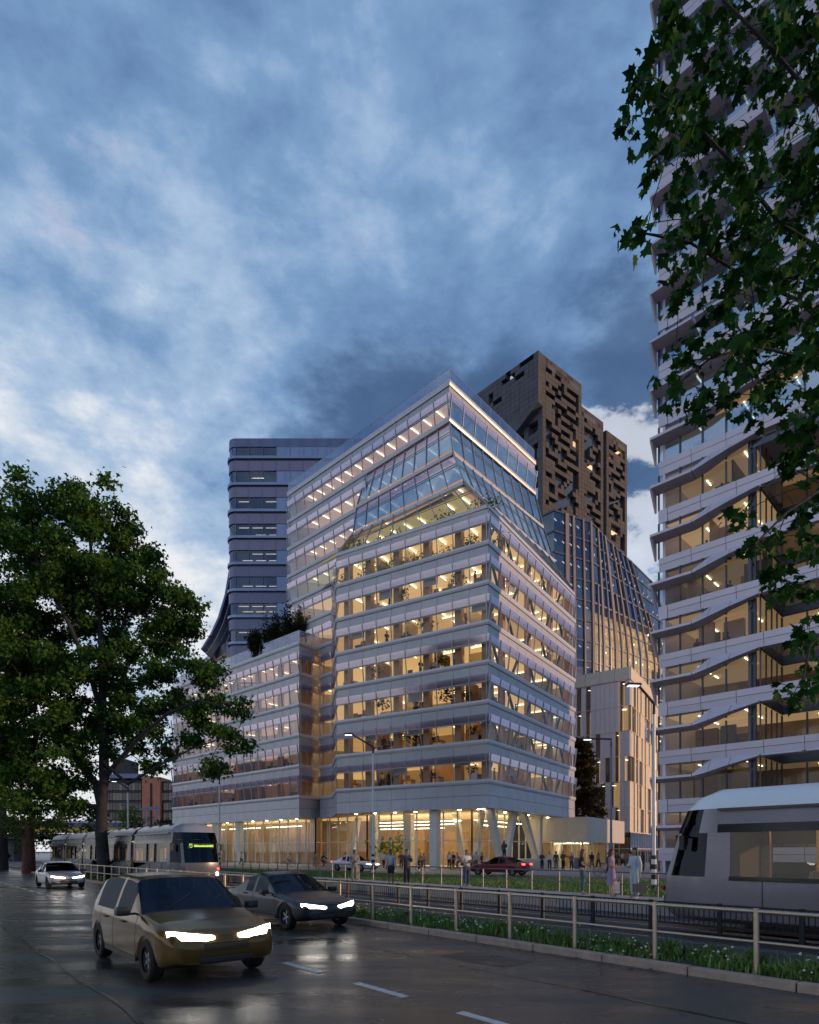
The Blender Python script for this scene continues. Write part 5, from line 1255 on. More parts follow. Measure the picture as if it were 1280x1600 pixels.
def make_car(name, label, loc, rot, m_body, suv=True, head=None, tail=None, group=None):
    L_, W_, H_ = (4.62, 1.94, 1.63) if suv else (4.70, 1.84, 1.45)
    root = thing(name, label, 'car', loc, rot, group); hw = W_ / 2; hl = L_ / 2
    wsb, wst, rft, rwb = (1.12, 0.28, -1.75, -2.12) if suv else (0.98, 0.12, -0.95, -1.78)   # windscreen base/top, roof end, rear window base
    hood = [(-hl, .78), (-hl + .12, .98), (rwb, 1.06 if suv else 1.00), (wsb, 1.05 if suv else .93), (hl - .55, .93 if suv else .80), (hl - .12, .80 if suv else .68), (hl, .66 if suv else .56)]
    roof = [(rwb, 1.06 if suv else 1.0), (rft, H_ - .10), (-.9 if suv else -.4, H_), (wst - .25, H_ - .03), (wst, H_ - .07), (wsb, 1.05 if suv else .93)]
    wid = [(-hl, .84), (-hl + .12, .93), (-hl + .45, .98), (-.5, 1.0), (hl - .9, .995), (hl - .38, .96), (hl - .14, .89), (hl - .05, .82), (hl, .74)]
    wx = (hl - .90, -hl + .86); wr = .345
    xs = sorted(set([round(v, 3) for v in list(np.linspace(-hl, hl, 37)) + [-hl + .06, -hl + .12, hl - .06, hl - .12, wsb, wst, rft, rwb, -.32, -.44] + [c + d_ for c in wx for d_ in (-.38, -.34, -.25, -.12, 0, .12, .25, .34, .38)]]))
    xs = [x for i, x in enumerate(xs) if i == 0 or x - xs[i - 1] > .012]
    def sec(x):
        w_ = hw * lerp_tab(wid, x); zh = lerp_tab(hood, x); cab = rwb < x < wsb
        zb = .24 + .10 * sm(hl - .5, hl, x) + .12 * sm(-hl + .5, -hl, x); zl = zb + .06
        for c in wx:
            if abs(x - c) < .385: zl = max(zl, wr - .02 + math.sqrt(max(0, .385 ** 2 - (x - c) ** 2)))
        zs = max(zl + .02, .58); ze = zh - .06
        p = [(0, zb), (w_ * .80, zb), (w_ * .985, zl), (w_, max(zs, .60)), (w_ * .99, max(zs + .02, min(.82, ze - .05))), (w_ * .95, ze)]
        if cab:
            zr_ = lerp_tab(roof, x); k = (zr_ - zh) / (H_ - zh)
            p += [(w_ * (.94 - .20 * k), max(ze + .02, zr_ - .07)), (w_ * (.62 - .06 * k), zr_), (0, zr_ + .025)]
        else: p += [(w_ * .88, zh - .015), (w_ * .55, zh + .01), (0, zh + .025)]
        return p
    def refine(p):
        out = []
        for i in range(len(p) - 1):
            a, b_, c, e = p[max(i - 1, 0)], p[i], p[i + 1], p[min(i + 2, len(p) - 1)]
            if i == 0: a = (2 * b_[0] - c[0], b_[1])
            if i == len(p) - 2: e = (-b_[0], b_[1])
            out.append(b_)
            for t in (1 / 3, 2 / 3):
                f = [.5 * (2 * b_[k] + (c[k] - a[k]) * t + (2 * a[k] - 5 * b_[k] + 4 * c[k] - e[k]) * t * t + (3 * b_[k] - a[k] - 3 * c[k] + e[k]) * t ** 3) for k in (0, 1)]
                lin = [b_[k] + (c[k] - b_[k]) * t for k in (0, 1)]; out.append((max(0, lin[0] + .75 * (f[0] - lin[0])), lin[1] + .75 * (f[1] - lin[1])))
        return out + [p[-1]]
    S_ = [refine(sec(x)) for x in xs]; nP = len(S_[0])
    body = MB(); wsc = MB(); rwd = MB(); sides = {}
    hd = [MB(), MB()]
    for sgn in (1, -1):
        for i in range(len(xs) - 1):
            x0, x1 = xs[i], xs[i + 1]; xm = (x0 + x1) / 2
            for k in range(nP - 1):
                q = [(x0, S_[i][k][0] * sgn, S_[i][k][1]), (x1, S_[i + 1][k][0] * sgn, S_[i + 1][k][1]), (x1, S_[i + 1][k + 1][0] * sgn, S_[i + 1][k + 1][1]), (x0, S_[i][k + 1][0] * sgn, S_[i][k + 1][1])]
                if sgn > 0: q = q[::-1]
                t = body; kk = k // 3
                if kk in (6, 7) and wst < xm < wsb: t = wsc
                elif kk in (6, 7) and rwb < xm < rft: t = rwd
                elif kk == 5 and rft + .1 < xm < wst + .28 and not (-.44 < xm < -.32): t = sides.setdefault((sgn, xm > -.38), MB())
                t.add(q, [(0, 1, 2, 3)])
    for i in (0, -1):
        pts = [(xs[i], p[0], p[1]) for p in S_[i]] + [(xs[i], -p[0], p[1]) for p in S_[i][::-1]]
        body.add(pts, [tuple(range(len(pts)))] if i else [tuple(range(len(pts) - 1, -1, -1))])
    def fin(mb, nm, m_, par=root, ang=35):
        me = mb.mesh(nm, m_); bm = bmesh.new(); bm.from_mesh(me); bmesh.ops.remove_doubles(bm, verts=bm.verts, dist=.002); bm.to_mesh(me); bm.free(); smooth_mesh(me, 62); return link(nm, me, par)
    bo = fin(body, 'body', m_body)
    fin(wsc, 'windscreen', m_carglass); fin(rwd, 'rear_window', m_carglass)
    for sd_ in sides.values(): fin(sd_, 'side_window', m_carglass)
    for xd in (.92, -.38, -1.30):       # shut lines of the doors
        pq = [q for q in refine(sec(xd))[6:16]]; sm_ = MB()
        for s_ in (1, -1):
            for (u, v) in zip(pq[:-1], pq[1:]): sm_.quad((xd - .007, s_ * (u[0] + .003), u[1]), (xd + .007, s_ * (u[0] + .003), u[1]), (xd + .007, s_ * (v[0] + .003), v[1]), (xd - .007, s_ * (v[0] + .003), v[1]))
        sm_.build('door_seam', m_trim, root)
    bs_ = MB()
    for s_ in (1, -1):
        for (xa, xb) in zip(xs[:-1], xs[1:]):
            if xa > wsb - .9 and xb < hl - .3 and False: pass
    wp = MB(); wp.beam((wsb - .03, .05, 1.06 if suv else .94), (wsb - .35, .58, 1.27 if suv else 1.09), .02, .02); wp.beam((wsb - .03, -.55, 1.06 if suv else .94), (wsb - .38, .02, 1.31 if suv else 1.13), .02, .02); wp.build('wiper', m_trim, root)
    # dashboard and seats give the glass something behind it
    MB().box(rwb + .2, wsb - .1, -hw * .8, hw * .8, .35, .80).box(wst + .1, wst + .35, -hw * .75, -.15, .8, 1.25).box(wst - .75, wst - .6, -.62, -.15, .8, 1.32).box(wst - .75, wst - .6, .15, .62, .8, 1.32).build('seats', m_cabin, root)
    z1 = .66 if suv else .56
    gm_ = MB()
    for q in range(4): gm_.box(hl - .03, hl + .012, -.36, .36, z1 - .035 - q * .035, z1 - .018 - q * .035)
    gm_.build('grille', m_trim, root)
    fb_ = MB()
    for (y0, y1, za, zb2) in ((-.46, .46, .345, .43),): fb_.hexa([(hl - .06, y0, za), (hl + .02, y0 * .9, za), (hl + .02, y1 * .9, za), (hl - .06, y1, za), (hl - .06, y0, zb2), (hl + .02, y0 * .95, zb2), (hl + .02, y1 * .95, zb2), (hl - .06, y1, zb2)])
    me = fb_.mesh('lower_intake', m_trim); bevel_me(me, .015, 2); link('lower_intake', me, root)
    for s_ in (1, -1):      # bright bar across the corner of the nose: the lens seen from ahead
        hb = MB(); zt_ = .80 if suv else .68
        hb.hexa([(hl - .17, s_ * hw * .86, zt_ - .17), (hl - .035, s_ * hw * .70, zt_ - .19), (hl + .016, s_ * hw * .20, zt_ - .10), (hl - .12, s_ * hw * .20, zt_ - .10), (hl - .24, s_ * hw * .89, zt_ + .05), (hl - .07, s_ * hw * .72, zt_ + .025), (hl - .005, s_ * hw * .20, zt_ - .05), (hl - .14, s_ * hw * .20, zt_ - .05)] if s_ > 0 else
                [(hl - .12, s_ * hw * .20, zt_ - .10), (hl + .016, s_ * hw * .20, zt_ - .10), (hl - .035, s_ * hw * .70, zt_ - .19), (hl - .17, s_ * hw * .86, zt_ - .17), (hl - .14, s_ * hw * .20, zt_ - .05), (hl - .005, s_ * hw * .20, zt_ - .05), (hl - .07, s_ * hw * .72, zt_ + .025), (hl - .24, s_ * hw * .89, zt_ + .05)])
        me = hb.mesh('headlight', head or m_white); bevel_me(me, .012, 2); link('headlight', me, root)
    MB().box(-hl - .04, -hl + .03, -.74, .74, .34, .50).build('rear_bumper', m_trim, root)
    for s_ in (1, -1):
        MB().box(-hl - .015, -hl + .2, s_ * .44 if s_ > 0 else -.78, .78 if s_ > 0 else -.44, .80, .93).build('tail_light', tail or mat_tail_off, root)
        mm_ = MB().box(wsb - .42, wsb - .22, s_ * (hw + .16) - .10, s_ * (hw + .16) + .10, 1.0 if suv else .90, 1.14 if suv else 1.03).box(wsb - .36, wsb - .3, min(s_ * hw * .93, s_ * (hw + .1)), max(s_ * hw * .93, s_ * (hw + .1)), 1.0 if suv else .9, 1.04 if suv else .94).mesh('mirror', m_trim); bevel_me(mm_, .03, 2); smooth_mesh(mm_, 60); link('mirror', mm_, root)
        for xh in (.15, -.95):
            d_ = MB().box(xh, xh + .18, s_ * hw - .02, s_ * hw + .025, .84, .87).build('door_handle', m_trim, root)
        MB().box(-.9, .95, s_ * hw * .97 - .03, s_ * hw * .97 + .03, .26, .33).build('sill_trim', m_trim, root)
    for c in wx:
        for s_ in (1, -1):
            y = s_ * (hw - .12)
            prof = [(.20, -.10), (.30, -.11), (.335, -.08), (.345, 0), (.335, .08), (.30, .11), (.20, .10)]
            tb = MB().lathe(prof, seg=22); ty = tb.build('wheel', m_tyre, root, smooth=40)
            ty.location = (c, y, wr); ty.rotation_euler = (math.pi / 2, 0, 0)
            rb = MB().lathe([(.21, -.07), (.21, .07)], seg=20).lathe([(.0, .05), (.06, .055)], seg=12)
            for k in range(5):
                an = 2 * math.pi * k / 5
                for zz in (.05, -.05): rb.beam((.04 * math.cos(an), .04 * math.sin(an), zz), (.2 * math.cos(an), .2 * math.sin(an), zz), .05, .03)
            rm = rb.build('rim', m_rim, ty)
    return root
mat_tail_off = mat('tail_light_off', (0.30, 0.01, 0.01), 0.3)
m_taxi = paint('ochre_paint', (0.15, 0.08, 0.018), 0.16); m_dark = paint('charcoal_paint', (0.035, 0.037, 0.045)); m_silver = paint('rose_silver_paint', (0.50, 0.43, 0.45))
m_red = paint('dark_red_paint', (0.16, 0.018, 0.022)); m_whitec = paint('white_car_paint', (0.70, 0.70, 0.72))
make_car('taxi', 'ochre yellow high roofed taxi with lit headlights driving in the near lane', S(11.45, 4.0, 0.0), STREET_ROT, m_taxi, True, m_head)
make_car('parked_car', 'x', (0, -400, 0), 0, m_dark, False) if False else None
make_car('sedan', 'charcoal car with bright headlights just behind the ochre taxi in the far lane', S(15.75, 8.72, 0.0), STREET_ROT, m_dark, False, m_head)
make_car('hatchback', 'pale rose silver car coming up behind on the left under the trees', S(39.6, 7.35, 0.0), STREET_ROT, m_silver, False, m_headfar)
ROT_F = math.atan2(D2.y, D2.x)
make_car('red_car', 'dark red car with glowing tail lights on the road before the office block', F(22.3, 40.6, .206) if False else Vector((6.9, 47.0, .21)), ROT_F, m_red, False, None, m_tail)
make_car('white_car', 'white car with headlights on, passing before the glazed lobby', Vector((-5.0, 56.6, .21)), ROT_F + math.pi, m_whitec, False, m_headfar, m_tail)

# ------------------------------------------------------------------ trams
m_tramb2 = mat('tram_slate_paint', (0.13, 0.135, 0.165), 0.28, 0.15, var=0.04, vscale=1.5)
m_tramb1 = mat('tram_grey_paint', (0.30, 0.27, 0.31), 0.28, 0.15, var=0.04, vscale=1.5)
m_tramr = mat('tram_white_roof', (0.84, 0.85, 0.88), 0.22, 0.0, var=0.03)
m_tramk = mat('tram_black_band', (0.012, 0.012, 0.016), 0.2, spec=0.6)
m_tramg = glass('tram_glass', (0.88, 0.86, 0.82), 0.02, 0.25)
m_tramw = glass('tram_windscreen', (0.05, 0.055, 0.07), 0.05, 0.2, (0.40, 0.46, 0.58))
m_seat = mat('tram_seat', (0.30, 0.24, 0.18), 0.7); m_tan = mat('tram_lining', (0.55, 0.36, 0.18), 0.6)
m_tlight = mat('tram_ceiling_light', (0.9, 0.85, 0.7), 0.5, emit=(1.0, 0.78, 0.45), estr=2.6)
m_disp = mat('destination_led', (0.3, 0.5, 0.05), 0.5, emit=(0.55, 1.0, 0.10), estr=0.75)
m_advert = mat('blue_advert', (0.01, 0.05, 0.17), 0.35, var=0.6, vscale=1.2, col2=(0.02, 0.11, 0.22))
HP = [(1.05, .30), (1.27, .42), (1.32, .62), (1.33, 1.40), (1.30, 2.46), (1.27, 2.66), (1.20, 3.04), (1.02, 3.34), (.62, 3.54), (0, 3.60)]
m_tramr2 = mat('tram_grey_roof', (0.30, 0.31, 0.34), 0.3, 0.1, var=0.04)
m_inner = mat('tram_dark_panel', (0.05, 0.042, 0.04), 0.7)
def tram(name, label, loc, rot, nmod, shown_front):
    m_roof = m_tramr2 if shown_front else m_tramr
    m_tramb = m_tramb2 if shown_front else m_tramb1
    root = thing(name, label, 'tram', loc, rot, 'trams'); root['group'] = 'trams on the street tracks'
    LEN = nmod * 6.5
    roofm, body = MB(), MB(); panes = []
    nose = lambda z: lerp_tab([(.3, 1.25), (.62, 1.48), (1.1, 1.50), (1.40, 1.43), (2.46, 1.12), (2.66, 1.06), (3.04, .92), (3.34, .66), (3.54, .30), (3.6, .06)], z)
    def npt(sx, k, sg):
        y, z = HP[k]; x = nose(z) * sx; return (x, sg * y * (1 - .30 * sx ** 2.4), z)
    ss = [0, .2, .4, .55, .7, .8, .88, .94, 1.0]
    front = MB(); cab = {1: MB(), -1: MB()}
    for sg in (1, -1):
        for i in range(len(ss) - 1):
            for k in range(len(HP) - 1):
                q = [npt(ss[i], k, sg), npt(ss[i + 1], k, sg), npt(ss[i + 1], k + 1, sg), npt(ss[i], k + 1, sg)]
                if sg > 0: q = q[::-1]
                t = roofm if k >= 6 else body
                if k == 3 and .2 <= ss[i] < .88: t = cab[sg]
                if k in (4, 5) and ss[i] >= .4: t = cab[sg]
                t.add(q, [(0, 1, 2, 3)])
    ny = 7
    for k in range(len(HP) - 1):
        for j in range(ny):
            a0, a1 = -1 + 2 * j / ny, -1 + 2 * (j + 1) / ny
            def fp(a, kk): 
                p = npt(1.0, kk, 1); return (p[0] + .16 * (1 - a * a), p[1] * a, p[2])
            q = [fp(a0, k), fp(a1, k), fp(a1, k + 1), fp(a0, k + 1)]
            (front if 3 <= k <= 5 else roofm if k > 5 else body).add(q, [(0, 1, 2, 3)])
    # saloon: module by module behind the cab
    for m in range(nmod):
        x1 = -m * 6.5 - (.0 if m == 0 else .30); x0 = -(m + 1) * 6.5 + .30
        for sg in (1, -1):
            for k in range(len(HP) - 1):
                if k == 3: continue
                t = roofm if k >= 6 else body
                q = [(x0, sg * HP[k][0], HP[k][1]), (x1, sg * HP[k][0], HP[k][1]), (x1, sg * HP[k + 1][0], HP[k + 1][1]), (x0, sg * HP[k + 1][0], HP[k + 1][1])]
                if k in (4,): continue
                t.add(q if sg < 0 else q[::-1], [(0, 1, 2, 3)])
            # pillars and panes of the window row
            wpx = [x1, x1 - .28] if True else []
            edges = [x1 - .30, x1 - 2.15, x1 - 2.25, x1 - 3.55, x1 - 3.65, x0 + .28]
            y0, z0 = HP[3]; y1, z1 = HP[4]
            for (a, b_) in ((x0, x0 + .28), (x1 - .30, x1)):
                q = [(a, sg * y0, z0), (b_, sg * y0, z0), (b_, sg * y1, z1), (a, sg * y1, z1)]; body.add(q if sg < 0 else q[::-1], [(0, 1, 2, 3)])
            for (a, b_) in zip(edges[1::2], edges[2::2]):
                pass
            for (b_, a) in ((edges[0], edges[1]), (edges[2], edges[3]), (edges[4], edges[5])):
                q = [(a, sg * y0, z0), (b_, sg * y0, z0), (b_, sg * y1, z1), (a, sg * y1, z1)]
                link('window_pane', thin(q if sg < 0 else q[::-1], .03).mesh('window_pane', m_tramg), root)
            for xx in (edges[1] - .05, edges[3] - .05):
                MB().beam((xx, sg * (y0 - .01), z0), (xx, sg * (y1 - .01), z1), .12, .06).build('window_post', m_tramk, root)
            k = 4; q = [(x0, sg * HP[4][0], HP[4][1]), (x1, sg * HP[4][0], HP[4][1]), (x1, sg * HP[5][0], HP[5][1]), (x0, sg * HP[5][0], HP[5][1])]
            MB().add(q if sg < 0 else q[::-1], [(0, 1, 2, 3)]).build('black_band', m_tramk, root)
            if m % 2 == 1 or nmod < 4:
                yd = sg * 1.335
                for (xa, xb) in ((edges[3] + 1.25, edges[3] + .66), (edges[3] + .64, edges[3] + .05)):
                    MB().box(min(xa, xb), max(xa, xb), min(yd, yd + sg * .02), max(yd, yd + sg * .02), .45, 1.16).build('door', m_tramk if False else m_tramb, root)
        for sg in (1, -1):      # skirt joints and a dark sill line
            for xx in (x1 - 1.0, x1 - 3.1, x1 - 5.2): MB().beam((xx, sg * 1.275, .44), (xx, sg * 1.325, .62), .02, .012).beam((xx, sg * 1.325, .62), (xx, sg * 1.335, 1.33), .02, .012).build('panel_joint', m_tramk, root)
            MB().beam((x0, sg * 1.325, .62), (x1, sg * 1.325, .62), .02, .03).build('sill_line', m_tramk, root)
        # seats, poles, floor, lights
        for i in range(3):
            for sg in (1, -1):
                xx = x0 + 1.2 + i * 1.7
                link('seat', cached(('tseat',), lambda: MB().box(-.22, .22, -.42, .42, .75, .88).hexa([(-.24, -.42, .88), (-.14, -.42, .88), (-.14, .42, .88), (-.24, .42, .88), (-.36, -.38, 1.58), (-.28, -.38, 1.58), (-.28, .38, 1.58), (-.36, .38, 1.58)]).mesh('seat', m_seat)), root, (xx, sg * .75, 0))
            link('grab_pole', cached(('tpole',), lambda: MB().tube([(0, 0, .4), (0, 0, 2.9)], .02, 6).mesh('grab_pole', m_tan)), root, (x0 + 2.0 + i * 1.7, .28, 0))
        MB().box(x0, x1, -1.2, 1.2, .36, .42).build('floor', m_cabin, root)
        MB().box(x0 + .1, x1 - .1, -1.15, 1.15, 2.68, 2.72).build('lining', m_tan, root)
        MB().box(x0 + .4, x1 - .4, -.62, -.42, 2.62, 2.67).box(x0 + .4, x1 - .4, .42, .62, 2.62, 2.67).build('ceiling_light', m_tlight, root)
        MB().box(x0 + .15, x0 + .2, -1.2, -.5, .4, 2.68).box(x0 + .15, x0 + .2, .5, 1.2, .4, 2.68).build('partition', m_tan, root)
        for (xa, ya, w_, m_) in ((x1 - 1.6, -1.1, .24, m_tan), (x1 - 2.4, -1.12, .5, m_inner), (x1 - 3.1, -1.1, .12, m_tan), (x1 - 4.3, -1.12, .6, m_inner), (x1 - 5.4, -1.1, .2, m_tan)): MB().box(xa - w_, xa + w_, ya - .04, ya + .04, .42, 2.6).build('partition', m_, root)
        MB().box(x0 + .1, x1 - .1, -1.26, -1.2, 2.2, 2.66).build('lining', m_inner, root)
        for sg in (1, -1):
            MB().box(x0 + .26, x1 - .28, sg * 1.335 - .012, sg * 1.335 + .012, 1.33, 1.43).build('window_trim', m_tramk, root)
            MB().box(x0, x1, sg * 1.275 - .02, sg * 1.275 + .02, 2.985, 3.04).build('roof_gutter', m_tramk, root)
        for xx in (x1 - 1.4, x1 - 3.2, x1 - 5.0):
            MB().lathe([(.001, .06), (.16, .05), (.2, 0)], c=(xx, -.62, 3.53), seg=12, sx=1.3).build('roof_vent', m_trim, root, smooth=30)
        MB().box(x0 + .5, x1 - .5, -1.0, 1.0, .14, .36).build('bogie', m_black, root)
        if m < nmod - 1:
            bl = MB()
            for i in range(5):
                xx = x0 - .12 * i - .06; bl.add([(xx, p[0] * .94, p[1]) for p in HP] + [(xx, -p[0] * .94, p[1]) for p in HP[::-1][1:]] + [(xx - .1, p[0] * .94, p[1]) for p in HP] + [(xx - .1, -p[0] * .94, p[1]) for p in HP[::-1][1:]], [(j, j + 1, j + 20, j + 19) for j in range(18)])
            bl.build('gangway', m_trim, root)
    def fin(mb, nm, m_, ang=40):
        me = mb.mesh(nm, m_); bm = bmesh.new(); bm.from_mesh(me); bmesh.ops.remove_doubles(bm, verts=bm.verts, dist=.003); bmesh.ops.recalc_face_normals(bm, faces=bm.faces); bm.to_mesh(me); bm.free(); smooth_mesh(me, ang); return link(nm, me, root)
    fin(body, 'body', m_tramb); fin(roofm, 'roof', m_roof); fin(front, 'windscreen', m_tramw, 12)
    for sg in (1, -1): fin(cab[sg], 'cab_window', m_tramw, 12)
    # cab: console, driver's wall, destination display behind the glass
    MB().box(.35, 1.0, -.9, .9, .42, 1.12).build('console', m_cabin, root); MB().box(-.05, .0, -1.2, 1.2, .42, 2.66).build('cab_wall', m_cabin, root)
    dz = 2.30; dx = nose(dz) + .19
    disp = MB().box(dx - .12, dx - .06, -.72, .72, dz - .13, dz + .13).build('display_case', m_black, root)
    if shown_front:
        led = MB(); g5 = ["11111", "10000", "11110", "00001", "00001", "10001", "01110"]; c = .030
        for r_, row in enumerate(g5):
            for q, ch in enumerate(row):
                if ch == '1':
                    y = -.64 + q * c * 1.1; zz = dz + .10 - r_ * c; led.box(dx + .0, dx + .012, y - c * .5, y + c * .5, zz - c * .46, zz + c * .46)
        rnd = random.Random(5)
        y = -.38
        while y < .66:      # the destination is smeared past reading in the photograph: an even run of lit dots
            led.box(dx, dx + .012, y - .022, y + .022, dz - .055 - .0 * rnd.random(), dz + .03 + .03 * rnd.random()); y += .056
        led.build('destination_display', m_disp, root)
    for s_ in (1, -1):
        xx = nose(.8) * 1.0 + .02
        MB().lathe([(.0, .05), (.08, .04), (.10, 0)], seg=12).build('headlight', m_headfar if shown_front else m_white, root).matrix_local = Matrix.Translation((xx + .02, s_ * .82, .78)) @ Matrix.Rotation(math.pi / 2, 4, 'Y')
        MB().box(xx + .02, xx + .07, s_ * .86 - .05, s_ * .86 + .05, 1.0, 1.12).build('marker_light', m_tail if shown_front and s_ > 0 else mat_tail_off, root)
        MB().box(.72, .84, s_ * 1.40 - .07, s_ * 1.40 + .07, 2.05, 2.40).box(.75, .8, min(s_ * 1.1, s_ * 1.38), max(s_ * 1.1, s_ * 1.38), 2.36, 2.40).build('mirror', m_trim, root)
    return root
tl = tram('tram', 'grey articulated tram with lit yellow green display approaching behind the big tree', S(34.0, 12.83, 0.03), STREET_ROT, 5, True)
tr_ = tram('tram', 'grey tram with white roof passing close at the right edge', S(6.45, 16.33, 0.03), STREET_ROT + math.pi, 4, False)
adv = MB().box(-9.6, -6.9, 1.335, 1.345, .60, 1.12).build('advert_panel', m_advert, tr_); adv['label'] = 'dark blue advertising panel'

# ------------------------------------------------------------------ railings and fences
rl = thing('steel_railing', 'warm lit steel railing with two rails between the wet road and the planting', 'railing', S(3.87, 10.42, 0.1), 0)
RO = Vector(rl.location)
post_me = MB().tube([(0, 0, 0), (0, 0, 1.03)], .045, 10).lathe([(.05, 1.03), (.05, 1.045), (.001, 1.05)], seg=10).mesh('post', m_steel); smooth_mesh(post_me, 50)
PA = [3.87 + 1.68 * k for k in range(-4, 34)]
for a in PA: link('post', post_me, rl, S(a, 10.42, .1) - RO)
top_me = MB().tube([(-.84, 0, 0), (.84, 0, 0)], .032, 8).mesh('top_rail', m_steel); mid_me = MB().tube([(-.84, 0, 0), (.84, 0, 0)], .024, 8).mesh('middle_rail', m_steel)
for me in (top_me, mid_me): smooth_mesh(me, 50)
for a in PA[:-1]:
    link('top_rail', top_me, rl, S(a + .84, 10.42, 1.10) - RO, STREET_ROT); link('middle_rail', mid_me, rl, S(a + .84, 10.42, .62) - RO, STREET_ROT)
df = thing('bar_fence', 'dark low fence of thin upright bars between the two tram tracks', 'fence', S(6.2, 14.58, 0.0), 0)
DO = Vector(df.location); dpost = MB().box(-.05, .05, -.03, .03, 0, .84).mesh('post', m_darksteel); drail = MB().box(-.84, .84, -.02, .02, -.02, .02).mesh('rail', m_darksteel)
bar = MB().box(-.009, .009, -.009, .009, 0, .50).mesh('bar', m_darksteel); rest = MB(); nb_ = 0
for k in range(-8, 30):
    a = 6.2 + 1.675 * k
    link('post', dpost, df, S(a, 14.58, 0) - DO, STREET_ROT)
    link('rail', drail, df, S(a + .84, 14.58, .80) - DO, STREET_ROT); link('rail', drail, df, S(a + .84, 14.58, .30) - DO, STREET_ROT)
    for i in range(1, 14):
        p = S(a + 1.675 * i / 14, 14.58, .30) - DO
        if nb_ < 300 and -1 <= k: link('bar', bar, df, p, STREET_ROT); nb_ += 1
        else: rest.add([Vector(v.co) + p for v in bar.vertices], [tuple(q.vertices) for q in bar.polygons])
rest.build('bar', m_darksteel, df, kind='stuff')
gr = thing('platform_railing', 'thin grey railing along the back of the tram platform before the lawn', 'railing', S(12.8, 21.5, .33), 0)
GO = Vector(gr.location); gp = MB().box(-.025, .025, -.025, .025, 0, .9).mesh('post', m_greysteel)
for k in range(-7, 50):
    a = 12.8 + 1.45 * k
    link('post', gp, gr, S(a, 21.5, .33) - GO, STREET_ROT)
    for z_, r_ in ((1.23, .03), (.78, .02)):
        link('rail', cached(('grl', r_), lambda: MB().tube([(-.725, 0, 0), (.725, 0, 0)], r_, 6).mesh('rail', m_greysteel)), gr, S(a + .725, 21.5, z_) - GO, STREET_ROT)

# ------------------------------------------------------------------ street lamps
m_pole = mat('white_lamp_pole', (0.66, 0.66, 0.68), 0.35, 0.1); m_poled = mat('grey_lamp_pole', (0.16, 0.18, 0.24), 0.4, 0.3)
m_arm = mat('dark_lamp_arm', (0.03, 0.035, 0.045), 0.45, 0.3); m_lamp = mat('lamp_lens', (0.8, 0.85, 0.85), 0.3, emit=(0.85, 0.95, 1.0), estr=2.5)
def lamp(label, px, Y, ztop, armdir, armlen, dark=False, zb=0.25, striped=True):
    x = (px - 640) / FPX * Y; r = thing('street_lamp', label, 'street lamp', (x, Y, zb), 0, 'street lamps along the tram line')
    h = ztop - zb; k = max(1.0, Y / 40) ** .35
    p = MB().tube([(0, 0, 1.4), (0, 0, h * .55), (0, 0, h - .25)], [.085 * k, .075 * k, .06 * k], 10).build('pole', m_poled if dark else m_pole, r, smooth=50)
    bs = MB()
    if striped:
        for i in range(6):
            sg_ = MB().tube([(0, 0, i * .235), (0, 0, i * .235 + .235)], .12 * k, 10).build('striped_sleeve', m_black if i % 2 == 0 else m_white, r)
        MB().lathe([(.13 * k, 1.41), (.1 * k, 1.55), (.08 * k, 1.6)], seg=10).build('collar', m_black, r)
    else: MB().tube([(0, 0, 0), (0, 0, 1.4)], .1 * k, 10).build('pole_foot', m_poled, r)
    ax = Vector((armdir[0], armdir[1], 0)).normalized()
    e = ax * armlen + Vector((0, 0, h + (.85 if not dark else 0)))
    MB().tube([(0, 0, h - .5), (0, 0, h), tuple(ax * (armlen * .95) + Vector((0, 0, h + (.80 if not dark else .02))))], [.075 * k, .07 * k, .05 * k], 8).build('arm', m_arm, r, smooth=50)
    hd_ = MB(); c = e; u = ax; v = Vector((-ax.y, ax.x, 0))
    hd_.hexa([c - u * .1 - v * .17 - Vector((0, 0, .05)), c + u * .62 - v * .17 - Vector((0, 0, .05)), c + u * .62 + v * .17 - Vector((0, 0, .05)), c - u * .1 + v * .17 - Vector((0, 0, .05)), c - u * .1 - v * .12 + Vector((0, 0, .07)), c + u * .55 - v * .12 + Vector((0, 0, .07)), c + u * .55 + v * .12 + Vector((0, 0, .07)), c - u * .1 + v * .12 + Vector((0, 0, .07))])
    me = hd_.mesh('lamp_head', m_arm); bevel_me(me, .03, 2); link('lamp_head', me, r)
    MB().hexa([c - v * .12 - Vector((0, 0, .075)), c + u * .5 - v * .12 - Vector((0, 0, .075)), c + u * .5 + v * .12 - Vector((0, 0, .075)), c + v * .12 - Vector((0, 0, .075)), c - v * .12 - Vector((0, 0, .052)), c + u * .5 - v * .12 - Vector((0, 0, .052)), c + u * .5 + v * .12 - Vector((0, 0, .052)), c + v * .12 - Vector((0, 0, .052))]).build('lens', m_lamp, r)
    return r
lamp('tall white street lamp with striped foot beside the right tram', 1022, 28.5, 8.9, (-1, -.1), .75, zb=.27)
lamp('white street lamp with striped foot in front of the block\'s left windows', 583, 45, 9.7, (-1, -.2), 1.55, zb=.25)
lamp('white street lamp in front of the low wing, arm reaching left', 343, 62, 9.3, (-1, -.2), 1.5, zb=.25)
lamp('distant white street lamp beside the far orange brick tower', 200, 74, 9.6, (-1, -.2), 1.3, zb=.25)
lamp('slim unlit grey street lamp beside the entrance pavilion', 955, 43.6, 10.0, (-1, -.05), 1.45, True, zb=.2, striped=False)
cg = thing('catenary_gantry', 'blue grey railway gantry standing before the orange brick tower', 'gantry', (-53, 118, 5.6))
for (pa, pb, ya, yb) in ((219, 250, 1265, 1261),): MB().beam(at(pa, ya, 118), at(pb, yb, 118), .5, .4).build('beam', m_finb, cg)
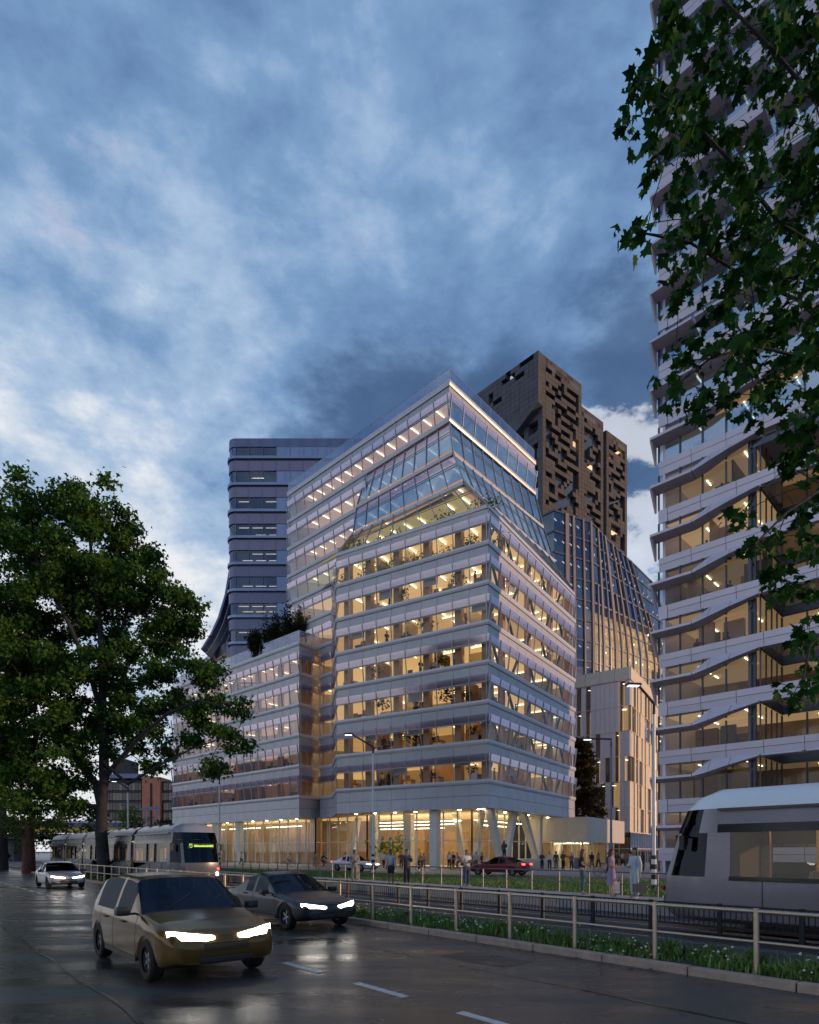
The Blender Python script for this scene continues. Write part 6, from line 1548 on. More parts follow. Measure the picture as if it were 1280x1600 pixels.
for px in (226, 233, 245): MB().beam(at(px, 1264, 118), at(px, 1330, 118), .25, .25).build('post', m_finb, cg)
rebase(cg)
# ------------------------------------------------------------------ trees
def leaf_mat(nm, c1, c2, trans):
    m = bpy.data.materials.new(nm); m.use_nodes = True; t = m.node_tree; b = t.nodes['Principled BSDF']
    g = t.nodes.new('ShaderNodeNewGeometry'); tcn = t.nodes.new('ShaderNodeTexCoord')
    n = t.nodes.new('ShaderNodeTexNoise'); n.inputs['Scale'].default_value = 0.9; n.inputs['Detail'].default_value = 3
    t.links.new(tcn.outputs['Object'], n.inputs['Vector'])
    ad = t.nodes.new('ShaderNodeMath'); ad.operation = 'MULTIPLY_ADD'; ad.inputs[1].default_value = 0.55; t.links.new(g.outputs['Random Per Island'], ad.inputs[0])
    sb = t.nodes.new('ShaderNodeMath'); sb.operation = 'MULTIPLY_ADD'; sb.inputs[1].default_value = 1.2; sb.inputs[2].default_value = -0.38; t.links.new(n.outputs[0], sb.inputs[0])
    t.links.new(sb.outputs[0], ad.inputs[2]); ad.use_clamp = True
    mx = t.nodes.new('ShaderNodeMix'); mx.data_type = 'RGBA'; mx.inputs[6].default_value = (*c1, 1); mx.inputs[7].default_value = (*c2, 1)
    t.links.new(ad.outputs[0], mx.inputs[0]); t.links.new(mx.outputs[2], b.inputs['Base Color']); b.inputs['Roughness'].default_value = 0.6; b.inputs['Specular IOR Level'].default_value = 0.05
    tl_ = t.nodes.new('ShaderNodeBsdfTranslucent'); t.links.new(mx.outputs[2], tl_.inputs[0])
    ms = t.nodes.new('ShaderNodeMixShader'); ms.inputs[0].default_value = trans
    o = t.nodes['Material Output']; t.links.new(b.outputs[0], ms.inputs[1]); t.links.new(tl_.outputs[0], ms.inputs[2]); t.links.new(ms.outputs[0], o.inputs[0])
    return m
m_leafm = leaf_mat('maple_leaf', (0.030, 0.085, 0.017), (0.10, 0.20, 0.040), 0.36)
m_leafp = leaf_mat('plane_leaf', (0.014, 0.055, 0.010), (0.036, 0.115, 0.022), 0.12)
m_leafy = leaf_mat('lime_leaf', (0.055, 0.085, 0.018), (0.16, 0.20, 0.04), 0.4)
m_leafd = leaf_mat('dark_needle', (0.016, 0.032, 0.012), (0.050, 0.062, 0.020), 0.15)
# lobed leaf outline (five points, stalk at the origin), length 1
_half = [(0.0, 0.0), (0.10, 0.06), (0.36, -0.02), (0.34, 0.12), (0.56, 0.28), (0.38, 0.36), (0.42, 0.62), (0.20, 0.58), (0.13, 0.72), (0.0, 1.0)]
LOBE = np.array([(x, y, -0.18 * abs(x)) for x, y in _half] + [(-x, y, -0.18 * abs(x)) for x, y in _half[1:-1][::-1]] + [(0.0, 0.42, 0.04)])
_nl = len(LOBE) - 1
LOBE2 = LOBE.copy(); LOBE2[:, 2] = -0.45 * np.abs(LOBE[:, 0]) - 0.28 * LOBE[:, 1] ** 2; LOBE2[:, 0] *= .86
LOBE3 = LOBE.copy(); LOBE3[:, 2] += 0.30 * np.sin(LOBE[:, 1] * 4 + LOBE[:, 0] * 5) * np.abs(LOBE[:, 0]) - .12 * LOBE[:, 1] ** 2
LOBE_T = np.array([[_nl, i, (i + 1) % _nl] for i in range(_nl)])
STAR = np.array([(0, 0, 0), (.5, .25, -.12), (.22, .45, -.02), (0, 1, -.1), (-.22, .45, -.02), (-.5, .25, -.12)])
STAR_T = np.array([[0, 1, 2], [0, 2, 4], [2, 3, 4], [0, 4, 5]])
def leaf_cloud(name, P, size, shape, tris, m, parent, droop=0.5, kind='stuff', aim=None):
    n = len(P); f = rng.normal(0, 1, (n, 3)); f[:, 2] -= droop
    if aim is not None: f += aim
    f /= np.linalg.norm(f, axis=1)[:, None]
    r = rng.normal(0, 1, (n, 3)); r[:, 2] *= .4; r -= f * (r * f).sum(1)[:, None]; r /= np.linalg.norm(r, axis=1)[:, None]
    u = np.cross(r, f); flip = np.where(u[:, 2] < 0, -1, 1)[:, None]; u = u * flip; r = r * flip
    V = (P[:, None, :] + size[:, None, None] * (shape[None, :, 0:1] * r[:, None] + shape[None, :, 1:2] * f[:, None] + shape[None, :, 2:3] * u[:, None])).reshape(-1, 3)
    T = (np.arange(n)[:, None, None] * len(shape) + tris[None]).reshape(-1, 3)
    return link(name, arr_mesh(name, V, T, m), parent, kind=kind)
def bez(p0, p1, p2, n): return [p0 * (1 - t) ** 2 + p1 * (2 * t * (1 - t)) + p2 * t * t for t in [i / n for i in range(n + 1)]]
class Tree:
    def __init__(s, root): s.root = root; s.nodes = []; s.mb = MB(); s.tips = []
    def limb(s, pts, r0, r1, seg=7, nm=None):
        n = len(pts); rs = [r0 + (r1 - r0) * i / (n - 1) for i in range(n)]
        (s.mb if nm is None else nm).tube(pts, rs, seg)
        for p, r_ in zip(pts, rs): s.nodes.append((Vector(p), r_))
    def grow(s, target, rmin, wob=0.15, sub=4):
        best = min(s.nodes, key=lambda q: (q[0] - target).length + max(0, q[0].z - target.z) * .6); p0, r_ = best; d = target - p0
        mid = p0 + d * .5 + Vector((random.uniform(-1, 1), random.uniform(-1, 1), random.uniform(-.2, 1.0))) * (d.length * wob)
        s.limb(bez(p0, mid, target, sub), max(rmin, r_ * .55), rmin, 5)
def crown_points(targets, per, spread):
    out = []
    for t, k in targets:
        c = np.array(t); out.append(c + rng.normal(0, 1, (int(per * k), 3)) * np.array([spread, spread, spread * .62]) * (k ** .33))
    return np.concatenate(out)
# --- the big maple at the left, between road and tracks
mt = thing('maple_tree', 'big dark maple tree with wide crown at the left edge, trunk before the grey tram', 'tree', S(45.2, 11.05, .1))
MY = mt.location.y; base = Vector(mt.location)
T = Tree(mt); tk = MB()
W = lambda px, py, dy=0.0: at(px, py, MY + dy)
T.limb([base - Vector((0, 0, .1)), base + Vector((0, 0, .5)), W(158, 1300), W(159, 1262), W(163, 1215)], .47, .30, 12, tk)
tk.v = [tuple(v) for v in tk.v]
T.limb([W(159, 1262), W(150, 1225, .8), W(118, 1185, 2), W(92, 1140, 3), W(70, 1080, 4)], .30, .14, 9)
T.limb([W(163, 1215), W(162, 1150), W(160, 1080, -.4), W(158, 1000, -.8), W(150, 920, -1), W(140, 840, -.6)], .34, .09, 9)
T.limb([W(163, 1215), W(185, 1190, -1), W(220, 1150, -2), W(262, 1115, -3), W(310, 1095, -3.2), W(352, 1105, -3.5)], .20, .04, 8)
T.limb([W(162, 1150), W(175, 1100, 1), W(200, 1040, 2), W(235, 985, 2.5), W(280, 935, 2.5)], .20, .05, 8)
T.limb([W(160, 1120), W(140, 1050, -1), W(110, 980, -2), W(70, 900, -2.5), W(40, 830, -2)], .20, .06, 8)
T.limb([W(160, 1080), W(185, 1000, 0), W(210, 920, .5), W(215, 840, .5)], .17, .05, 8)
T.limb([W(118, 1185, 2), W(60, 1165, 2.5), W(0, 1130, 3), W(-60, 1080, 3)], .18, .05, 8)
T.limb([W(160, 1190), W(200, 1225, -2.5), W(250, 1195, -3.5), W(300, 1170, -4), W(355, 1150, -4)], .12, .03, 7)
tk.build('trunk', m_bark, mt, smooth=60)
# lumps of the crown, as seen: (px, py, radius in px)
LUMPS = [(20, 800, 60), (70, 775, 45), (125, 765, 42), (175, 785, 38), (210, 835, 44), (150, 840, 60), (80, 860, 70), (20, 900, 70), (215, 905, 44), (160, 930, 62), (245, 900, 28),
         (90, 960, 75), (20, 1000, 75), (180, 1010, 58), (240, 985, 40), (285, 940, 30), (302, 925, 24), (300, 985, 24), (110, 1060, 70), (40, 1090, 70), (200, 1075, 46), (255, 1055, 34),
         (300, 1040, 30), (345, 1050, 24), (325, 1090, 28), (365, 1100, 18), (340, 1150, 26), (370, 1160, 14), (300, 1160, 22), (325, 1200, 15), (240, 1110, 26), (110, 1150, 56), (40, 1170, 58),
         (-20, 1040, 70), (-30, 940, 70), (-40, 850, 70), (235, 1195, 14), (215, 1165, 14), (75, 1215, 40), (262, 1170, 14), (190, 1140, 30), (20, 1230, 40), (70, 1250, 34), (110, 1215, 34), (0, 1180, 50), (130, 1260, 16), (105, 1265, 22), (60, 1120, 60), (140, 1110, 44), (30, 1010, 60), (-30, 1130, 60), (150, 1180, 26), (170, 880, 50), (120, 890, 60), (280, 1110, 20), (230, 1140, 20), (270, 1080, 22), (210, 1100, 30), (300, 1125, 16), (320, 1060, 20), (250, 1010, 24), (270, 970, 20)]
tg = []; tot = 0
for (px, py, r_) in LUMPS:
    py += 16 * (py < 950); r_ *= .93
    rm = r_ / FPX * MY; k = max(3, int((r_ / 11) ** 1.75))
    for _ in range(k):
        v = Vector((random.gauss(0, 1), random.gauss(0, 1), random.gauss(0, 1))).normalized() * (random.random() ** .45) * rm
        dep = random.uniform(-1, 1) * max(1.0, 3.0 * (r_ / 60))
        p = W(px, py, 0) + v + Vector((0, dep, 0)); tg.append((p, random.uniform(.6, 1.3)))
for p, k in random.sample(tg, min(len(tg), 330)): T.grow(p, .025)
T.mb.build('branches', m_bark, mt, smooth=60, kind='stuff').name = 'branch'
P = crown_points(tg, 205, .40)
leaf_cloud('foliage', P, rng.uniform(.17, .36, len(P)), STAR, STAR_T, m_leafm, mt, .5)
rebase(mt)
# --- two further street trees at the far left
def street_tree(label, px, Y, py_base_unused, lumps, leafm, barkm, tr, per=70, leaf=(.25, .45), name='street_tree', zb=.1):
    x = (px - 640) / FPX * Y; r = thing(name, label, 'tree', (x, Y, zb)); t = Tree(r); b = MB()
    Wl = lambda px_, py_, dy=0.0: at(px_, py_, Y + dy); cx = sum(l[0] for l in lumps) / len(lumps); cy = sum(l[1] for l in lumps) / len(lumps)
    t.limb([Vector((x, Y, zb - .1)), Wl(px, HOR - 20), Wl((px * 2 + cx) / 3, (HOR - 20 + cy * 2) / 3), Wl(cx, cy)], tr, tr * .35, 10, b); b.build('trunk', barkm, r, smooth=60)
    tgs = []
    for (a, c, rr_) in lumps:
        rm = rr_ / FPX * Y
        for _ in range(min(60, max(3, int((rr_ / 9) ** 1.6)))):
            v = Vector((random.gauss(0, 1), random.gauss(0, 1), random.gauss(0, 1))).normalized() * (random.random() ** .45) * rm; tgs.append((Wl(a, c) + v, random.uniform(.6, 1.3)))
    for p, k in tgs[::3]: t.grow(p, .03)
    t.mb.build('branch', barkm, r, smooth=60, kind='stuff')
    Pq = crown_points(tgs, per, max(.4, .030 * Y ** .7)); leaf_cloud('foliage', Pq, rng.uniform(*leaf, len(Pq)), STAR, STAR_T, leafm, r, .4)
    rebase(r); return r
street_tree('yellow green tree with reddish trunk behind the railing at the far left', 45, 58, 0, [(30, 1235, 34), (60, 1250, 30), (20, 1290, 34), (55, 1290, 24), (75, 1225, 24), (95, 1280, 16), (40, 1315, 14)], m_leafy, m_barkr, .62, 60, (.22, .38))
street_tree('dark tree at the very left edge of the picture behind the maple', 4, 66, 0, [(-10, 1150, 50), (-20, 1220, 40), (20, 1190, 40), (-30, 1270, 30), (15, 1285, 36), (75, 1300, 22), (-5, 1320, 22)], m_leafd, m_bark, .6, 60, (.3, .5))
street_tree('small dark green tree behind the tram between the maple trunk and the red trunk', 118, 84, 0, [(100, 1290, 22), (125, 1285, 20), (140, 1300, 16), (95, 1310, 16)], m_leafd, m_bark, .3, 50, (.3, .5))
street_tree('olive green bushy tree behind the tram, left of the orange brick tower', 206, 105, 0, [(205, 1270, 13), (200, 1285, 14), (212, 1288, 12), (205, 1300, 12)], m_leafy, m_bark, .3, 50, (.35, .6))
street_tree('low dark shrub right of the far orange brick tower', 262, 105, 0, [(256, 1292, 9), (266, 1294, 8)], m_leafd, m_bark, .15, 60, (.35, .6), name='shrub')
for (a_, n_, lab) in ((7.0, -5.2, 'dark street tree on the near pavement, out of the picture on the left'), (17.0, -6.0, 'second dark street tree on the near pavement, out of the picture on the left')):
    q = S(a_, n_); px_ = q.x / q.y * FPX + 640; k_ = FPX / q.y
    street_tree(lab, px_, q.y, 0, [(px_ + dx * k_, HOR - dz * k_, rr * k_) for dx, dz, rr in ((0, 9, 3.2), (-1.5, 7, 2.6), (1.2, 7.2, 2.4), (0, 11.5, 2.4), (-.5, 5.6, 2))], m_leafm, m_bark, .3, 60, (.3, .5), zb=.12)
# --- conifer beside the pavilion
cf = thing('conifer', 'dark brownish conifer between the office block and the white panelled building', 'tree', (at(912, 1350, 81).x, 81, .2)); t = Tree(cf); b = MB()
b.tube([Vector(cf.location), at(912, 1240, 81), at(908, 1150, 81)], [.3, .2, .03], 8); b.build('trunk', m_bark, cf); pts = []
for i in range(150):
    v = random.random() ** .8; py = 1150 + v * 145; rm = (6 + 36 * v ** .8) / FPX * 81; an = random.uniform(0, 6.28)
    c = at(910, py, 81); e = c + Vector((math.cos(an), math.sin(an), -.18)) * rm; t.mb.tube([c, c.lerp(e, .5) + Vector((0, 0, .15)), e], [.05, .03, .015], 4)
    for k in range(14):
        u = random.uniform(.25, 1.05); pts += [tuple(c.lerp(e, u) + Vector((random.gauss(0, .22), random.gauss(0, .22), random.gauss(0, .12)))) for _ in range(9)]
t.mb.build('branch', m_bark, cf, kind='stuff'); P = np.array(pts); leaf_cloud('foliage', P, rng.uniform(.22, .42, len(P)), STAR, STAR_T, leaf_mat('conifer_leaf', (0.03, 0.028, 0.012), (0.085, 0.07, 0.025), .2), cf, .8); rebase(cf)
# --- planting on the roof terrace of the low wing
for i, (px, py, r_, lab) in enumerate(((398, 1000, 13, 'low dark shrub at the left end of the roof terrace planting'), (425, 988, 20, 'wide dark shrub in the middle of the roof terrace planting'), (448, 975, 24, 'tallest dark shrub of the roof terrace planting'), (475, 984, 20, 'dark shrub of the roof terrace planting next to the main block'))):
    Y = 79.5 - i * .7; c = at(px, py, Y); sh = thing('roof_shrub', lab, 'shrub', (c.x, Y, SILL[5]), 0, 'shrubs on the roof terrace'); t = Tree(sh)
    pts = []; rm = r_ / FPX * Y
    for k in range(34):
        an = random.uniform(0, 6.28); e = Vector((c.x + math.cos(an) * rm * random.random() * 1.1, Y + math.sin(an) * rm * .7 * random.random(), SILL[5] + (c.z - SILL[5] + rm * 1.1) * random.uniform(.4, 1.0)))
        p0 = Vector((c.x + random.gauss(0, .3), Y, SILL[5])); t.mb.tube([p0, p0.lerp(e, .5) + Vector((0, 0, .2)), e], [.04, .03, .01], 4)
        pts += [tuple(p0.lerp(e, random.uniform(.45, 1.05)) + Vector((random.gauss(0, .22), random.gauss(0, .22), random.gauss(0, .2)))) for _ in range(70)]
    t.mb.build('stem', m_bark, sh, kind='stuff'); P = np.array(pts); leaf_cloud('foliage', P, rng.uniform(.18, .36, len(P)), STAR, STAR_T, m_leafd, sh, -.3); rebase(sh)
# --- plane tree overhanging from the right: trunk beyond the frame, boughs reaching in
pt = thing('plane_tree', 'plane tree with large lobed leaves hanging in from the right edge, close to the viewer', 'tree', (10.4, 9.6, 0.1)); t = Tree(pt); b = MB(); PB = Vector(pt.location)
t.limb([PB - Vector((0, 0, .1)), PB + Vector((0, 0, 1.2)), PB + Vector((-.2, -.2, 4)), PB + Vector((-.5, -.5, 8)), PB + Vector((-.9, -.6, 12)), PB + Vector((-1.2, -.8, 16))], .36, .12, 12, b); b.build('trunk', m_bark, pt, smooth=60)
Q = lambda px, py, Y=8.6: at(px, py, Y)
for pts, r0 in (([PB + Vector((-.5, -.5, 7.6)), Q(1330, 420), Q(1220, 350, 8.4), Q(1140, 250, 8.2), Q(1060, 165, 8.0), Q(1000, 130, 7.9)], .045),
                ([PB + Vector((-.4, -.4, 6.6)), Q(1340, 560), Q(1250, 470, 8.8), Q(1160, 430, 8.8), Q(1080, 380, 8.6), Q(1010, 365, 8.4)], .042),
                ([PB + Vector((-.3, -.4, 5.2)), Q(1350, 640), Q(1260, 560, 8.5), Q(1180, 540, 8.3), Q(1110, 560, 8.2), Q(1060, 600, 8.2)], .036),
                ([PB + Vector((-.6, -.5, 9.0)), Q(1350, 240), Q(1270, 150, 8.2), Q(1200, 70, 8.0), Q(1130, 0, 8.0), Q(1090, -60, 8.0)], .045),
                ([PB + Vector((-.7, -.5, 10.5)), Q(1360, 60), Q(1280, -20, 8.6), Q(1220, -80, 8.4)], .04),
                ([PB + Vector((-.2, -.3, 4.2)), Q(1360, 780), Q(1290, 760, 7.6), Q(1230, 800, 7.4), Q(1180, 850, 7.3)], .03),
                ([PB + Vector((-.2, -.3, 3.6)), Q(1370, 960), Q(1310, 960, 7.4), Q(1265, 1010, 7.2), Q(1255, 1060, 7.2)], .026)):
    t.limb(bez(pts[0], (pts[0] + pts[1]) / 2 + Vector((0, 0, .4)), pts[1], 3)[:-1] + pts[1:], r0, .012, 7)
PLUMPS = [(1050, 20, 30), (1090, 60, 30), (1150, 30, 40), (1210, 50, 45), (1260, 30, 40), (1010, 120, 26), (990, 150, 18), (1040, 165, 30), (1090, 140, 34), (1140, 110, 34), (1200, 130, 36), (1260, 110, 40), (985, 195, 16), (1025, 225, 20),
          (1075, 215, 34), (1130, 200, 36), (1180, 220, 36), (1240, 200, 34), (1020, 270, 16), (1065, 275, 26), (1115, 280, 34), (1165, 290, 36), (1220, 280, 40), (1265, 260, 34), (995, 362, 12), (1030, 375, 18), (1060, 345, 18),
          (1100, 340, 32), (1150, 360, 34), (1200, 350, 38), (1255, 350, 38), (1060, 410, 22), (1100, 425, 28), (1150, 430, 34), (1205, 430, 38), (1260, 430, 36), (1065, 475, 20), (1110, 500, 28), (1160, 500, 34), (1215, 505, 36), (1265, 500, 32),
          (1060, 545, 18), (1110, 560, 26), (1160, 570, 30), (1215, 570, 34), (1265, 570, 30), (1050, 605, 14), (1090, 610, 20), (1140, 615, 22), (1190, 615, 24), (1245, 620, 26), (1085, 640, 12), (1160, 645, 12), (1270, 650, 22),
          (1240, 690, 18), (1262, 715, 24), (1225, 712, 12), (1275, 750, 18), (1170, 815, 22), (1200, 850, 28), (1240, 820, 24), (1265, 860, 26), (1170, 860, 14), (1225, 890, 24), (1265, 920, 18), (1225, 928, 12), (1268, 990, 16), (1250, 1000, 12), (1262, 1075, 18), (1245, 1082, 8), (1272, 1040, 12),
          (1310, 300, 60), (1310, 500, 60), (1310, 100, 60), (1320, 700, 50), (1320, 880, 50)]
LP = []
for (px, py, r_) in PLUMPS:
    Y = random.uniform(7.2, 9.4)
    for _ in range(max(2, int((r_ / 12) ** 1.6))):
        c = Q(px + random.gauss(0, r_ * .5), py + random.gauss(0, r_ * .5), Y + random.gauss(0, .35)); t.grow(c, .005, .2, 3)
        for k in range(random.randint(7, 12)): LP.append(tuple(c + Vector((random.gauss(0, .085), random.gauss(0, .12), random.gauss(0, .075)))))
P = np.array(LP); sz = .09 + .13 * rng.random(len(P)) ** 1.3
t.mb.build('branch', m_bark, pt, smooth=60, kind='stuff')
vis = np.array([abs((p[0] / p[1]) * FPX + 640 - 1150) < 130 and p[2] > 0 for p in P]); order = np.argsort(-(sz / P[:, 1]) * vis); near = order[:300]; rest_ = order[300:]
for i_, sh_ in enumerate((LOBE2, LOBE3, LOBE)): leaf_cloud('foliage', P[rest_[i_::3]], sz[rest_[i_::3]], sh_, LOBE_T, m_leafp, pt, .75)
lmes = [arr_mesh('leaf', sh_, LOBE_T, m_leafp) for sh_ in (LOBE, LOBE2, LOBE3)]
for i in near:
    f = Vector((random.gauss(0, 1), random.gauss(0, 1), random.gauss(-.75, 1))).normalized(); r_ = Vector((random.gauss(0, 1), random.gauss(0, 1), random.gauss(0, .4))); r_ = (r_ - f * r_.dot(f)).normalized(); u = r_.cross(f)
    if u.z < 0: u, r_ = -u, -r_
    o = link('leaf', random.choice(lmes), pt); o.matrix_local = Matrix.Translation(P[i]) @ Matrix(((r_.x, f.x, u.x), (r_.y, f.y, u.y), (r_.z, f.z, u.z))).to_4x4() @ Matrix.Scale(sz[i], 4)
rebase(pt)
# ------------------------------------------------------------------ people
m_skin = mat('skin', (0.42, 0.26, 0.18), 0.6); m_skin2 = mat('skin_deep', (0.16, 0.085, 0.055), 0.6)
m_hair = {k: mat('hair_' + k, c, 0.6) for k, c in dict(black=(.012, .010, .010), brown=(.06, .03, .018), red=(.20, .045, .02), blond=(.30, .20, .09), grey=(.22, .21, .20)).items()}
CL = {}
def cloth(k, c):
    CL[k] = mat('cloth_' + k, c, 0.85, var=0.12, vscale=6); return CL[k]
for k, c in dict(tan=(.30, .26, .21), white=(.62, .60, .58), black=(.018, .018, .022), navy=(.03, .04, .09), jeans=(.045, .08, .15), grey=(.14, .14, .16), dgrey=(.06, .06, .07), paleblue=(.42, .50, .58), lilac=(.30, .22, .33), maroon=(.11, .03, .05),
                 brown=(.14, .075, .04), pink=(.50, .28, .26), yellow=(.48, .42, .08), teal=(.05, .12, .14), lightblue=(.34, .40, .46), green=(.12, .16, .08)).items(): cloth(k, c)
DG = None
def skin_meshes(jobs):
    """jobs: list of (name, verts[(x,y,z,r)], edges, subdiv) -> meshes grown with the skin modifier"""
    tmp = []
    for nm, vs, es, lv in jobs:
        me = bpy.data.meshes.new('tmp'); me.from_pydata([v[:3] for v in vs], es, []); me.update()
        o = bpy.data.objects.new('tmp', me); C.objects.link(o); o.modifiers.new('s', 'SKIN')
        sk = me.skin_vertices[0].data
        for i, v in enumerate(vs):
            r = v[3]; sk[i].radius = r if isinstance(r, tuple) else (r, r); sk[i].use_root = (i == 0)
        if lv: m_ = o.modifiers.new('d', 'SUBSURF'); m_.levels = lv; m_.render_levels = lv
        tmp.append((nm, o))
    dg = bpy.context.evaluated_depsgraph_get(); dg.update(); out = []
    for nm, o in tmp:
        me = bpy.data.meshes.new_from_object(o.evaluated_get(dg)); me.name = nm
        me.polygons.foreach_set('use_smooth', [True] * len(me.polygons)); out.append(me)
    for nm, o in tmp:
        me = o.data; bpy.data.objects.remove(o); bpy.data.meshes.remove(me)
    return out
Vv = Vector
BASE = dict(pel=(0, 0, .95), sp=(0, .01, 1.14), ch=(0, .01, 1.34), nk=(0, .015, 1.49), h0=(0, .0, 1.56), h1=(0, -.012, 1.645), h2=(0, -.005, 1.725),
            sh=(.175, .01, 1.42), el=(.235, .03, 1.14), wr=(.245, -.04, .90), pa=(.245, -.06, .82), hip=(.09, 0, .90), kn=(.10, -.02, .50), an=(.105, .02, .09), to=(.12, -.13, .035))
def pose(**k):
    P = {}
    for s, sg in (('L', 1), ('R', -1)):
        for j in ('sh', 'el', 'wr', 'pa', 'hip', 'kn', 'an', 'to'): P[j + s] = Vv((BASE[j][0] * sg, BASE[j][1], BASE[j][2]))
    for j in ('pel', 'sp', 'ch', 'nk', 'h0', 'h1', 'h2'): P[j] = Vv(BASE[j])
    for j, v in k.items(): P[j] = Vv(v)
    return P
POSES = {
 'stand': pose(toL=(.15, -.13, .035), knL=(.11, -.04, .5)),
 'folded': pose(elL=(.25, .0, 1.15), wrL=(.08, -.20, 1.12), paL=(.0, -.22, 1.11), elR=(-.25, .0, 1.15), wrR=(-.08, -.20, 1.08), paR=(.0, -.23, 1.07)),
 'reading': pose(elL=(.24, -.02, 1.14), wrL=(.11, -.26, 1.16), paL=(.06, -.33, 1.18), elR=(-.24, -.02, 1.14), wrR=(-.11, -.26, 1.14), paR=(-.06, -.33, 1.16), h1=(0, -.04, 1.635), h2=(0, -.05, 1.71)),
 'walk': pose(knL=(.10, -.17, .53), anL=(.11, -.24, .12), toL=(.11, -.38, .09), knR=(-.10, .03, .49), anR=(-.11, .26, .15), toR=(-.11, .16, .035), elL=(.23, .12, 1.15), wrL=(.23, .10, .93), paL=(.23, .09, .85), elR=(-.23, -.05, 1.14), wrR=(-.22, -.20, .96), paR=(-.22, -.24, .89)),
 'phone': pose(elL=(.24, -.03, 1.15), wrL=(.13, -.20, 1.36), paL=(.10, -.24, 1.44)),
 'reach': pose(elL=(.36, -.12, 1.22), wrL=(.54, -.24, 1.30), paL=(.61, -.27, 1.33), elR=(-.27, .02, 1.16), wrR=(-.20, -.16, 1.05), paR=(-.17, -.22, 1.03)),
 'bag': pose(paL=(.26, -.03, .80), wrL=(.255, -.02, .88), elR=(-.24, .0, 1.15), wrR=(-.12, -.18, 1.10), paR=(-.06, -.22, 1.11)),
 'sit': pose(pel=(0, 0, .52), sp=(0, .03, .72), ch=(0, .02, .92), nk=(0, .015, 1.06), h0=(0, 0, 1.13), h1=(0, -.015, 1.215), h2=(0, -.01, 1.295), shL=(.175, .01, 1.0), shR=(-.175, .01, 1.0), elL=(.24, -.06, .75), elR=(-.24, -.06, .75), wrL=(.16, -.30, .74), wrR=(-.16, -.30, .74), paL=(.13, -.37, .75), paR=(-.13, -.37, .75),
             hipL=(.09, -.02, .49), hipR=(-.09, -.02, .49), knL=(.11, -.44, .50), knR=(-.11, -.44, .50), anL=(.11, -.42, .09), anR=(-.11, -.42, .09), toL=(.11, -.57, .035), toR=(-.11, -.57, .035)),
 'cycle': pose(pel=(0, .18, .98), sp=(0, .10, 1.15), ch=(0, .0, 1.31), nk=(0, -.06, 1.44), h0=(0, -.09, 1.51), h1=(0, -.13, 1.59), h2=(0, -.13, 1.675), shL=(.175, -.03, 1.37), shR=(-.175, -.03, 1.37), elL=(.25, -.22, 1.18), elR=(-.25, -.22, 1.18), wrL=(.24, -.44, 1.07), wrR=(-.24, -.44, 1.07), paL=(.24, -.50, 1.06), paR=(-.24, -.50, 1.06),
               hipL=(.09, .16, .94), hipR=(-.09, .16, .94), knL=(.10, -.22, .78), knR=(-.10, -.12, .55), anL=(.10, -.06, .42), anR=(-.10, .02, .14), toL=(.10, -.20, .38), toR=(-.10, -.12, .10)),
}
def body_job(nm, P, k=1.0):
    vs, es, ix = [], [], {}
    def ad(n, p, r): ix[n] = len(vs); vs.append((p[0], p[1], p[2], r)); return ix[n]
    def ln(a, b): es.append((ix[a], ix[b]))
    ad('pel', P['pel'], (.125 * k, .10)); ad('sp', P['sp'], (.115 * k, .09)); ad('ch', P['ch'], (.135 * k, .10)); ad('nk', P['nk'], .052)
    ad('h0', P['h0'], (.062, .070)); ad('h1', P['h1'], (.076, .096)); ad('h2', P['h2'], (.055, .070))
    for a, b in (('pel', 'sp'), ('sp', 'ch'), ('ch', 'nk'), ('nk', 'h0'), ('h0', 'h1'), ('h1', 'h2')): ln(a, b)
    fw = (P['h1'] - P['nk']); ad('nose', P['h1'] + Vv((0, -.112, -.012)), .012); ln('h1', 'nose')
    for s in 'LR':
        sg = 1 if s == 'L' else -1
        ad('ear' + s, P['h1'] + Vv((.088 * sg, .012, -.005)), .014); ln('h1', 'ear' + s)
        ad('sh' + s, P['sh' + s], .058); ad('el' + s, P['el' + s], .043); ad('wr' + s, P['wr' + s], .028); ad('pa' + s, P['pa' + s], (.034, .020))
        ln('ch', 'sh' + s); ln('sh' + s, 'el' + s); ln('el' + s, 'wr' + s); ln('wr' + s, 'pa' + s)
        d = (P['pa' + s] - P['wr' + s]).normalized(); sd_ = d.cross(Vv((1, 0, 0)) if abs(d.x) < .8 else Vv((0, 0, 1))).normalized(); nn = sd_.cross(d)
        for i, (o, l_) in enumerate(((-.030, .068), (-.010, .080), (.010, .076), (.030, .060))):
            p1 = P['pa' + s] + sd_ * o + d * l_ * .55; p2 = p1 + d * l_ * .4 + nn * .018
            ad(f'f{i}{s}', p1, .0085); ad(f'g{i}{s}', p2, .0075); ln('pa' + s, f'f{i}{s}'); ln(f'f{i}{s}', f'g{i}{s}')
        q = P['wr' + s].lerp(P['pa' + s], .45); p1 = q - sd_ * .045 + d * .015; ad('t' + s, p1, .010); ad('u' + s, p1 + d * .035 - sd_ * .008, .009); ln('wr' + s, 't' + s); ln('t' + s, 'u' + s)
        ad('hip' + s, P['hip' + s], .085); ad('kn' + s, P['kn' + s], .056); ad('an' + s, P['an' + s], .038); ad('to' + s, P['to' + s], .030)
        ln('pel', 'hip' + s); ln('hip' + s, 'kn' + s); ln('kn' + s, 'an' + s); ln('an' + s, 'to' + s)
    return (nm, vs, es, 1)
def chain(nm, pts, es, lv=1): return (nm, [(p[0], p[1], p[2], r) for p, r in pts], es, lv)
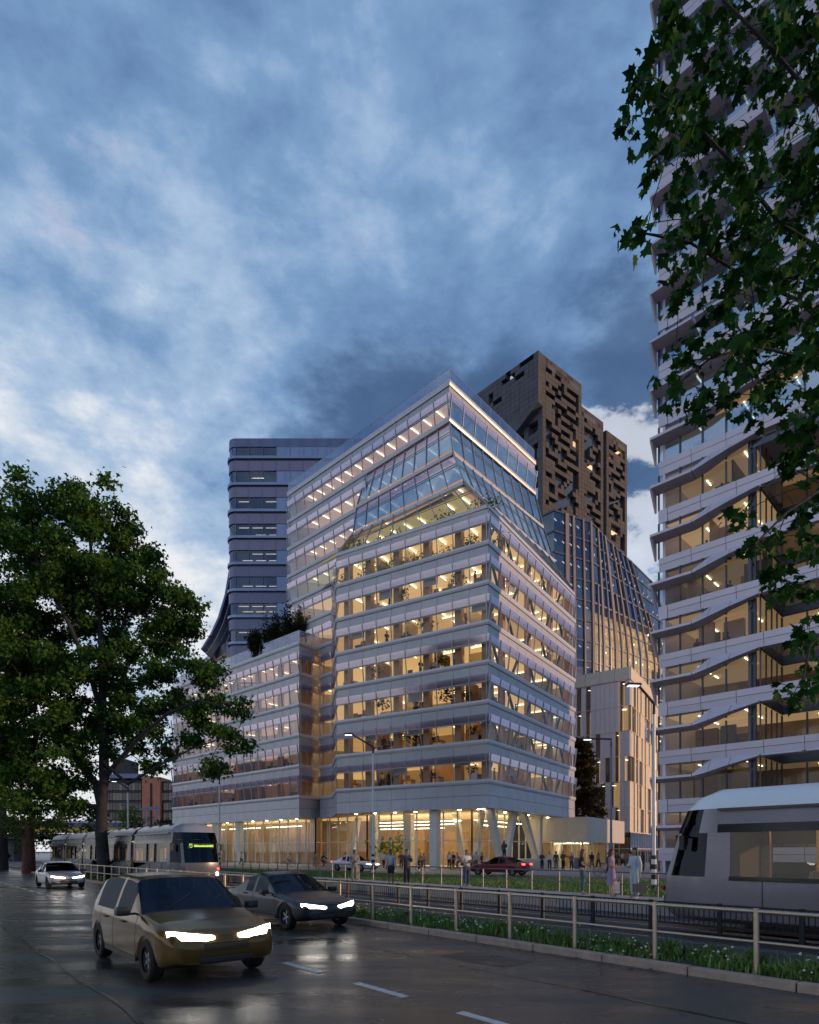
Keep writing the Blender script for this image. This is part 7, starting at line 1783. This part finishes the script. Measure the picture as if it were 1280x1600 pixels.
def top_job(nm, P, sleeve=1.0, loose=1.0, low=0.0):
    g = .022 * loose; pts = [(P['pel'] + Vv((0, 0, -.02 - low)), (.135 + g, .112 + g)), (P['sp'], (.12 + g, .10 + g)), (P['ch'], (.142 + g * .6, .108 + g * .6)), (P['nk'] + Vv((0, 0, -.055)), .062)]; es = [(0, 1), (1, 2), (2, 3)]
    for s in 'LR':
        b = len(pts); e = P['wr' + s] if sleeve >= 1 else P['el' + s]
        pts += [(P['sh' + s], .066 + g * .5), (P['el' + s], .050 + g * .7)]; es += [(2, b), (b, b + 1)]
        if sleeve >= 1: pts.append((P['el' + s].lerp(P['wr' + s], .95), .034 + g * .7)); es.append((b + 1, b + 2))
        elif sleeve < .6: pts[-1] = (P['sh' + s].lerp(P['el' + s], .62), .055 + g)
    return chain(nm, pts, es)
def leg_job(nm, P, short=False, loose=1.0):
    g = .014 * loose; pts = [(P['pel'] + Vv((0, 0, .06)), (.128 + g, .105 + g)), (P['pel'], (.135 + g, .112 + g))]; es = [(0, 1)]
    for s in 'LR':
        b = len(pts); pts += [(P['hip' + s] + Vv((0, 0, -.04)), .090 + g), (P['kn' + s], .062 + g * 1.4)]; es += [(1, b), (b, b + 1)]
        if not short: pts += [(P['kn' + s].lerp(P['an' + s], .96), .046 + g * 1.3)]; es += [(b + 1, b + 2)]
        else: pts[-1] = (P['hip' + s].lerp(P['kn' + s], .92), .082 + g)
    return chain(nm, pts, es)
def shoe_job(nm, P):
    pts, es = [], []
    for s in 'LR':
        b = len(pts); d = (P['to' + s] - P['an' + s]); pts += [(P['an' + s] + Vv((0, .02, -.035)), (.044, .045)), (P['an' + s].lerp(P['to' + s], .6) + Vv((0, 0, -.012)), (.046, .036)), (P['to' + s] + Vv((0, -.02, 0)), (.038, .028))]; es += [(b, b + 1), (b + 1, b + 2)]
    return chain(nm, pts, es)
def hair_mesh(nm, P, long=False, cap=False):
    h = P['h1'] + Vv((0, .018, .022)); b = MB(); seg = 14
    prof = [(.0, .108), (.05, .098), (.082, .06), (.094, .015), (.088, -.03), (.07, -.06)] if not long else [(.0, .112), (.055, .1), (.088, .06), (.1, .01), (.105, -.06), (.115, -.15), (.10, -.26), (.06, -.30)]
    o = 0; rings = []
    for r_, z in prof:
        ring = []
        for k in range(seg):
            an = 2 * math.pi * k / seg; x, y = r_ * math.cos(an) * .92, r_ * math.sin(an) * 1.08
            if y < 0 and z < .045: y = max(y, -.012 - (.03 if z > -.02 else 0)) ; 
            ring.append((h.x + x, h.y + y, h.z + z))
        rings.append(ring)
    vs = [p for r_ in rings for p in r_]; fs = [(i * seg + k, i * seg + (k + 1) % seg, (i + 1) * seg + (k + 1) % seg, (i + 1) * seg + k) for i in range(len(prof) - 1) for k in range(seg)]
    b.add(vs, [f[::-1] for f in fs]); me = b.mesh(nm); smooth_mesh(me, 180); return me
def skirt_mesh(nm, P, z1, r1):
    b = MB(); p = P['pel']; b.lathe([(.0, .22), (.125, .20), (.15, .02), (.17, -.12), (r1, z1 - p.z)], c=tuple(p), seg=18, sy=.82); b.lathe([(r1 * .97, z1 - p.z), (.0, z1 - p.z + .06)], c=tuple(p), seg=18, sy=.82); me = b.mesh(nm); smooth_mesh(me, 180); return me
def pack_mesh(nm, P):
    c = P['ch'] + Vv((0, .19, -.12)); b = MB().box(c.x - .15, c.x + .15, c.y - .09, c.y + .10, c.z - .24, c.z + .20).box(c.x - .11, c.x + .11, c.y + .10, c.y + .15, c.z - .2, c.z + .0)
    me = b.mesh(nm); bevel_me(me, .04, 2); smooth_mesh(me, 60); return me
jobs = []; keys = []
for pn in POSES:
    P = POSES[pn]
    for kind, job in (('body', body_job('body', P)), ('top', top_job('shirt', P)), ('tee', top_job('tshirt', P, .5)), ('coat', top_job('coat', P, 1, 1.7, .14)), ('legs', leg_job('trousers', P)), ('shorts', leg_job('shorts', P, True)), ('shoe', shoe_job('shoes', P))):
        jobs.append(job); keys.append((pn, kind))
PM = dict(zip(keys, skin_meshes(jobs)))
for pn in POSES:
    P = POSES[pn]; PM[(pn, 'hair')] = hair_mesh('hair', P); PM[(pn, 'long')] = hair_mesh('hair', P, True); PM[(pn, 'pack')] = pack_mesh('backpack', P)
    PM[(pn, 'dress')] = skirt_mesh('skirt', P, P['pel'].z - .50, .23)
    e = MB()
    for sg in (1, -1): e.lathe([(.0, -.012), (.011, 0), (.0, .012)], c=tuple(P['h1'] + Vv((.032 * sg, -.088, .012))), seg=8)
    PM[(pn, 'eyes')] = e.mesh('eyes'); mo = MB(); c = P['h1'] + Vv((0, -.089, -.055)); mo.box(c.x - .022, c.x + .022, c.y - .004, c.y + .01, c.z - .006, c.z + .006); PM[(pn, 'mouth')] = mo.mesh('mouth')
m_lip = mat('lip', (.28, .10, .08), .6)
PART = dict(top='shirt', tee='shirt', coat='coat', legs='trousers', shorts='shorts', shoe='shoes', hair='hair', long='hair', dress='skirt', pack='backpack')
def person(label, loc, rot, pn, wear, hair=('hair', 'black'), skin=None, face=False, group=None, scale=1.0, acc=()):
    r = thing('person', label, 'person', loc, rot, group); r.scale = (scale,) * 3
    def part(key, nm, m_):
        me = PM[(pn, key)]
        if not me.materials: me.materials.append(m_)
        o = link(nm, me, r); o.material_slots[0].link = 'OBJECT'; o.material_slots[0].material = m_; return o
    part('body', 'body', skin or m_skin)
    for k, c in wear: part(k, PART[k], CL[c])
    if hair: part(hair[0], 'hair', m_hair[hair[1]])
    if face: part('eyes', 'eye', m_black); part('mouth', 'mouth', m_lip)
    return r
m_bag = mat('bag_cloth', (.62, .62, .64), .7); m_bagb = mat('bag_brown', (.16, .13, .11), .7)
def ground(px, Y, z): return Vector(((px - 640) / FPX * Y, Y, z))
PZ = .372
def held_bag(label, p, m_, w_=.32, h_=.34):
    b = MB().box(-w_ / 2, w_ / 2, -.05, .05, -h_, 0).tube([(-.07, 0, 0), (-.06, 0, .16), (0, 0, .2), (.06, 0, .16), (.07, 0, 0)], .008, 5); me = b.mesh('handbag', m_)
    o = link('handbag', me, None, p, random.uniform(-.3, .3)); tag(o, label, 'bag'); return o
# seven people waiting on the platform
person('man in tan suit standing on the platform, hands folded, left of the backpack pair', ground(554, 33.4, PZ), .1, 'folded', (('coat', 'tan'), ('legs', 'tan'), ('shoe', 'white')), ('hair', 'black'), m_skin2, True)
person('man in pale blue shirt and dark shorts with a navy backpack on the platform', ground(611, 30.4, PZ), -.5, 'stand', (('top', 'lightblue'), ('shorts', 'black'), ('shoe', 'dgrey'), ('pack', 'navy')), ('hair', 'black'), m_skin2, True)
person('man in dark grey jacket and black trousers beside the backpack wearer on the platform', ground(636, 30.2, PZ), .5, 'phone', (('coat', 'dgrey'), ('legs', 'black'), ('shoe', 'white')), ('hair', 'black'), m_skin, True)
person('person in white vest and jeans reading a book on the platform', ground(729, 29.0, PZ), .45, 'reading', (('tee', 'white'), ('legs', 'jeans'), ('shoe', 'white'), ('pack', 'dgrey')), ('hair', 'red'), m_skin, True)
person('red haired woman in black top and blue jeans with grey backpack on the platform', ground(910, 24.0, PZ), 1.25, 'reading', (('tee', 'black'), ('legs', 'teal'), ('shoe', 'grey'), ('pack', 'grey')), ('long', 'red'), m_skin, True)
person('woman in lilac dress on the platform, facing the woman in pale blue', ground(956, 22.6, PZ), 1.0, 'bag', (('tee', 'lilac'), ('dress', 'lilac'), ('shoe', 'brown')), ('long', 'brown'), m_skin, True)
person('woman with long black hair in loose pale blue clothes on the platform', ground(992, 21.6, PZ), -1.2, 'bag', (('coat', 'paleblue'), ('legs', 'paleblue'), ('shoe', 'paleblue')), ('long', 'black'), m_skin, True, scale=1.02)
def hand_world(o_loc, rot, p): return Vector(o_loc) + Matrix.Rotation(rot, 3, 'Z') @ Vector(p)
bp = hand_world(ground(956, 22.6, PZ), 1.0, POSES['bag']['paL']); held_bag('white shopping bag held by the woman in lilac', bp - Vector((0, 0, .26)), m_bag, .36, .42)
bp = hand_world(ground(992, 21.6, PZ), -1.2, POSES['bag']['paL']); held_bag('brown grey bag held by the woman in pale blue', bp - Vector((0, 0, .26)), m_bagb, .44, .30)
def book(label, loc, rot, m_, pz=1.18):
    p = hand_world(loc, rot, (0, -.36, pz)); b = MB().box(-.13, .13, -.01, .01, -.09, .10); me = b.mesh('book', m_); o = link('book', me, None, p, rot); o.rotation_euler = (-.9, 0, rot); tag(o, label, 'book')
book('open book in the hands of the reader in white vest', ground(729, 29.0, PZ), .45, CL['dgrey']); book('black folder held by the red haired woman', ground(910, 24.0, PZ), 1.25, CL['black'])
# bicycles
m_bike = mat('bike_frame', (.03, .03, .035), .35, .4)
def bicycle(label, loc, rot, m_=None):
    r = thing('bicycle', label, 'bicycle', loc, rot, 'bicycles on the square'); m_ = m_ or m_bike
    for y in (-.52, .52):
        wl_ = cached(('whl',), lambda: None) if False else None
        w_ = MB(); n = 24
        w_.tube([(0, .33 * math.cos(2 * math.pi * i / n), .33 * math.sin(2 * math.pi * i / n)) for i in range(n + 1)], .018, 6)
        for i in range(9): an = 2 * math.pi * i / 9; w_.tube([(0, 0, 0), (0, .33 * math.cos(an), .33 * math.sin(an))], .0035, 3)
        o = w_.build('wheel', m_tyre, r); o.location = (0, y, .35)
    MB().tube([(0, .52, .35), (0, .06, .33), (0, .18, .88), (0, .52, .35)], .014, 6).tube([(0, .06, .33), (0, -.38, .82), (0, .16, .80)], .016, 6).tube([(0, -.52, .35), (0, -.42, .68), (0, -.36, .98)], .014, 6).build('frame', m_, r)
    MB().tube([(-.26, -.46, 1.04), (-.12, -.40, 1.02), (0, -.37, .98), (.12, -.40, 1.02), (.26, -.46, 1.04)], .013, 6).build('handlebar', m_, r)
    MB().hexa([(-.06, .26, .90), (.06, .26, .90), (.02, .02, .90), (-.02, .02, .90), (-.07, .28, .96), (.07, .28, .96), (.02, .0, .95), (-.02, .0, .95)]).build('saddle', m_black, r)
    MB().tube([(-.02, .06, .33), (-.08, -.05, .42), (-.14, -.05, .42)], .012, 5).tube([(.02, .06, .33), (.08, .16, .24), (.14, .16, .24)], .012, 5).build('crank', m_black, r)
    return r
for px, Y, rot, lab, wear, hr in ((451, 72, 1.9, 'pale figure', (('top', 'white'), ('legs', 'tan'), ('shoe', 'white')), 'blond'), (505, 64, 1.7, 'dark jacketed figure', (('top', 'black'), ('legs', 'dgrey'), ('shoe', 'black')), 'black'),
                                   (541, 66, -1.5, 'figure in white', (('top', 'white'), ('legs', 'grey'), ('shoe', 'black')), 'brown'), (656, 57, .5, 'figure in yellow vest', (('tee', 'yellow'), ('legs', 'black'), ('shoe', 'black')), 'brown'), (716, 60, -1.3, 'figure in pink', (('tee', 'pink'), ('legs', 'grey'), ('shoe', 'black')), 'brown')):
    g = ground(px, Y, .21); bicycle(f'bicycle ridden by the {lab} before the lobby glass', g, rot)
    person(f'cyclist, a {lab}, riding past the lobby glass', g, rot, 'cycle', wear, ('hair', hr))
bicycle('black bicycle standing on the square behind the woman in lilac', ground(945, 46, .21), 1.55)
person('dark clothed person holding the black bicycle on the square behind the woman in lilac', ground(951, 46.4, .21), 1.2, 'walk', (('coat', 'maroon'), ('legs', 'black'), ('shoe', 'black')), ('hair', 'brown'))
# driver and passengers seen through the windows of the right tram
def tram_seat(x, y): return Vector(tr_.location) + Matrix.Rotation(STREET_ROT + math.pi, 3, 'Z') @ Vector((x, y, .42))
for (x, y, r_, lab, top, hr) in ((.10, .1, math.pi / 2, 'driver in dark jacket in the cab of the right tram', 'dgrey', 'hair'), (-3.4, .75, -math.pi / 2, 'seated passenger in pale top behind the first windows of the right tram', 'white', 'long'), (-5.1, .72, math.pi / 2, 'seated passenger in brown behind the second windows of the right tram', 'brown', 'hair'), (-5.3, -.7, math.pi / 2, 'seated passenger in grey on the far side of the right tram', 'grey', 'hair')):
    person(lab, tram_seat(x, y), STREET_ROT + math.pi + r_, 'sit', (('top', top), ('legs', 'black'), ('shoe', 'black')), (hr, 'brown'))
# people on the square
SQ = [(847, 60, .3, 'folded', 'maroon', 'black', 'hair', 'first of the row of five by the raking columns, in maroon'), (859, 60, -.2, 'stand', 'white', 'navy', 'hair', 'second of the row of five, open jacket over white'), (869, 60.5, .1, 'stand', 'dgrey', 'brown', 'hair', 'third of the row of five, dark top and brown trousers'),
      (880, 59.5, .5, 'reach', 'brown', 'black', 'hair', 'fourth of the row of five, in brown coat with one arm out'), (893, 60, -.7, 'folded', 'grey', 'navy', 'hair', 'fifth of the row of five, in grey jacket'),
      (925, 65, 0, 'walk', 'black', 'dgrey', 'hair', 'walker in black jacket before the pavilion corner'), (935, 66, .4, 'walk', 'tan', 'black', 'hair', 'walker in tan top before the pavilion doors'), (964, 70, -.3, 'walk', 'maroon', 'dgrey', 'hair', 'walker in maroon right of the slim grey lamp'),
      (973, 70, .5, 'walk', 'white', 'black', 'hair', 'walker in white top beside the walker in maroon'), (980, 71, 0, 'stand', 'tan', 'grey', 'long', 'figure with long hair in tan below the pavilion screen'), (986, 70, -.8, 'stand', 'pink', 'black', 'hair', 'figure in pink at the right end of the pavilion'),
      (1005, 56, .8, 'stand', 'dgrey', 'grey', 'long', 'dark figure standing under the sunlit panelled facade'), (1017, 60, 1.5, 'stand', 'grey', 'navy', 'hair', 'figure in grey just behind the striped lamp foot'),
      (377, 80, 1.3, 'walk', 'white', 'black', 'hair', 'walker in white shirt before the low wing columns'), (492, 70, .3, 'walk', 'pink', 'tan', 'long', 'walker in pink beside the dark cyclist'), (600, 61, -.4, 'walk', 'white', 'maroon', 'hair', 'walker in white top left of the lobby door'),
      (607, 62, .6, 'walk', 'black', 'navy', 'hair', 'walker in black jacket behind the walker in white'), (627, 64, 0, 'stand', 'brown', 'black', 'hair', 'figure in brown inside the glow of the lobby door'), (662, 63, .3, 'stand', 'pink', 'grey', 'hair', 'figure in pink behind the yellow vested cyclist'),
      (702, 61, .2, 'stand', 'white', 'black', 'long', 'figure in white top and black trousers before the lobby window'), (708, 62, -.6, 'stand', 'black', 'black', 'hair', 'dark figure beside the one in white before the lobby window'), (738, 60, .9, 'walk', 'tan', 'dgrey', 'hair', 'walker in tan right of the reader in white vest'),
      (753, 57, -1.2, 'reach', 'black', 'maroon', 'hair', 'dark figure with outstretched arm by the lobby corner'), (788, 57.5, .4, 'phone', 'dgrey', 'black', 'long', 'dark haired figure on the plinth between the raking columns'), (744, 59, -.5, 'stand', 'lightblue', 'dgrey', 'hair', 'figure in light blue behind the outstretched arm')]
for px, Y, rot, pn, top, leg, hr, lab in SQ:
    z = .21 if px != 788 else 1.2
    person(lab, ground(px, Y, z), rot, pn, ((random.choice(('top', 'coat')) if top not in ('pink', 'white') else 'top', top), ('legs', leg), ('shoe', random.choice(('black', 'white', 'brown')))), (hr, random.choice(('black', 'brown', 'black', 'blond'))), random.choice((m_skin, m_skin, m_skin2)), scale=random.uniform(.96, 1.04))
# office people behind the windows
CNT = {}
def inside(A, B, u, dep, z, floor, side, pn, c, rot=None):
    i_ = CNT[(side, floor)] = CNT.get((side, floor), -1) + 1
    A, d, nr, Lg, ang = seg(A, B); p = A + d * (Lg * u) - nr * dep
    person(f'{NTH[i_]} office figure from the left behind the {side} windows, main block {ORD[floor]} office floor', (p.x, p.y, z - .09), random.uniform(-2, 2) if rot is None else rot, pn, (('top', c), ('legs', random.choice(('black', 'navy', 'dgrey')))), ('hair', 'black'), m_skin2, group='people behind the office windows')
for k, us in enumerate(((.28, .33, .55, .62, .78), (.3, .53, .57, .79), (.5, .53, .75), (.55, .78, .8), (.32, .6, .83), (.35, .9))):
    for u in us: inside(L0, C0, u + random.uniform(-.01, .01), random.uniform(.9, 1.6), SILL[k], k, 'left', random.choice(('stand', 'folded', 'phone', 'walk')) if not (k == 0 and u == .78) else 'reach', random.choice(('black', 'dgrey', 'navy', 'white')))
for k, us in enumerate(((.2, .55), (.15, .5), (.4,), (.25, .6))):
    for u in us: inside(C0, R0, u, random.uniform(1.2, 2.0), SILL[k], k, 'right', random.choice(('stand', 'folded')), random.choice(('black', 'dgrey')))
for k in range(1, 5):
    for u, lr in ((.35, 'left'), (.5, 'right')):
        A, d, nr, Lg, ang = seg(W0, W1); p = A + d * (Lg * u) - nr * 1.2
        person(f'{lr} one of two dark figures in the end window of the low wing, {ORD[k]} floor', (p.x, p.y, SILL[k] - .09), random.uniform(-1, 1), 'stand', (('top', 'black'), ('legs', 'dgrey')), ('hair', 'black'), m_skin2, group='people in the end windows of the low wing')
TWP = [(6, 2.4, 'figure with raised arm behind the upper lit window of the ribbon tower', 'phone', 8), (4.2, 1.5, 'dark figure behind the tower glass one storey below the raised arm', 'stand', 7), (3.0, 1.8, 'dark figure left of the folded arms on the fifth lit tower storey', 'folded', 6), (5.4, 1.6, 'dark figure with folded arms in the ribbon tower window', 'folded', 6), (2.4, 1.5, 'dark figure stretching an arm in the ribbon tower', 'reach', 4), (4.6, 1.6, 'tall dark figure beside the stretched arm in the ribbon tower', 'stand', 4), (4.8, 1.5, 'dark figure one storey above the stretched arm in the ribbon tower', 'stand', 5)]
for t_, dp, lab, pn, j in TWP:
    p = tp(t_, -dp, E0 + TH * j - 2.34); person(lab, p, random.uniform(-.5, .5), pn, (('top', 'maroon'), ('legs', 'black')), ('hair', 'brown'), m_skin2)
# ------------------------------------------------------------------ plants inside the building
pot_me = MB().lathe([(.0, 0), (.16, 0), (.21, .38), (.18, .38), (.0, .34)], seg=12).mesh('pot', m_desk)
def plant_mesh(n, h, sp, m_):
    PQ = rng.normal(0, 1, (n, 3)) * np.array([sp, sp, h * .22]) + np.array([0, 0, .42 + h * .55]); o = leaf_cloud('foliage', PQ, rng.uniform(.16, .34, n), STAR, STAR_T, m_, None, -.2); me = o.data; bpy.data.objects.remove(o); return me
m_gard = leaf_mat('garden_leaf', (0.06, 0.12, 0.02), (0.22, 0.30, 0.06), .45)
PLM = [plant_mesh(70, 1.2, .26, m_leafp), plant_mesh(110, 1.5, .38, m_leafp)]; GDM = [plant_mesh(170, 1.5, .55, m_gard), plant_mesh(150, 1.1, .6, m_gard)]
stem_me = MB().tube([(0, 0, .3), (.03, .02, .8), (0, 0, 1.25)], .02, 5).mesh('stem', m_bark)
def plant(label, p, me, group, pot=True, s=1.0):
    r = thing('potted_plant' if pot else 'garden_plant', label, 'plant', p, random.uniform(0, 6), group); r.scale = (s,) * 3
    f = link('foliage', me, r); f['kind'] = 'stuff'; link('stem', stem_me, r)
    if pot: link('pot', pot_me, r)
for k, us in enumerate(((.88, .36), (.48, .9, .62), (.3, .86, .73), (.26, .7), (.6,), (.8, .45))):
    for i_, u in enumerate(sorted(us)):
        A, d, nr, Lg, ang = seg(L0, C0); p = A + d * Lg * u - nr * random.uniform(.7, 1.2); plant(f'{NTH[i_]} potted plant from the left behind the left windows, {ORD[k]} office floor', (p.x, p.y, SILL[k] - .09), random.choice(PLM), 'potted plants in the offices', True, random.uniform(.8, 1.15))
for k in range(5):
    A, d, nr, Lg, ang = seg(W0, W1); p = A + d * Lg * .62 - nr * .9; plant(f'potted plant in the end window of the low wing on the {ORD[k]} floor', (p.x, p.y, SILL[k] - .09), PLM[0], 'potted plants in the offices', True, .9)
for (A_, B_, z, n, fl) in ((L0, C0, SILL[6], 12, 'the garden storey behind the left windows'), (C0, R0, SILL[6], 12, 'the garden storey behind the right windows'), (L0, C0, SILL[7], 13, 'the slanting winter garden, left side'), (C0, R0, SILL[7], 8, 'the slanting winter garden, right side')):
    A, d, nr, Lg, ang = seg(A_, B_)
    for i in range(n):
        if random.random() < .85: p = A + d * Lg * ((i + random.uniform(.2, .8)) / n) - nr * (random.uniform(.8, 2.0) if z < SILL[7] else random.uniform(1.6, 3.0)); plant(f'{NTH[i]} green plant from the left in {fl}', (p.x, p.y, z - .15), random.choice(GDM), 'plants of the garden storeys', False, random.uniform(.75, 1.1))
p = on_line(L0, C0, 612, 4.4, .36); plant('tall leafy plant inside the lobby door', (p.x, p.y, .36), GDM[0], None, True, 1.9)
# fallen leaves on the wet road
n = 90; aa = rng.uniform(1, 14, n); nn_ = np.where(rng.random(n) < .6, 10.06 - np.abs(rng.normal(0, .35, n)), rng.uniform(-1.5, 9.5, n)); PF = np.array([tuple(S(a, b_, .012)) for a, b_ in zip(aa, nn_)])
m_fall = mat('fallen_leaf', (.10, .055, .025), .7); ang = rng.uniform(0, 6.28, n); s_ = rng.uniform(.05, .11, n)
base_ = LOBE * np.array([1, 1, .6]); V = np.stack([PF[:, 0:1] + s_[:, None] * (base_[None, :, 0] * np.cos(ang)[:, None] - base_[None, :, 1] * np.sin(ang)[:, None]), PF[:, 1:2] + s_[:, None] * (base_[None, :, 0] * np.sin(ang)[:, None] + base_[None, :, 1] * np.cos(ang)[:, None]), PF[:, 2:3] + s_[:, None] * (base_[None, :, 2] + .15)], 2).reshape(-1, 3)
T_ = (np.arange(n)[:, None, None] * len(LOBE) + LOBE_T[None]).reshape(-1, 3)
link('fallen_leaves', arr_mesh('fallen_leaves', V, T_, m_fall), kind='stuff')
